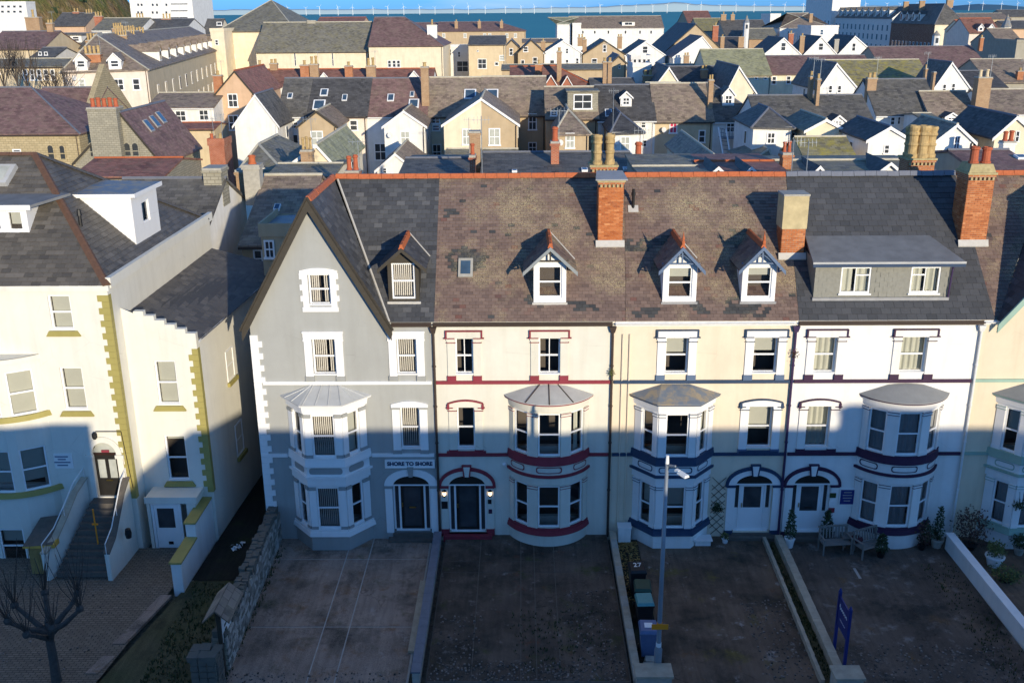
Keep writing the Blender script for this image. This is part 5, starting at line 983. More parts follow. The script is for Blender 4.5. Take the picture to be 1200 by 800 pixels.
kb = thing('yard_kerb', 'wider pale wall top edging the grass strip on the white house side', 'kerb', (19.92, 0, 0))
for k in range(14): q = MB('kerb_stone'); y = -9.1+k*.62; q.box(-.14+.02*(y+4), .14+.02*(y+4), y, y+.612, -.4, .15); q.build('coping_stone', kb)
sheet('grass_strip', [(19.3, -9.1), (19.75, -9.1), (19.85, -.4), (19.45, -.4)], 'mossy', -.17)
dw = thing('dividing_wall', 'white rendered wall with flat coping between the white house yard and the potted garden', 'wall', (26.38, 0, 0)); q = MB('white_paint'); q.box(-.11, .11, -9.2, -.9, -.4, .42); q.build('wall_body', dw)
for k in range(11): q = MB('trim_white'); y = -9.22+k*.76; q.box(-.16, .16, y, y+.753, .422, .49); q.build('coping_stone', dw)
# rubble wall left of the grey house: separate stones, larger copings on top
sw = thing('rubble_wall', 'rough grey stone wall with upright cope stones beside the grey house forecourt', 'wall', (.25, 0, 0)); rn = random.Random(12)
def wx(y): return .0+.03*(-y)
q = MB('stone_grey'); q.add([(wx(y)+dx, y, z) for y in (-8.3, -.1) for dx in (-.2, .2) for z in (-.4, 1.0)], [(0, 2, 3, 1), (4, 5, 7, 6), (0, 1, 5, 4), (2, 6, 7, 3), (1, 3, 7, 5)]); q.build('wall_core', sw)
q = MB('wall_stone')
def stone(q, c, hx, hy, hz, rn, t=None):
    v = [(c[0]+sx*hx*rn.uniform(.75, 1), c[1]+sy*hy*rn.uniform(.75, 1), c[2]+sz*hz*rn.uniform(.75, 1)) for sz in (-1, 1) for sx, sy in ((-1, -1), (1, -1), (1, 1), (-1, 1))]
    q.add(v, [(3, 2, 1, 0), (4, 5, 6, 7), (0, 1, 5, 4), (1, 2, 6, 5), (2, 3, 7, 6), (3, 0, 4, 7)], t=rn.random() if t is None else t)
z = -.3
while z < .98:
    for sd in (-1, 1):
        y = -8.3
        while y < -.1: l = rn.uniform(.14, .34); stone(q, (wx(y)+sd*.19, y+l/2, z+.065), .06, l*.49, .068, rn); y += l
    z += .13
q.build('face_stones', sw, kind='stuff')
y = -8.3
while y < -.1:
    l = rn.uniform(.15, .27)
    for dx in (-.1, .1): q = MB('wall_stone'); stone(q, (wx(y)+dx+rn.uniform(-.05, .05), y+l/2, 1.08), .12, l*.46, rn.uniform(.07, .2), rn, rn.uniform(.35, 1)); q.mats = q.mats; o = q.build('cope_stone', sw)
    y += l
sp = thing('stone_pier', 'dark stone gate pier at the street end of the rubble wall', 'pier', (.38, -9.25, 0)); rn = random.Random(4); z = -.3
q = MB('stone_grey'); q.box(-.38, .38, -.3, .3, -.4, 1.1); q.build('pier_core', sp)
while z < 1.1:
    for x in (-.26, .0, .26): q = MB('wall_stone'); stone(q, (x, -.3, z+.1), .13, .07, .1, rn); q.build('stone', sp)
    for y in (-.15, .15): q = MB('wall_stone'); stone(q, (.38, y, z+.1), .07, .15, .1, rn); q.build('stone', sp)
    z += .205

for x in (-.28, .0, .28):
    for y in (-.2, .18): q = MB('wall_stone'); stone(q, (x+rn.uniform(-.03, .03), y, 1.15), .17, .2, rn.uniform(.06, .12), rn, rn.uniform(.3, .8)); q.build('cap_stone', sp)

nb = thing('notice_board', 'white notice board under a small brown pitched roof on dark posts', 'notice board', (.62, -7.9, 0))
for y in (-.62, .52): q = MB('dark_timber'); q.box(-.06, .06, y, y+.1, -.3, 2.0); q.build('post', nb)
q = MB('trim_white'); q.box(-.03, .03, -.5, .5, .85, 1.78); q.build('board', nb); q = MB('dark_timber'); q.box(-.05, .05, -.52, .52, .78, .846); q.build('board_frame', nb)
for y, s in ((.25, .2), (.05, .12), (-.1, .22)): q = MB('trim_navy'); q.box(.031, .036, y-s/2, y+s/2, 1.3-.1*s, 1.36, 'black'); q.build('printed_line', nb)
for s in (-1, 1):
    q = MB('roof_brown'); q.prism([(0, -.85, 2.28), (s*.42, -.85, 1.88), (s*.42, .78, 1.88), (0, .78, 2.28)][::-s], (0, 0, .05)); q.build('board_roof', nb)
# ------------------------------------------------------------------ street furniture and yard objects
lp = thing('street_lamp', 'tall grey steel street lamp with a single white lantern in front of the cream house', 'street lamp', (14.14, -9.0, 0)); plain('galv', (.25, .28, .31), .5, .1, 3, .3); plain('lamp_white', (.8, .8, .76), .4, .03)
q = MB('galv'); q.lathe([(.12, -.4), (.12, 1.1), (.075, 1.2), (.07, 3), (.052, 7.32)], n=10); q.build('column', lp, True)
q = MB('lamp_white'); q.tube((0, 0, 7.30), (0, 0, 7.55), .06, .045, 8); q.build('collar', lp)
q = MB('galv'); q.tube((0, 0, 7.25), (.20, -.25, 7.33), .035, n=6); q.tube((0, 0, 7.1), (.12, -.1, 7.28), .02, n=5); q.build('bracket', lp)
q = MB('lamp_white'); c_ = Matrix.Translation((.25, -.35, 7.36)) @ Matrix.Rotation(R(-55), 4, 'Z') @ Matrix.Rotation(R(6), 4, 'Y'); q.M = c_
c_ = Matrix.Translation((0, 0, -.12)) @ c_ @ Matrix.Scale(.62, 4); q.M = c_
q.add([(-.12, -.10, -.05), (.12, -.10, -.05), (.12, .10, -.05), (-.12, .10, -.05), (-.10, -.08, .06), (.10, -.08, .06), (.10, .08, .06), (-.10, .08, .06)], [(3, 2, 1, 0), (4, 5, 6, 7), (0, 1, 5, 4), (1, 2, 6, 5), (2, 3, 7, 6), (3, 0, 4, 7)])
q.taper(.36, 0, -.05, .05, .26, .15, .22, .11); ho = q.build('lantern', lp); q = MB('pane_pale'); q.M = c_; q.box(.15, .58, -.11, .11, -.075, -.052); q.build('lens', ho)
q = MB('orange_paint'); q.tube((0, 0, 1.86), (0, 0, 2.04), .085, n=10); q.box(-.25, .25, -.105, -.09, 1.86, 2.04); q.build('number_plate', lp)
q = MB('trim_white'); q.tube((0, 0, 1.2), (0, 0, 1.34), .086, n=10); q.build('label', lp)
def bin_(x, y, label, body, lid, rz=0, mark=None, h=.98):
    t = thing('wheelie_bin', label, 'bin', (x, y, -.13), 'bins beside the low dividing wall', rz)
    q = MB(body); q.taper(0, 0, .06, h, .2, .24, .27, .33); q.box(-.29, .29, -.35, .35, h-.06, h-.0); q.build('body', t)
    q = MB(lid); q.add([(-.29, -.37, h+.01), (.29, -.37, h+.01), (.29, .34, h+.01), (-.29, .34, h+.01), (-.25, -.3, h+.09), (.25, -.3, h+.09), (.25, .28, h+.11), (-.25, .28, h+.11)], [(0, 1, 5, 4), (1, 2, 6, 5), (2, 3, 7, 6), (3, 0, 4, 7), (4, 5, 6, 7), (3, 2, 1, 0)]); l = q.build('lid', t)
    q = MB(body); q.tube((-.22, .4, h), (.22, .4, h), .018, n=6); q.build('handle', t)
    for s in (-1, 1): q = MB('black'); q.tube((s*.24, .26, .1), (s*.29, .26, .1), .1, n=12); q.build('wheel', t)
    if mark: m_ = words(mark[0], .3, l, (0, 0, h+.125), (R(8), 0, 0), 'trim_white', .004); 
    return t, l, h
plain('bin_black', (.02, .017, .018), .5, .1); plain('bin_green', (.02, .06, .04), .5, .1); plain('bin_teal', (.10, .28, .27), .5, .1); plain('bin_blue', (.10, .15, .27), .5, .1)
bin_(14.05, -4.1, 'black bin with a white painted 27 on its lid', 'bin_black', 'bin_black', .05, ('27',), 1.05)
bin_(14.12, -5.15, 'dark green bin between the black bin and the teal lidded one', 'bin_black', 'bin_green', -.06)
bin_(14.08, -6.0, 'bin with a teal lid next to the dark green one', 'bin_black', 'bin_teal', .04)
t, l, h = bin_(14.02, -7.55, 'blue lidded bin with a pale sticker nearest the lamp post', 'bin_blue', 'bin_blue', -.03); q = MB('trim_white'); q.box(-.13, .13, -.14, .12, h+.105, h+.112); q.build('sticker', l)
wb = thing('water_butt_box', 'white painted box standing under the downpipe by the cream house bay', 'box', (13.98, -.35, -.13)); q = MB('white_paint'); q.taper(0, 0, 0, .62, .24, .2, .24, .2); q.build('box', wb); q = MB('trim_white'); q.box(-.27, .27, -.23, .22, .622, .68); q.build('lid', wb)
bsn = thing('estate_sign', 'dark blue board with white script lettering on two blue posts', 'sign', (20.08, -7.86, -.2)); plain('sign_blue', (.02, .03, .16), .5, .05)
for y in (.52, -.50): q = MB('sign_blue'); q.box(-.045, .045, y-.045, y+.045, 0, 2.25); q.tube((0, y, 2.25), (0, y, 2.37), .06, .01, 8); q.build('post', bsn)
q = MB('sign_blue'); q.box(-.02, .02, -.455, .475, 1.1, 2.12); q.build('board', bsn); q = MB('trim_white'); q.path([(-.026, .36-k*.018, 1.80+.07*math.sin(k*.95)*(1.6 if k < 5 else .55)) for k in range(40)], .011, 5); q.build('script_lettering', bsn); q = MB('trim_white'); q.path([(-.026, .25-k*.02, 1.42+.018*math.sin(k*1.4)) for k in range(26)], .006, 4); q.build('script_lettering', bsn)
plain('bench_wood', (.20, .185, .165), .8, .15, 4)
def bench(x, y, rz, label):
    t = thing('garden_bench', label, 'bench', (x, y, -.2), 'slatted benches below the white house window', rz)
    for k in range(5): q = MB('bench_wood'); q.box(-.55, .55, -.42+k*.1, -.33+k*.1-.002, .42, .45); q.build('seat_slat', t)
    for k in range(9): q = MB('bench_wood'); xx = -.5+k*.125; q.prism([(xx-.03, .08, .47), (xx+.03, .08, .47), (xx+.03, .16, .9), (xx-.03, .16, .9)], (0, -.02, 0)); q.build('back_slat', t)
    q = MB('bench_wood'); q.box(-.58, .58, .14, .19, .9, .97); q.build('top_rail', t)
    for sx in (-.56, .52):
        q = MB('bench_wood'); q.box(sx, sx+.05, -.42, -.37, 0, .64); q.build('leg', t); q = MB('bench_wood'); q.box(sx, sx+.05, .09, .14, 0, .9); q.build('leg', t); q = MB('bench_wood'); q.box(sx-.01, sx+.06, -.44, .1, .642, .68); q.build('armrest', t)
bench(21.95, -.95, .10, 'weathered bench nearer the white front door, next to the clipped bush'); bench(23.15, -1.15, .42, 'weathered bench turned towards the curved bay, a dark cushion on it')
cu = thing('cushion', 'dark red cushion leaning on the bench by the curved bay', 'cushion', (22.78, -1.1, .25)); q = MB('cush'); plain('cush', (.08, .02, .025), .9, .1); q.lathe([(.02, -.1), (.2, -.07), (.24, 0), (.2, .07), (.02, .1)], (0, 0, .1), 10); q.build('cushion', cu, True)
tb = thing('garden_table', 'small square wooden table between the two benches', 'table', (22.55, -.78, -.2)); 
for k in range(4): q = MB('bench_wood'); q.box(-.26, .26, -.26+k*.13, -.26+(k+1)*.13-.008, .5, .53); q.build('top_slat', tb)
for sx in (-1, 1):
    for sy in (-1, 1): q = MB('bench_wood'); q.box(sx*.22-.02, sx*.22+.02, sy*.22-.02, sy*.22+.02, 0, .498); q.build('leg', tb)
slatemat('leaf_dark', [(0, (.012, .025, .012)), (.6, (.03, .055, .02)), (1, (.06, .085, .03))], rough=.7); slatemat('leaf_yellow', [(0, (.03, .05, .015)), (.6, (.09, .11, .03)), (1, (.17, .17, .05))], rough=.7); slatemat('leaf_red', [(0, (.03, .018, .015)), (.6, (.08, .03, .025)), (1, (.10, .07, .03))], rough=.7)
def leaves(q, n, fn, s, rn):
    for _ in range(n):
        c_ = fn(); d = Vector((rn.gauss(0, 1), rn.gauss(0, 1), rn.gauss(0, 1))).normalized(); e = d.orthogonal().normalized(); l = s*rn.uniform(.6, 1.3)
        q.add([c_, c_+d*l*.5+e*l*.28, c_+d*l, c_+d*l*.5-e*l*.28], [(0, 1, 2, 3)], t=rn.random())
def potplant(x, y, label, h, r, potm, ph, pr, lm_='leaf_dark', shape='cone', z=-.2, group=None, cat='potted plant', n=420):
    t = thing('potted_plant', label, cat, (x, y, z), group); rn = random.Random(int(x*77+y*13))
    q = MB(potm); q.lathe([(pr*.7, 0), (pr, ph*.85), (pr*1.1, ph*.87), (pr*1.1, ph), (pr*.9, ph), (pr*.85, ph*.8)], n=14); q.build('pot', t)
    q = MB('dark_timber'); q.tube((0, 0, ph*.7), (0, 0, ph+h*.4), .02, .012, 6); q.build('stem', t)
    def f():
        k = rn.random()
        if shape == 'cone': rr = r*(.75 if k < .1 else (1-k)**.55)*(math.sqrt(rn.random())*.5+.5); a_ = rn.random()*6.3; return Vector((rr*math.cos(a_), rr*math.sin(a_), ph+.02+k*h))
        v = Vector((rn.gauss(0, 1), rn.gauss(0, 1), rn.gauss(0, 1))).normalized()*rn.uniform(.5, 1)*(1+.25*math.sin(5*rn.random())); return Vector((v.x*r, v.y*r, ph+h*.5+v.z*h*.5))
    q = MB(lm_); leaves(q, n, f, .1, rn); q.build('foliage', t, kind='stuff')
potplant(20.33, -.75, 'clipped conical bush in a white pot left of the white front door', 1.15, .24, 'trim_white', .42, .19); potplant(21.88, -.30, 'clipped dark bush right of the white front door behind the bench', .95, .24, 'black', .34, .17)
potplant(23.6, -1.5, 'dark low shrub against the plinth of the curved bay', .7, .26, 'black', .25, .16); potplant(26.0, -.75, 'tall narrow conifer in a pale pot beside the white dividing wall', 1.3, .22, 'cement', .36, .24); potplant(25.65, -.55, 'round bush filling the corner between curved bay and downpipe', .8, .38, 'black', .2, .2, 'leaf_dark', 'ball')
potplant(25.35, -.95, 'bare twiggy shrub at the right edge of the curved bay', .9, .3, 'black', .2, .14, 'leaf_red', 'ball', n=160)
potplant(27.6, -2.1, 'spiky yellow-green plant in a large white pot beyond the dividing wall', .55, .34, 'trim_white', .42, .32, 'leaf_yellow', 'ball'); potplant(27.55, -3.2, 'low yellow-green shrub spreading on the ground beyond the dividing wall', .4, .55, 'black', .12, .2, 'leaf_yellow', 'ball', n=520)
potplant(27.2, -.9, 'large reddish brown bush beside the pale green trimmed bay', 1.5, .62, 'black', .2, .25, 'leaf_red', 'ball', n=900); potplant(28.9, -1.3, 'small shrub in a pale pot by the green sill', .5, .3, 'cement', .3, .2, 'leaf_dark', 'ball'); potplant(29.2, -2.2, 'low dark plant in a round pot at the photo edge', .4, .35, 'slate_cap', .3, .25, 'leaf_dark', 'ball')
hb = thing('hanging_basket', 'small hanging basket on the pillar of the green trimmed bay', 'hanging basket', (28.75, -1.05, 1.75)); q = MB('black'); q.tube((0, .1, .5), (0, 0, .12), .008, n=4); q.build('chain', hb); q = MB('leaf_dark'); rn = random.Random(2); leaves(q, 160, lambda: Vector((rn.gauss(0, .1), rn.gauss(0, .1), rn.gauss(0, .07))), .09, rn); q.build('foliage', hb, kind='stuff')
tr = thing('trellis', 'dark diamond lattice trellis on the wall between the canted bay and the door', 'trellis', (17.62, -.03, 0))
for k in range(7):
    for s in (-1, 1):
        z = -.1+k*.33; xa, xb_ = -.27, .27; q = MB('dark_timber'); za, zb_ = (z, z+.54) if s > 0 else (z+.54, z); q.prism([(xa, -.02-.012*(s > 0), za), (xb_, -.02-.012*(s > 0), zb_), (xb_, -.02-.012*(s > 0), zb_+.03), (xa, -.02-.012*(s > 0), za+.03)], (0, -.012, 0)); q.build('lath', tr)
cp = thing('climbing_plant', 'small dark plant clinging to the middle of the trellis', 'plant', (17.6, -.1, 1.15)); q = MB('leaf_dark'); rn = random.Random(5); leaves(q, 120, lambda: Vector((rn.gauss(0, .09), rn.gauss(0, .03), rn.gauss(0, .09))), .1, rn); q.build('foliage', cp, kind='stuff')
ps = thing('planter_box', 'pale blue slab-topped box at the foot of the trellis', 'planter', (17.0, -.55, -.15)); q = MB('white_paint'); q.box(-.3, .3, -.2, .2, 0, .22); q.build('box', ps); q = MB('trim_white'); q.box(-.36, .36, -.26, .24, .222, .26); q.build('lid', ps)
for x, y, l_ in ((17.9, -.5, 'small white pot on the ground below the trellis'), (13.95, -8.45, 'rounded pale stone lying by the lamp post base'), (14.05, -8.1, 'grey rubble stone behind the blue lidded bin')):
    if 'pot' in l_: potplant(x, y, l_, .2, .14, 'trim_white', .2, .13, 'leaf_yellow', 'ball', -.15, n=60)
    else: t = thing('loose_stone', l_, 'stone', (x, y, -.13)); q = MB('cement'); stone(q, (0, 0, .12), .2, .17, .14, random.Random(int(y*9))); q.build('stone', t)
nbd = thing('information_board', 'square blue information board between the white front door and the curved bay', 'sign', (22.62, -.03, 1.58)); q = MB('gull_grey'); q.box(-.30, .30, -.02, .02, -.34, .34, 'trim_white'); q.build('board_frame', nbd); q = MB('blue_paint'); q.box(-.27, .27, -.027, -.021, -.31, .31, 'sign_blue'); q.build('board', nbd)
for z, s in ((.2, .3), (.08, .36), (-.04, .34), (-.16, .25)): q = MB('trim_grey'); q.box(-s/2, s/2, -.031, -.0275, z-.02, z+.02); q.build('printed_line', nbd)
for z, m_, l_ in ((1.66, 'leaf_yellow', 'small yellow rating plate beside the white front door'), (1.33, 'trim_white', 'small white plate under the yellow one by the white front door'), (1.02, 'trim_red', 'small dark red plate lowest beside the white front door')):
    t = thing('wall_plate', l_, 'plate', (22.05, -.06, z)); q = MB(m_); q.box(-.12, .12, -.02, .0, -.1, .1); q.build('plate', t)
for x, z, m_, l_ in ((13.35, 6.75, 'leaf_yellow', 'green weed tuft growing behind the brown downpipe'), (20.06, 7.45, 'leaf_red', 'withered weed growing behind the downpipe of the cream house')):
    t = thing('weed_tuft', l_, 'plant', (x, -.12, z)); rn = random.Random(int(x)); q = MB(m_); leaves(q, 70, lambda: Vector((rn.gauss(0, .05), rn.gauss(-.02, .02), rn.gauss(0, .09))), .08, rn); q.build('foliage', t, kind='stuff')
# two lit wall lanterns at the red-trimmed door
em = bpy.data.materials.new('lamp_glow'); em.use_nodes = True; M['lamp_glow'] = em; p = em.node_tree.nodes['Principled BSDF']; p.inputs['Emission Color'].default_value = (1, .72, .42, 1); p.inputs['Emission Strength'].default_value = 2.2
for x, l_ in ((6.98, 'lit wall lantern left of the red-trimmed door'), (8.76, 'lit wall lantern right of the red-trimmed door')):
    t = thing('wall_lantern', l_, 'lantern', (x, -.08, 1.78)); q = MB('black'); q.lathe([(.03, .16), (.085, .1), (.085, .085)], n=8); q.tube((0, .06, -.02), (0, -.02, -.1), .015, n=5); q.lathe([(.02, -.16), (.05, -.1), (.05, -.09)], n=8); q.build('lantern_frame', t); q = MB('lamp_glow'); q.lathe([(.035, -.085), (.06, -.02), (.06, .08)], n=8); q.build('bulb', t)
for x, z, m_, l_ in ((6.98, 1.28, 'black', 'dark menu plate below the left lantern'), (8.76, 1.0, 'trim_purple', 'narrow dark plate below the right lantern'), (8.74, 1.42, 'black', 'house number plate 26 under the right lantern')):
    t = thing('wall_plate', l_.replace(' 26', ''), 'plate', (x, -.06, z)); q = MB(m_); w_ = .12 if 'menu' in l_ else .07; q.box(-w_, w_, -.02, 0, -w_*1.3, w_*1.3); q.build('plate', t)
t = thing('security_light', 'small round white security light on the pink-grey wall above the yard', 'light', (9.33, -.05, 3.02)); q = MB('trim_white'); q.lathe([(.02, -.07), (.08, -.04), (.085, .02), (.03, .07)], n=10); q.build('lamp', t)
# pollarded tree by the gravel drive
plain('bark', (.08, .07, .062), .95, .3, 8, bmp=.5); plain('twig', (.075, .06, .05), .9, .2, 5, bmp=0)
def pollard(x, y, label, h, rn, nl=6, whips=13, wl=(1.0, 2.0), group=None):
    t = thing('pollarded_tree', label, 'tree', (x, y, -.1), group); q = MB('bark'); tops = []
    q.tube((0, 0, -.3), (.03, 0, h*.5), h*.1, h*.08, 10); q.tube((.03, 0, h*.5), (.0, .05, h), h*.08, h*.075, 10)
    for k in range(nl):
        a_ = 6.283*k/nl+rn.uniform(-.3, .3); p = Vector((0, .05, h*rn.uniform(.88, 1))); r = h*.066
        for j in range(4): nx = p+Vector((math.cos(a_)*h*.15, math.sin(a_)*h*.15, h*rn.uniform(.08, .2))); q.tube(p, nx, r, r*.86, 7); p = nx; r *= .86; a_ += rn.uniform(-.35, .35)
        q.lathe([(.02, -.1), (r*1.8, -.05), (r*2.1, .04), (r*1.4, .12), (.01, .16)], p, 7); tops.append(p)
    q.build('trunk', t); w = MB('twig')
    for p in tops:
        for _ in range(whips):
            a_ = rn.random()*6.3; l = rn.uniform(*wl); sp_ = rn.uniform(.03, .24); m_ = p+Vector((math.cos(a_)*sp_*l, math.sin(a_)*sp_*l, l*.45)); e = m_+Vector((math.cos(a_+rn.uniform(-.7, .7))*.12*l, math.sin(a_)*.12*l, l*.5)); w.tube(p, m_, .013, .010, 4, cap=False); w.tube(m_, e, .010, .006, 4, cap=False)
    w.build('crown', t, kind='stuff')
pollard(-4.45, -9.0, 'pollarded bare tree with long upright shoots by the paved drive', 1.7, random.Random(6), 7, 16, (.4, 2.2))
# ------------------------------------------------------------------ the other side of the street, whose roofs shade the yards
OPP = ['hipped white end house across the street from the ivory house', 'cream house across the street next to the hipped end', 'white house third along across the street', 'cream house fourth along across the street', 'white house fifth along across the street', 'cream house last along across the street']
def back_row(x0, n, label0, ridge, step=6.6, hipL=False):
    for i in range(n):
        xa = x0+i*step; t = thing('terraced_house', OPP[i], 'house', (xa, -38.4, 0), 'houses on the far side of the street'); q = MB('cream_render' if i % 2 else 'white_render'); hs2 = [(a_, a_+.9, z, z+1.5) for a_ in (1.0, 4.4) for z in (.8, 3.6, 6.3)]
        q.M = frame((step, 5.4, 0), (-1, 0, 0), (0, 1, 0)); facade(q, [(.0, -.4), (step, -.4), (step, 8.4), (0, 8.4)], hs2, .15)
        for w_ in hs2: sash(t, q.M @ Matrix.Translation((w_[0], 0, w_[2])), .9, 1.5, 0, None, .05); 
        q.M = None; q.poly([(0, -4.6, -.4), (step, -4.6, -.4), (step, -4.6, 8.4), (0, -4.6, 8.4)]); q.poly([(step, 5.4, -.4), (step, -4.6, -.4), (step, -4.6, 8.4), (step, .4, ridge-.15), (step, 5.4, 8.4)][::-1]); k = 4.5 if hipL and i == 0 else 0
        if k: q.poly([(0, 5.4, -.4), (0, -4.6, -.4), (0, -4.6, 8.4), (0, 5.4, 8.4)])
        else: q.poly([(0, 5.4, -.4), (0, -4.6, -.4), (0, -4.6, 8.4), (0, .4, ridge-.15), (0, 5.4, 8.4)])
        q.build('wall', t); q = MB('roof_slate'); q.poly([(0, 5.6, 8.3), (step, 5.6, 8.3), (step, .4, ridge), (k, .4, ridge)][::-1]); q.poly([(0, -4.8, 8.3), (step, -4.8, 8.3), (step, .4, ridge), (k, .4, ridge)])
        if k: q.poly([(0, 5.6, 8.3), (0, -4.8, 8.3), (k, .4, ridge)])
        q.build('roof', t)
        if i == 4: c_ = MB('brick_orange'); c_.box(2.9, 5.5, -.05, .85, ridge-1.4, ridge+.72); c_.box(2.8, 5.6, -.12, .92, ridge+.72, ridge+.86); c_.build('chimney', t)
back_row(10.2, 6, ['hipped white terraced house across the street', 'cream terraced house across the street'], 12.58, 6.6, True)
t = thing('apartment_block', 'flat-roofed white block across the street', 'house', (8.6, -33, 0), None); q = MB('white_render'); q.box(-22, 0, -10, 0, -.4, 11.95); q.build('wall', t); q = MB('felt'); q.box(-22.1, .0, -10.1, .0+.001, 11.952, 12.0); q.build('roof', t)
hs2 = [(x, x+1.2, z, z+1.5) for x in (2, 6, 10, 14, 18) for z in (.9, 3.7, 6.5, 9.2)]
for w_ in hs2: o = sash(t, frame((0, .012, 0), (-1, 0, 0), (0, 1, 0)) @ Matrix.Translation((w_[0], 0, w_[2])), 1.2, 1.5, 0, None, -.04)
# ------------------------------------------------------------------ sea, far coast, hill
m, t, p = base('sea', .6, .12); L(t, mixc(t, noise(t, .004, 5, coords(t, 'Object', (1, .25, 1))), (.03, .20, .22), (.06, .27, .28)), p.inputs['Base Color']); bump(t, p, noise(t, .25, 4, coords(t, 'Object', (1, .4, 1))), .5, .6)
sheet('sea', [(-30000, 470), (30000, 470), (30000, 45000), (-30000, 45000)], 'sea', -.2)
m, t, p = base('cloud', 1, 0); p.inputs['Base Color'].default_value = (.30, .40, .46, 1)
m, t, p = base('far_land', 1, 0); p.inputs['Base Color'].default_value = (.10, .20, .27, 1)
m, t, p = base('hill_scrub', 1, .1); v = coords(t); c_ = mixc(t, ramp(t, noise(t, .035, 6, v, .7), [(.38, (0, 0, 0)), (.62, (1, 1, 1))]), (.19, .115, .055), (.10, .125, .035)); L(t, mixc(t, ramp(t, noise(t, .12, 6, v, .7), [(.5, (0, 0, 0)), (.66, (.8,)*3)]), c_, (.27, .2, .11)), p.inputs['Base Color']); bump(t, p, noise(t, .2, 5, v), 1, 4)
def ridge(name, Y, th, pts, mat, rough, seed):
    rn = random.Random(seed); P_ = []
    for (u0, v0), (u1, v1) in zip(pts, pts[1:]):
        n = max(2, int(abs(u1-u0)/9))
        for k in range(n): f = k/n; P_.append((u0+(u1-u0)*f, v0+(v1-v0)*f+rn.uniform(-rough, rough)))
    P_.append(pts[-1]); W3 = [at(u, v, Y) for u, v in P_]; mb = MB(mat); rows = ((0, 0.0), (.25, .72), (.5, 1.0), (.8, .7), (1, 0)); n = len(W3)
    mb.add([(q.x*(1+fy*th/Y*.3), Y-th*.5+fy*th, -2+(q.z+2)*fz) for fy, fz in rows for q in W3], [(r_*n+i, r_*n+i+1, (r_+1)*n+i+1, (r_+1)*n+i) for r_ in range(4) for i in range(n-1)])
    o = mb.build(name, smooth=True); o['kind'] = 'structure'; return o
ridge('cloud_bank', 26000, 160, [(-60, 14), (120, 12.5), (300, 11.5), (420, 10.8), (560, 11), (640, 9.5), (700, 8), (760, 5.5), (790, 3), (815, 5), (870, 7), (960, 7.5), (1060, 7), (1120, 8), (1260, 8)], 'cloud', .5, 3)
ridge('far_hills', 17000, 2500, [(1085, 12), (1105, 7.5), (1135, 5), (1165, 6), (1180, 9), (1230, 8), (1300, 11)], 'far_land', .25, 4)
mb = MB('hill_scrub'); nx, ny = 40, 24; rn = random.Random(11); v = []
for j in range(ny+1):
    for i in range(nx+1):
        x = -640+i*400/nx; y = 480+j*420/ny; d = math.hypot((x+430)/165, (y-690)/200); h = max(0, 1-d*d)**.7*118; v.append((x, y, -1+h+(rn.uniform(-3.5, 3.5) if h > 4 else 0)))
mb.add(v, [(j*(nx+1)+i, j*(nx+1)+i+1, (j+1)*(nx+1)+i+1, (j+1)*(nx+1)+i) for j in range(ny) for i in range(nx)]); mb.build('hill', smooth=True, kind='structure')
rn = random.Random(14); q = MB('leaf_yellow')
for k in range(900):
    x, y = -430+rn.gauss(0, 80), 690-abs(rn.gauss(40, 80)); d = math.hypot((x+430)/165, (y-690)/200)
    if d < .96:
        z = -1+max(0, 1-d*d)**.7*118; s = rn.uniform(1, 3.2); q.cm = rn.choice(('leaf_yellow', 'leaf_dark', 'leaf_red'))
        for _ in range(3): a_ = rn.random()*6.3; c_, s_ = math.cos(a_)*s, math.sin(a_)*s; q.add([(x-c_, y-s_, z-1), (x+c_, y+s_, z-1), (x+c_*.5+rn.uniform(-1, 1), y+s_*.5, z+s*1.2), (x-c_*.6, y-s_*.5, z+s)], [(0, 1, 2, 3)], t=rn.random())
q.build('hill_shrubs', kind='stuff')
tw = MB('lamp_white'); tw.tube((0, 0, -3), (0, 0, 78), 3.0, 1.8, 6); twm = tw.mesh('tower'); bl = MB('lamp_white'); bl.prism([(-1.0, -3, 0), (1.0, -3, 0), (.3, -3, 30), (-.3, -3, 30)], (0, -.6, 0)); blm = bl.mesh('blade'); rn = random.Random(21)
for k in range(46):
    u = 318+k*19.4+rn.uniform(-3, 3); Y = rn.uniform(9800, 12500); c_ = at(u, 14, Y); t = thing('wind_turbine', 'white offshore wind turbine standing on the sea horizon', 'wind turbine', (c_.x, Y, 0), 'wind turbines far out at sea'); link('tower', twm, t); ph = rn.random()*2
    for j in range(3): o = link('blade', blm, t, (0, 0, 78)); o.rotation_euler.y = ph+j*2.0944
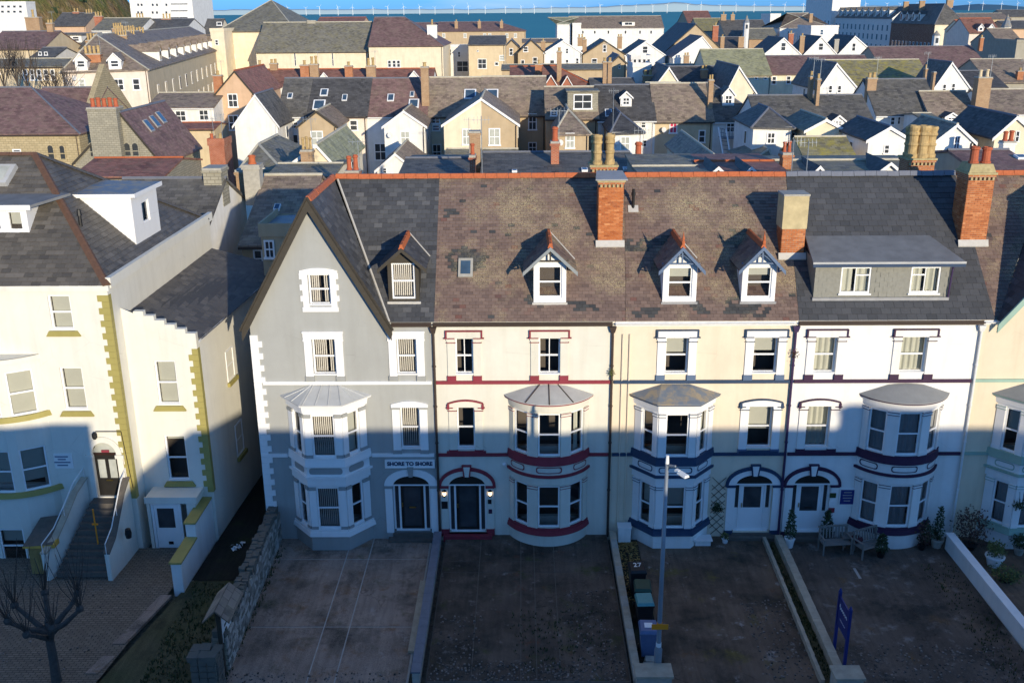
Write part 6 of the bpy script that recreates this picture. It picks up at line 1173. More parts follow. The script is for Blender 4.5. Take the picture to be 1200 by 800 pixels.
# ------------------------------------------------------------------ the town behind
def solve_on(u, v, f, y0, y1):             # depth at which the sight line through u, v meets the height profile f(Y)
    lo, hi = y0, y1; s0 = at(u, v, lo).z-f(lo)
    for _ in range(40):
        mid_ = (lo+hi)/2
        if (at(u, v, mid_).z-f(mid_))*s0 > 0: lo = mid_
        else: hi = mid_
    return (lo+hi)/2
def bwin(house, O, Y, u, v, w, h, pane='pane_dark', arch=False, frame_='upvc', name='window'):
    w *= 1.12; h *= 1.08; a_, b_ = at(u-w/2, v+h/2, Y)-O, at(u+w/2, v-h/2, Y)-O; x0, x1, z0, z1 = a_.x, b_.x, a_.z, b_.z; y = a_.y; W_, H_ = x1-x0, z1-z0; t = min(.11, W_*.16)
    mb = MB(frame_); mb.box(x0, x0+t, y-.06, y-.004, z0, z1); mb.box(x1-t, x1, y-.06, y-.004, z0, z1); mb.box(x0+t, x1-t, y-.06, y-.004, z1-t, z1); mb.box(x0-t*.6, x1+t*.6, y-.12, y-.005, z0-t*.4, z0+t)
    if h > 6: mb.box(x0+t, x1-t, y-.055, y-.004, (z0+z1)/2-t*.4, (z0+z1)/2+t*.4)
    if w > 9: mb.box((x0+x1)/2-t*.3, (x0+x1)/2+t*.3, y-.053, y-.004, z0+t, z1-t)
    o = mb.build(name, house)
    if arch: q = MB(frame_); pr = ellip((x0+x1)/2, W_/2, W_*.5, z1, 6); q.prism([(x, y-.06, z) for x, z in pr], (0, -.05, 0)); q.build('window_head', o); 
    q = MB(pane); q.poly([(x0+t, y-.02, z0+t), (x1-t, y-.02, z0+t), (x1-t, y-.02, z1-t), (x0+t, y-.02, z1-t)]); q.build('pane', o)
    if arch: q = MB(pane); q.poly([(x, y-.065, z) for x, z in ellip((x0+x1)/2, W_*.36, W_*.38, z1-t, 6)]); q.build('pane', o)
def bchim(house, O, Y, u0, u1, vt, vb, m='brick_tan', n=2, pm='pot_yellow', ph=None, d=.75, style=0):
    a_, b_ = at(u0, vb, Y)-O, at(u1, vt, Y)-O; x0, x1, z0, z1 = a_.x, b_.x, a_.z, b_.z; y = a_.y; q = MB(m); d = max(d, (x1-x0)*.55); z0 = min(z0, z1-.8)
    q.box(x0, x1, y-d/2, y+d/2, z0-.8, z1-.25); q.box(x0-.07, x1+.07, y-d/2-.07, y+d/2+.07, z1-.25, z1-.12); q.box(x0-.03, x1+.03, y-d/2-.03, y+d/2+.03, z1-.12, z1, 'cement'); o = q.build('chimney', house); ph = ph or max(.45, (x1-x0)*.5); r = min(.2, (x1-x0)/(2.6*max(1, n)))
    if n and house['category'] == 'house' and Y < 150 and int(u0*7) % 2 == 0:
        q = MB('galv'); zz = z1+1.7+.1*(int(u0) % 7); q.tube((x1, y, z1-.6), (x1, y, zz), .022, n=4); q.tube((x1-.55, y, zz-.1), (x1+.4, y+.1, zz-.1), .016, n=4); [q.tube((x1-.5+.2*j, y-.02, zz-.3), (x1-.5+.2*j, y-.02, zz+.1), .012, n=4) for j in range(5)]; q.build('aerial', house)
    for k in range(n): q = MB(pm); pot(q, x0+(x1-x0)*(k+.5)/n, y, z1, ph*(1+.08*(k % 2)), max(.1, r), pm, style); q.build('chimney_pot', o)
RIDGE = {'roof_redbrown': 'terracotta'}
def house(kind, label, u0, u1, vE, vR, Y, dep, wall, roof, win=(), ch=(), dor=(), rl=(), hip=(0, 0), hipf=0, uA=None, rz=0, side=None, wall2=None, cat='house', group=None, sidew=None, sdor=None, rlr=(), parapet=0, name='house', ov=.25, base=-.4, pane='pane_dark'):
    A, B = at(u0, vE, Y), at(u1, vE, Y); zE = (A.z+B.z)/2; w = B.x-A.x; O = Vector((A.x, Y, 0)); t = thing(name, label, cat, O, group, rz); um = (u0+u1)/2
    mb = MB(wall); sm_ = side or wall; b = base; th = .14; rb = MB(roof)
    if kind == 'B':
        zR = zE+.0; mb.poly([(0, 0, b), (w, 0, b), (w, 0, zE), (0, 0, zE)]); mb.poly([(w, 0, b), (w, dep, b), (w, dep, zE), (w, 0, zE)], sm_); mb.poly([(0, dep, b), (0, 0, b), (0, 0, zE), (0, dep, zE)], sm_); mb.poly([(w, dep, b), (0, dep, b), (0, dep, zE), (w, dep, zE)])
        mb.box(-.08, w+.08, -.08, -.003, zE-.35, zE+.25); mb.box(-.08, -.003, 0, dep, zE-.35, zE+.25); mb.box(w+.003, w+.08, 0, dep, zE-.35, zE+.25); rb.poly([(0, 0, zE-.05), (w, 0, zE-.05), (w, dep, zE-.05), (0, dep, zE-.05)]); slope = lambda yy: zE
    elif kind == 'E':
        hd = dep/2; zR = at(um, vR, Y+hd).z; s = (zR-zE)/hd; slope = lambda yy: zE+s*(yy-Y)
        mb.poly([(0, 0, b), (w, 0, b), (w, 0, zE), (0, 0, zE)]); mb.poly([(w, dep, b), (0, dep, b), (0, dep, zE), (w, dep, zE)])
        hl_, hr_ = hip[0]*hd, hip[1]*hd; zo = zE-s*ov; z0 = -.02
        mb.poly([(0, dep, b), (0, 0, b), (0, 0, zE)]+([] if hip[0] else [(0, hd, zR-.02)])+[(0, dep, zE)], sm_); mb.poly([(w, 0, b), (w, dep, b), (w, dep, zE)]+([] if hip[1] else [(w, hd, zR-.02)])+[(w, 0, zE)], sm_)
        ol, orr = (ov if hip[0] else .12), (ov if hip[1] else .12); xl, xr = -ol, w+orr
        R0, R1 = Vector((xl if not hip[0] else hl_, hd, zR)), Vector((xr if not hip[1] else w-hr_, hd, zR)); f0, f1, k0, k1 = Vector((xl, -ov, zo)), Vector((xr, -ov, zo)), Vector((xl, dep+ov, zo)), Vector((xr, dep+ov, zo)); up = Vector((0, 0, th))
        rb.prism([f0+up, f1+up, R1+up, R0+up], up); rb.prism([k1+up, k0+up, R0+up, R1+up], up)
        if hip[0]: rb.prism([k0+up, f0+up, R0+up], up)
        if hip[1]: rb.prism([f1+up, k1+up, R1+up], up)
        rid = [(R0, R1)]+([(f0, R0)] if hip[0] else [])+([(f1, R1)] if hip[1] else [])
    else:
        c_ = w/2 if uA is None else at(uA, vR, Y+hipf).x-A.x; zR = at(uA or um, vR, Y+hipf).z; sl_, sr_ = (zR-zE)/c_, (zR-zE)/(w-c_); slope = None
        if hipf: s = (zR-zE)/hipf; slope = lambda yy: zE+s*(yy-Y)
        front = [(0, 0, b), (w, 0, b), (w, 0, zE)]+([] if hipf else [(c_, 0, zR-.02)])+[(0, 0, zE)]
        if wall2: mb.poly([(0, 0, b), (c_, 0, b), (c_, 0, zR-.02), (0, 0, zE)]); mb.poly([(c_, 0, b), (w, 0, b), (w, 0, zE), (c_, 0, zR-.02)], wall2)
        else: mb.poly(front)
        mb.poly([(w, 0, b), (w, dep, b), (w, dep, zE), (w, 0, zE)], wall2 or sm_); mb.poly([(0, dep, b), (0, 0, b), (0, 0, zE), (0, dep, zE)], sm_); mb.poly([(w, dep, b), (0, dep, b), (0, dep, zE), (c_, dep, zR-.02), (w, dep, zE)])
        up = Vector((0, 0, th)); yf = -ov if hipf else -.18; R0, R1 = Vector((c_, hipf if hipf else yf, zR)), Vector((c_, dep+.15, zR)); l0, l1 = Vector((-ov, yf, zE-sl_*ov)), Vector((-ov, dep+.15, zE-sl_*ov)); r0, r1_ = Vector((w+ov, yf, zE-sr_*ov)), Vector((w+ov, dep+.15, zE-sr_*ov))
        rb.prism([l1+up, l0+up, R0+up, R1+up], up); rb.prism([r0+up, r1_+up, R1+up, R0+up], up)
        if hipf: rb.prism([l0+up, r0+up, R0+up], up)
        else:
            vb_ = MB('trim_white')
        rid = [(R0, R1)]+([(l0, R0), (r0, R0)] if hipf else [])
    wo = mb.build('wall', t); ro = rb.build('roof', t)
    if kind != 'B':
        q = MB(RIDGE.get(roof, 'cement_dirty' if roof in ('roof_brown', 'roof_grey', 'roof_moss', 'roof_green') else 'slate_cap'))
        for a_, b_ in rid: q.tube(a_+Vector((0, 0, .13)), b_+Vector((0, 0, .13)), .11, n=6)
        q.build('ridge_capping', ro)
        g = MB('pipe_brown' if wall not in ('wall_white',) else 'pipe_white'); 
        if kind == 'E': g.box(-.1, w+.1, -ov-.1, -ov+.005, zE-s*ov-.06, zE-s*ov+.06); g.tube((w-.25, -.08, b), (w-.25, -.08, zE-.1), .05, n=5); g.build('gutter', t)
        else:
            dp = MB('pipe_white' if wall == 'wall_white' and int(u0) % 2 else 'pipe_brown'); dp.tube((w-.18, -.07, b), (w-.18, -.07, zE-.15), .05, n=5); dp.tube((w-.18, -.07, zE-.17), (w+.06, .1, zE-.02), .05, n=5); dp.build('downpipe', t)
        if kind == 'G' and not hipf:
            g = MB('trim_white' if wall in ('wall_white', 'wall_cream', 'wall_pale') else 'dark_timber'); 
            for s_, (e0, e1) in ((1, (Vector((c_, -.2, zR)), r0)), (-1, (Vector((c_, -.2, zR)), l0))):
                d = Vector((0, 0, .26)); e1 = Vector((e1.x, -.2, e1.z)); pts = [e0+up, e1+up, e1+up-d, e0+up-d]; g.prism(pts[::-1] if s_ > 0 else pts, (0, -.05, 0))
            g.build('bargeboard', t)
    for k in win: bwin(t, O, Y, *k[:4], *(k[4:] or (pane,)))
    if kind != 'B' and Y < 120 and int(u1*3+u0) % 3 == 0 and cat == 'house':       # satellite dish on a bracket at the wall corner
        q = MB('wall_pale'); zc = zE-.9; q.lathe([(.02, 0), (.2, .04), (.3, .11), (.28, .11), (.02, .02)], (0, 0, 0), 10); Mx_ = Matrix.Translation((w*.14, -.32, zc)) @ Matrix.Rotation(R(70), 4, 'X') @ Matrix.Rotation(R(25), 4, 'Y'); q.v = [Mx_ @ p_ for p_ in q.v]; q.tube((w*.14, -.3, zc), (w*.14, -.003, zc-.15), .025, n=4, m='galv'); q.build('satellite_dish', t)
    if kind == 'G' and Y < 120 and not sidew and dep > 5:                          # small windows in the side walls of the wings
        for xx, sd in ((-.004, -1), (w+.004, 1)):
            yy = dep*(.35+.3*((int(u0)*7+sd) % 10)/10); zz = zE-1.75; q = MB('upvc'); q.box(*sorted((xx, xx+sd*.05)), yy-.42, yy+.42, zz-.08, zz+1.16); o = q.build('window', t); q = MB('pane_dark'); xa = xx+sd*.054; pl_ = [(xa, yy-.34, zz), (xa, yy+.34, zz), (xa, yy+.34, zz+1.08), (xa, yy-.34, zz+1.08)]; q.poly(pl_ if sd > 0 else pl_[::-1]); q.build('pane', o)
    if sidew:                                # windows along the long side walls
        sd, ys, zs, ww, hh = sidew; xx = -.004 if sd < 0 else w+.004
        for yy in ys:
            for zz in zs:
                q = MB('upvc'); q.box(*sorted((xx, xx+sd*.06)), yy-ww/2-.08, yy+ww/2+.08, zz-.1, zz+hh+.08); o = q.build('window', t); q = MB('pane_blue'); xa = xx+sd*.064; q.poly([(xa, yy-ww/2, zz), (xa, yy+ww/2, zz), (xa, yy+ww/2, zz+hh), (xa, yy-ww/2, zz+hh)] if sd > 0 else [(xa, yy+ww/2, zz), (xa, yy-ww/2, zz), (xa, yy-ww/2, zz+hh), (xa, yy+ww/2, zz+hh)]); q.build('pane', o)
    if sdor:                                 # gabled dormers along the side slope of a roof whose gable faces the viewer
        sd, ys, f, ww, hh = sdor; ex_ = w if sd > 0 else 0
        for yy in ys:
            xs_ = ex_+(c_-ex_)*f; zs_ = zE+(zR-zE)*f+th; xi = xs_+(c_-xs_)*.75; q = MB('wall_white'); q.add([(xs_, yy-ww/2, zs_-.3), (xs_, yy+ww/2, zs_-.3), (xs_, yy+ww/2, zs_+hh), (xs_, yy, zs_+hh+ww*.45), (xs_, yy-ww/2, zs_+hh), (xi, yy-ww/2, zs_-.3), (xi, yy+ww/2, zs_-.3), (xi, yy+ww/2, zs_+hh), (xi, yy, zs_+hh+ww*.45), (xi, yy-ww/2, zs_+hh)], [(0, 1, 2, 3, 4), (0, 4, 9, 5), (1, 6, 7, 2)]); q.build('dormer', t); q = MB(roof); e = ww*.6
            q.add([(xs_+sd*.15, yy-e, zs_+hh-.05), (xs_+sd*.15, yy, zs_+hh+ww*.5), (xi, yy, zs_+hh+ww*.5), (xi, yy-e, zs_+hh-.05), (xs_+sd*.15, yy+e, zs_+hh-.05), (xi, yy+e, zs_+hh-.05)], [(0, 1, 2, 3), (1, 4, 5, 2)]); q.build('dormer_roof', t); q = MB('pane_dark'); q.poly([(xs_+sd*.02, yy-ww*.3, zs_+.2), (xs_+sd*.02, yy+ww*.3, zs_+.2), (xs_+sd*.02, yy+ww*.3, zs_+hh), (xs_+sd*.02, yy-ww*.3, zs_+hh)]); q.build('dormer_window', t)
    for yy, f in rlr:
        p_ = lambda y_, f_, h_: (w+(c_-w)*f_+h_*.6, y_, zE+(zR-zE)*f_+th+h_); q = MB('lead'); q.add([p_(yy-.5, f-.12, .0), p_(yy+.5, f-.12, 0), p_(yy+.5, f+.12, 0), p_(yy-.5, f+.12, 0), p_(yy-.5, f-.12, .1), p_(yy+.5, f-.12, .1), p_(yy+.5, f+.12, .1), p_(yy-.5, f+.12, .1)], [(4, 5, 6, 7), (0, 1, 5, 4), (1, 2, 6, 5), (2, 3, 7, 6), (3, 0, 4, 7)]); o = q.build('roof_light', t); q = MB('pane_blue'); q.poly([p_(yy-.4, f-.1, .11), p_(yy+.4, f-.1, .11), p_(yy+.4, f+.1, .11), p_(yy-.4, f+.1, .11)]); q.build('pane', o)
    if parapet: q = MB(sm_); q.prism([(w+.1, -.3, b), (w+.1, dep+.3, b), (w+.1, dep+.3, zE+.4), (w+.1, hd, zR+parapet), (w+.1, -.3, zE+.4)], (.6, 0, 0)); q.build('gable_parapet', t)
    for k in ch:
        kw = k[-1] if isinstance(k[-1], dict) else {}; kk = k[:-1] if kw else k; dy = kw.pop('dy', dep/2 if kind == 'E' else dep*.5) if kw else (dep/2 if kind == 'E' else dep*.5); bchim(t, O, Y+dy, *kk, **kw)
    for u, v, ww, hh in rl:                  # roof lights on the slope facing the viewer
        if kind == 'E':
            yy = solve_on(u, v, lambda q_: slope(q_)+th, Y-1, Y+dep/2+2); c_ = at(u, v, yy)-O; k = (at(u+1, v, yy)-at(u, v, yy)).x; W_ = ww*k/2; sn = Vector((0, 1, s)).normalized(); no = Vector((0, -s, 1)).normalized(); H_ = hh*k/2*1.5
            def cor(e, h): return [c_+Vector((sx*(W_-e), 0, 0))+sn*(sy*(H_-e))+no*h for sx, sy in ((-1, -1), (1, -1), (1, 1), (-1, 1))]
            q = MB('upvc'); q.add(cor(0, 0)+cor(0, .12), [(4, 5, 6, 7), (0, 1, 5, 4), (1, 2, 6, 5), (2, 3, 7, 6), (3, 0, 4, 7)]); o = q.build('roof_light', t); q = MB('pane_blue'); q.poly(cor(min(.14, W_*.25), .125)); q.build('pane', o)
    for k in dor:                            # dormers standing on the slope facing the viewer
        a0, a1, vb, ve, va, dw, dr = k[:7]; yy = solve_on((a0+a1)/2, vb, lambda q_: slope(q_)+th, Y-1, Y+dep/2+3); p0, p1, p2 = at(a0, vb, yy)-O, at(a1, ve, yy)-O, at((a0+a1)/2, va, yy)-O; x0, x1, z0, z1, z2 = p0.x, p1.x, p0.z, p1.z, p2.z; y = yy-Y; xm = (x0+x1)/2; yb = min(y+(z2-z0)/s+.2, dep/2+.3); yb1 = min(y+(z1-z0)/s+.2, dep/2+.3)
        q = MB(dw); q.poly([(x0, y, z0-.3), (x1, y, z0-.3), (x1, y, z1)]+([(xm, y, z2-.05)] if va < ve-1 else [])+[(x0, y, z1)]); q.poly([(x0, yb1, z1), (x0, y, z0-.3), (x0, y, z1)]); q.poly([(x1, y, z0-.3), (x1, yb1, z1), (x1, y, z1)]); q.build('dormer', t)
        q = MB(dr); e = .15
        if va < ve-1:
            sl2 = (z2-z1)/(xm-x0); ze = z1-e*sl2; q.prism([(x0-e, yb1, ze), (x0-e, y-.2, ze), (xm, y-.2, z2), (xm, yb, z2)], (0, 0, .08)); q.prism([(x1+e, y-.2, ze), (x1+e, yb1, ze), (xm, yb, z2), (xm, y-.2, z2)], (0, 0, .08)); q.add([(x0-e, y-.22, ze-.15), (x0-e, y-.22, ze+.03), (xm, y-.22, z2+.03), (xm, y-.22, z2-.15), (x1+e, y-.22, ze+.03), (x1+e, y-.22, ze-.15)], [(0, 3, 2, 1), (3, 5, 4, 2)], 'trim_white')
        else: q.box(x0-e, x1+e, y-.2, yb, z2, z2+.14)
        q.build('dormer_roof', t)
        if len(k) < 8 or k[7]:
            hh = (vb-ve)*.72; ww = (a1-a0)*(.6 if va < ve-1 else .55)
            bwin(t, O, yy, (a0+a1)/2, (vb+ve)/2-.2, ww, hh, 'pane_dark', name='dormer_window')
    return t
E_, G_, B_ = 'E', 'G', 'B'
RB = 'back terrace beyond the seafront roofs'
wt, wc, wtan, wp, wb, wg, wpe, wpa = 'wall_white', 'wall_cream', 'wall_tan', 'wall_pink', 'wall_buff', 'wall_grey', 'wall_peach', 'wall_pale'
rs, rbl, rp, rbr, rmo, rgn, rgr, rrb = 'roof_slate', 'roof_blue', 'roof_purple', 'roof_brown', 'roof_moss', 'roof_green', 'roof_grey', 'roof_redbrown'
D = dict
# the long back terrace
house(E_, 'back terrace house with streaked dark grey slates beside the white gable', 326, 358, 136, 93, 77, 10, wt, rs, [(344, 147, 10, 8), (345, 168, 8, 20)], rl=[(340, 113, 6, 6)], group=RB)
house(E_, 'back terrace house with blue-black slates and three roof windows', 358, 430, 136, 93, 77, 10, wp, rbl, [(414.5, 147, 8, 12), (416, 178, 11, 18, 'pane_pale')], rl=[(380, 109, 9, 8), (404, 115, 6, 7), (374, 123.5, 14, 11)], group=RB)
house(E_, 'back terrace house with plum-purple slates', 430, 500, 136, 93, 77, 10, wt, rp, [(446, 178, 12, 19)], rl=[(458, 115, 8, 8), (483, 111, 5, 6), (485, 122, 12, 10)], group=RB, ch=[(494.5, 502, 78, 117, 'brick_tan', 1, D(dy=1.5))])
house(E_, 'back terrace house with brown slates and a cream back wall', 500, 564, 136, 92, 77, 10, wc, rbr, [(510.5, 141, 9, 8), (511, 150, 8, 7, 'pane_blue'), (512, 178, 9, 17)], rl=[(551, 111, 14, 11)], group=RB, ch=[(559, 570, 107, 118, 'brick_tan', 0)])
house(E_, 'back terrace house with brown slates and a tan back wall', 564, 640, 135, 91, 77, 10, wtan, rbr, [(624, 143, 9, 18), (624, 173, 9, 12)], rl=[(577, 111, 14, 11)], group=RB)
house(E_, 'back terrace house with a wide box dormer of stone', 640, 701, 139, 103, 72, 10, wtan, rbr, [(649, 133, 7, 6)], dor=[(665, 701, 131, 108, 108, 'stone_grey', rgr)], group=RB)
house(E_, 'back terrace house with black slates and one white gabled dormer by the brown roof', 701, 768, 141, 101, 72, 10, wt, rbl, [(754, 146, 6, 8), (755, 168, 6, 8)], dor=[(727, 740.5, 125, 113, 107, 'wall_white', rbl)], rl=[(713, 133, 8, 9)], group=RB)
house(E_, 'back terrace house with mottled brown slates and a pink blind at one window', 768, 836, 142, 99, 72, 10, wb, rbr, [(789, 149, 9, 14, 'pane_pink'), (822.5, 160, 8, 14), (788, 176, 9, 12, 'pane_pale')], group=RB, ch=[(829, 836, 93, 121, 'brick_tan', 2, D(dy=1.8))])
house(E_, 'end house of the back terrace with a white gabled dormer and hipped slates', 836, 896, 142, 98, 72, 10, wt, rs, [(856, 149, 10, 12)], dor=[(846.5, 861, 124, 110, 102, 'wall_white', rs)], hip=(0, 1), group=RB)
WG = 'rear wings of the back terrace'
def wing(label, *a_, **k): return house(G_, label, *a_, cat='house', group=WG, name='rear_wing', **k)
wing('white gabled wing at the left end of the back terrace', 275, 325, 146, 112, 70, 7.5, wt, rs, uA=299)
wing('tan gabled wing with a white sash window above a small yellow chimney', 349.5, 394, 148, 131, 70, 7.5, wtan, rbr, [(371.5, 162, 12, 16, 'pane_pale')], side=wt, uA=371)
wing('white gabled wing with a brown roof and one pale sash window', 450, 498, 148, 131, 70, 7.5, wt, rbr, [(475, 161.5, 10, 15, 'pane_pale')], uA=473)
wing('double wing, one half cream and the other half tan, under a wide brown gable', 520, 606.5, 146, 116.5, 66, 11.5, wc, rbr, [(546.5, 160.5, 8.5, 18, 'pane_pale'), (579.5, 160.5, 12, 19, 'pane_pale')], wall2=wtan, uA=564)
wing('tan wing with a pyramid hipped roof and a white door-like window', 651, 690, 156, 130, 63, 9.5, wtan, rbr, [(668, 165, 10, 17, 'pane_pale')], hipf=4, uA=666)
wing('white wing with a black hipped roof behind the yellow pots', 717, 753, 155, 134, 63, 9.5, wt, rbl, [(732.5, 168.5, 11, 16, 'pane_pale')], hipf=4, uA=727, side=wtan)
wing('white wing with a dark hipped roof next to the brick chimney with two pots', 883, 928, 149, 128, 55, 8, wt, rs, [(903.5, 162, 10, 13)], hipf=4, uA=901, side=wpa)
wing('cream gable end above a moss covered lean-to roof', 945, 990, 153, 141, 53, 8, wc, rgr, side=wb, uA=968)
wing('white gable with a blue-black roof right of the mossy lean-to', 1018, 1066, 164, 150, 46, 8, wt, rbl, [(1039, 175, 7, 10)], side=wt, uA=1043)
wing('white gable with a brown roof half hidden by tall yellow pots', 1096, 1141, 166, 147, 45, 7, wt, rbr, [(1121, 168, 9, 16, 'pane_blue')], uA=1121)
wing('cream gable end with a tan side wall and blue-black roof at the photo edge', 1166, 1216, 160, 138, 44, 8.5, wc, rbl, [(1192, 160, 6, 12)], side=wb, uA=1191, ch=[(1171, 1188, 165, 185, 'wall_white', 2, 'pot_red', D(dy=-3.5, ph=.7))])
# low roofs between
LO = 'low outbuildings behind the seafront row'
def low(label, kind, *a_, **k): return house(kind, label, *a_, cat='house', group=LO, name='outbuilding', **k)
low('small white gable peeping over the orange ridge tiles', G_, 442, 486, 199, 181, 57, 10, wt, rbr, [(451, 200, 4, 6)], uA=463)
low('black slate roof left of the tan chimney with the red pot', E_, 469, 552, 207, 188, 22, 8, wt, rs, ch=[(551, 562.5, 153, 190, 'brick_tan', 0, D(dy=3)), (551, 557, 181, 203, 'brick_red', 1, 'pot_red', D(dy=-1, ph=.6)), (406, 421, 199, 206, 'brick_red', 2, 'pot_red', D(dy=1, ph=.8))])
low('grey lean-to below the cream half of the double wing', E_, 521, 562, 193, 176, 60, 7, wtan, rgr); low('grey lean-to below the tan half of the double wing', E_, 566, 606, 197, 176, 60, 7, wtan, rgr)
low('long black slate roof with a red brick chimney in its middle', E_, 565, 697, 206, 181, 22, 9, wtan, rs, rl=[(603, 201.5, 6, 4), (685, 200, 7, 7)], ch=[(645.5, 655, 165, 192, 'brick_red', 1, 'pot_red', D(dy=2.2, ph=.8))])
low('short black slate roof between the yellow pots and a red chimney', E_, 714, 745, 206, 181, 22, 9, wt, rs, rl=[(733, 199, 6, 7)], ch=[(742, 753, 186, 203, 'brick_red', 1, 'pot_red', D(dy=.8, ph=.95))])
low('low grey roof below the clipped hedge', E_, 752, 833, 207, 198, 15, 7, wg, rgr); low('red-brown roof with an orange ridge and two dark gablets', E_, 829, 924, 206, 192, 16, 7, wg, rrb, dor=[(833, 849, 203, 202, 195, 'wall_grey', rbl, 0), (872, 887, 203, 202, 195, 'wall_grey', rbl, 0)], ch=[(914.5, 927.5, 178, 200, 'brick_orange', 2, 'pot_red', D(dy=3.6, ph=.55))])
low('moss covered lean-to roof below the cream gable end', E_, 946, 1006, 193, 162, 43, 8, wb, rmo); low('weathered grey-brown ridge with two small dark gablets', E_, 925, 1102, 207, 190.5, 18, 7, wg, rgr, dor=[(952, 967, 203, 202, 194, 'wall_white', rbl, 0), (1025, 1058, 204, 203, 190, 'wall_white', rbl, 0)])
low('purple slate roof with a roof window at the photo edge', E_, 1150, 1222, 206, 178, 20, 9, wg, rp, rl=[(1196, 185, 12, 9)]); low('small grey pyramid roof beside the white hipped wing', G_, 878, 912, 192, 177, 50, 8, wt, rgr, hipf=3, uA=901)
low('dark brown gable with cream verge left of the white fire escape', G_, 816, 853, 199, 183, 38, 15, wc, rbr, uA=836); low('grey-brown pyramid roof at the left end of the back yards', G_, 280, 326, 197, 171, 37, 10, wt, rgr, hipf=4, uA=303)
low('cream gable with a mossy green roof and three yellow pots', G_, 338, 393, 195, 171, 34, 12, wc, rgn, uA=371, ch=[(354, 366.5, 175, 186, 'brick_tan', 3, D(dy=-.8, ph=.8))]); low('sagging grey-green lean-to roof above the brown slates', E_, 314, 390, 208, 194, 29, 7, wc, rgr)
house(E_, 'shaded house behind the ivory guest house with a white gable end and stone chimney', 120, 243, 266, 212, 12.5, 7, wt, rs, ch=[(244, 262, 195, 222, 'stone_grey', 0, D(dy=3.5, d=1.2))])
house(E_, 'house with patchy brown slates and a pale chimney behind the grey gable', 283, 352, 287, 208, 13, 12, wtan, rbr, [(303, 303, 8, 20)], rl=[(325, 244, 7, 8)], ch=[(289, 305, 192, 222, 'cement', 1, 'terracotta', D(dy=5)), (279, 289, 198, 212, 'brick_tan', 0, D(dy=6.5))])
house(B_, 'small flat-roofed extension with white fascia in the shade of the grey gable', 305, 350, 268, 268, 9, 3.5, wtan, 'bay_lead', [(316, 292, 9, 20)])
# left: church, school, hotel terrace
house(E_, 'stone church nave with a long purple slate roof at the left edge', -40, 92, 157, 104, 62, 15, 'stone_block', rp, hip=(0, 1), win=[(60, 180, 6, 14, 'pane_dark', True, 'stone_block'), (73.5, 180, 5, 14, 'pane_dark', True, 'stone_block'), (20, 178, 8, 6)], cat='church', name='church')
house(E_, 'stone church transept with a tall pale gable facing the sun', 22, 100, 152, 104, 72, 14, 'stone_block', rp, parapet=2.6, cat='church', name='church')
house(G_, 'stone school hall with lancet windows, three roof windows and a broad chimney', 88, 188, 190, 133, 52, 11, 'stone_grey', rp, [(109.5, 178, 7, 12, 'pane_dark', True, 'stone_grey'), (119, 178, 7, 12, 'pane_dark', True, 'stone_grey'), (149.5, 177, 7, 13, 'pane_dark', True, 'stone_grey'), (159, 177, 7, 13, 'pane_dark', True, 'stone_grey')], ch=[(115, 139.5, 125, 192, 'stone_grey', 5, 'pot_red', D(dy=-.1, ph=.7, d=1.6))], side='stone_block', cat='hall', name='school_hall', sidew=(1, (1.5, 3.5, 5.5, 7.5, 9.5), (2.2,), .5, 1.7), uA=141, rlr=((3.2, .62), (5.2, .66), (7.2, .70)))
house(E_, 'low red tiled roofs in front of the stone school hall', 86, 192, 208, 187, 40, 9, 'stone_grey', rrb)
house(B_, 'small brick building right of the school hall', 244, 262, 166, 166, 50, 2.2, 'brick_red', 'felt', ch=[(246, 251, 163, 167, 'brick_red', 1, 'pot_red', D(dy=1)), (256, 261, 163, 167, 'brick_red', 1, D(dy=1))]); house(E_, 'white cottage with brown roof and two dark windows behind the school hall', 172, 250, 127, 110, 84, 10, wt, rbr, [(212, 136, 10, 12), (239, 135, 9, 12)])
house(E_, 'orange tiled porch roof below the white cottage', 207, 251, 152, 145, 76, 5, wb, rrb); house(G_, 'peach gabled house with a brick chimney left of the white back wing', 253, 297, 110, 84, 88, 14, wpe, rrb, [(273, 118, 9, 15), (274, 144, 9, 17)], uA=275, ch=[(252, 260, 88, 106, 'brick_orange', 1, D(dy=1))])
house(G_, 'long tall white and tan hotel terrace running back from a hipped end with chimneys', 72, 168, 83, 42, 92, 92, wp, rbr, [(136, 100, 9, 13), (156, 100, 6, 13), (95, 98, 5, 10, 'pane_pale')], hipf=9, rz=R(9.5), side=wb, sidew=(1, tuple(range(6, 90, 6)), (2.5, 5.8, 9), 1.1, 1.7), sdor=(1, tuple(range(14, 90, 7)), .08, 1.8, 1.3), ch=[(104, 120, 63, 85, 'brick_orange', 4, D(dy=2.5, ph=.9)), (162, 175, 41, 47, 'brick_tan', 5, D(dy=20, ph=1.2)), (187, 196, 40, 46, 'brick_tan', 4, D(dy=30, ph=1.2)), (201, 216, 42, 56, 'brick_tan', 5, D(dy=38, ph=1.3))], uA=125, dor=[(88, 100, 81, 70, 62.5, 'wall_white', rbr), (125, 138, 81, 70, 62.5, 'wall_white', rbr)])
for (u, v, Y, l_) in ((93, 82, 93.4, 'left'), (131, 82, 93.4, 'right')): pass
house(E_, 'tan stone house with slate roof and a row of white dormers on the hillside', 50, 104, 57, 40, 135, 12, wb, rs, dor=[(57, 66, 50, 43, 43, 'wall_white', rgr), (69, 80, 50, 42, 42, 'wall_white', rgr), (83, 95, 50, 42, 42, 'wall_white', rgr)], ch=[(37, 47, 20, 60, 'brick_tan', 1, D(dy=1)), (103, 116, 47, 58, 'brick_tan', 4, D(dy=0))])
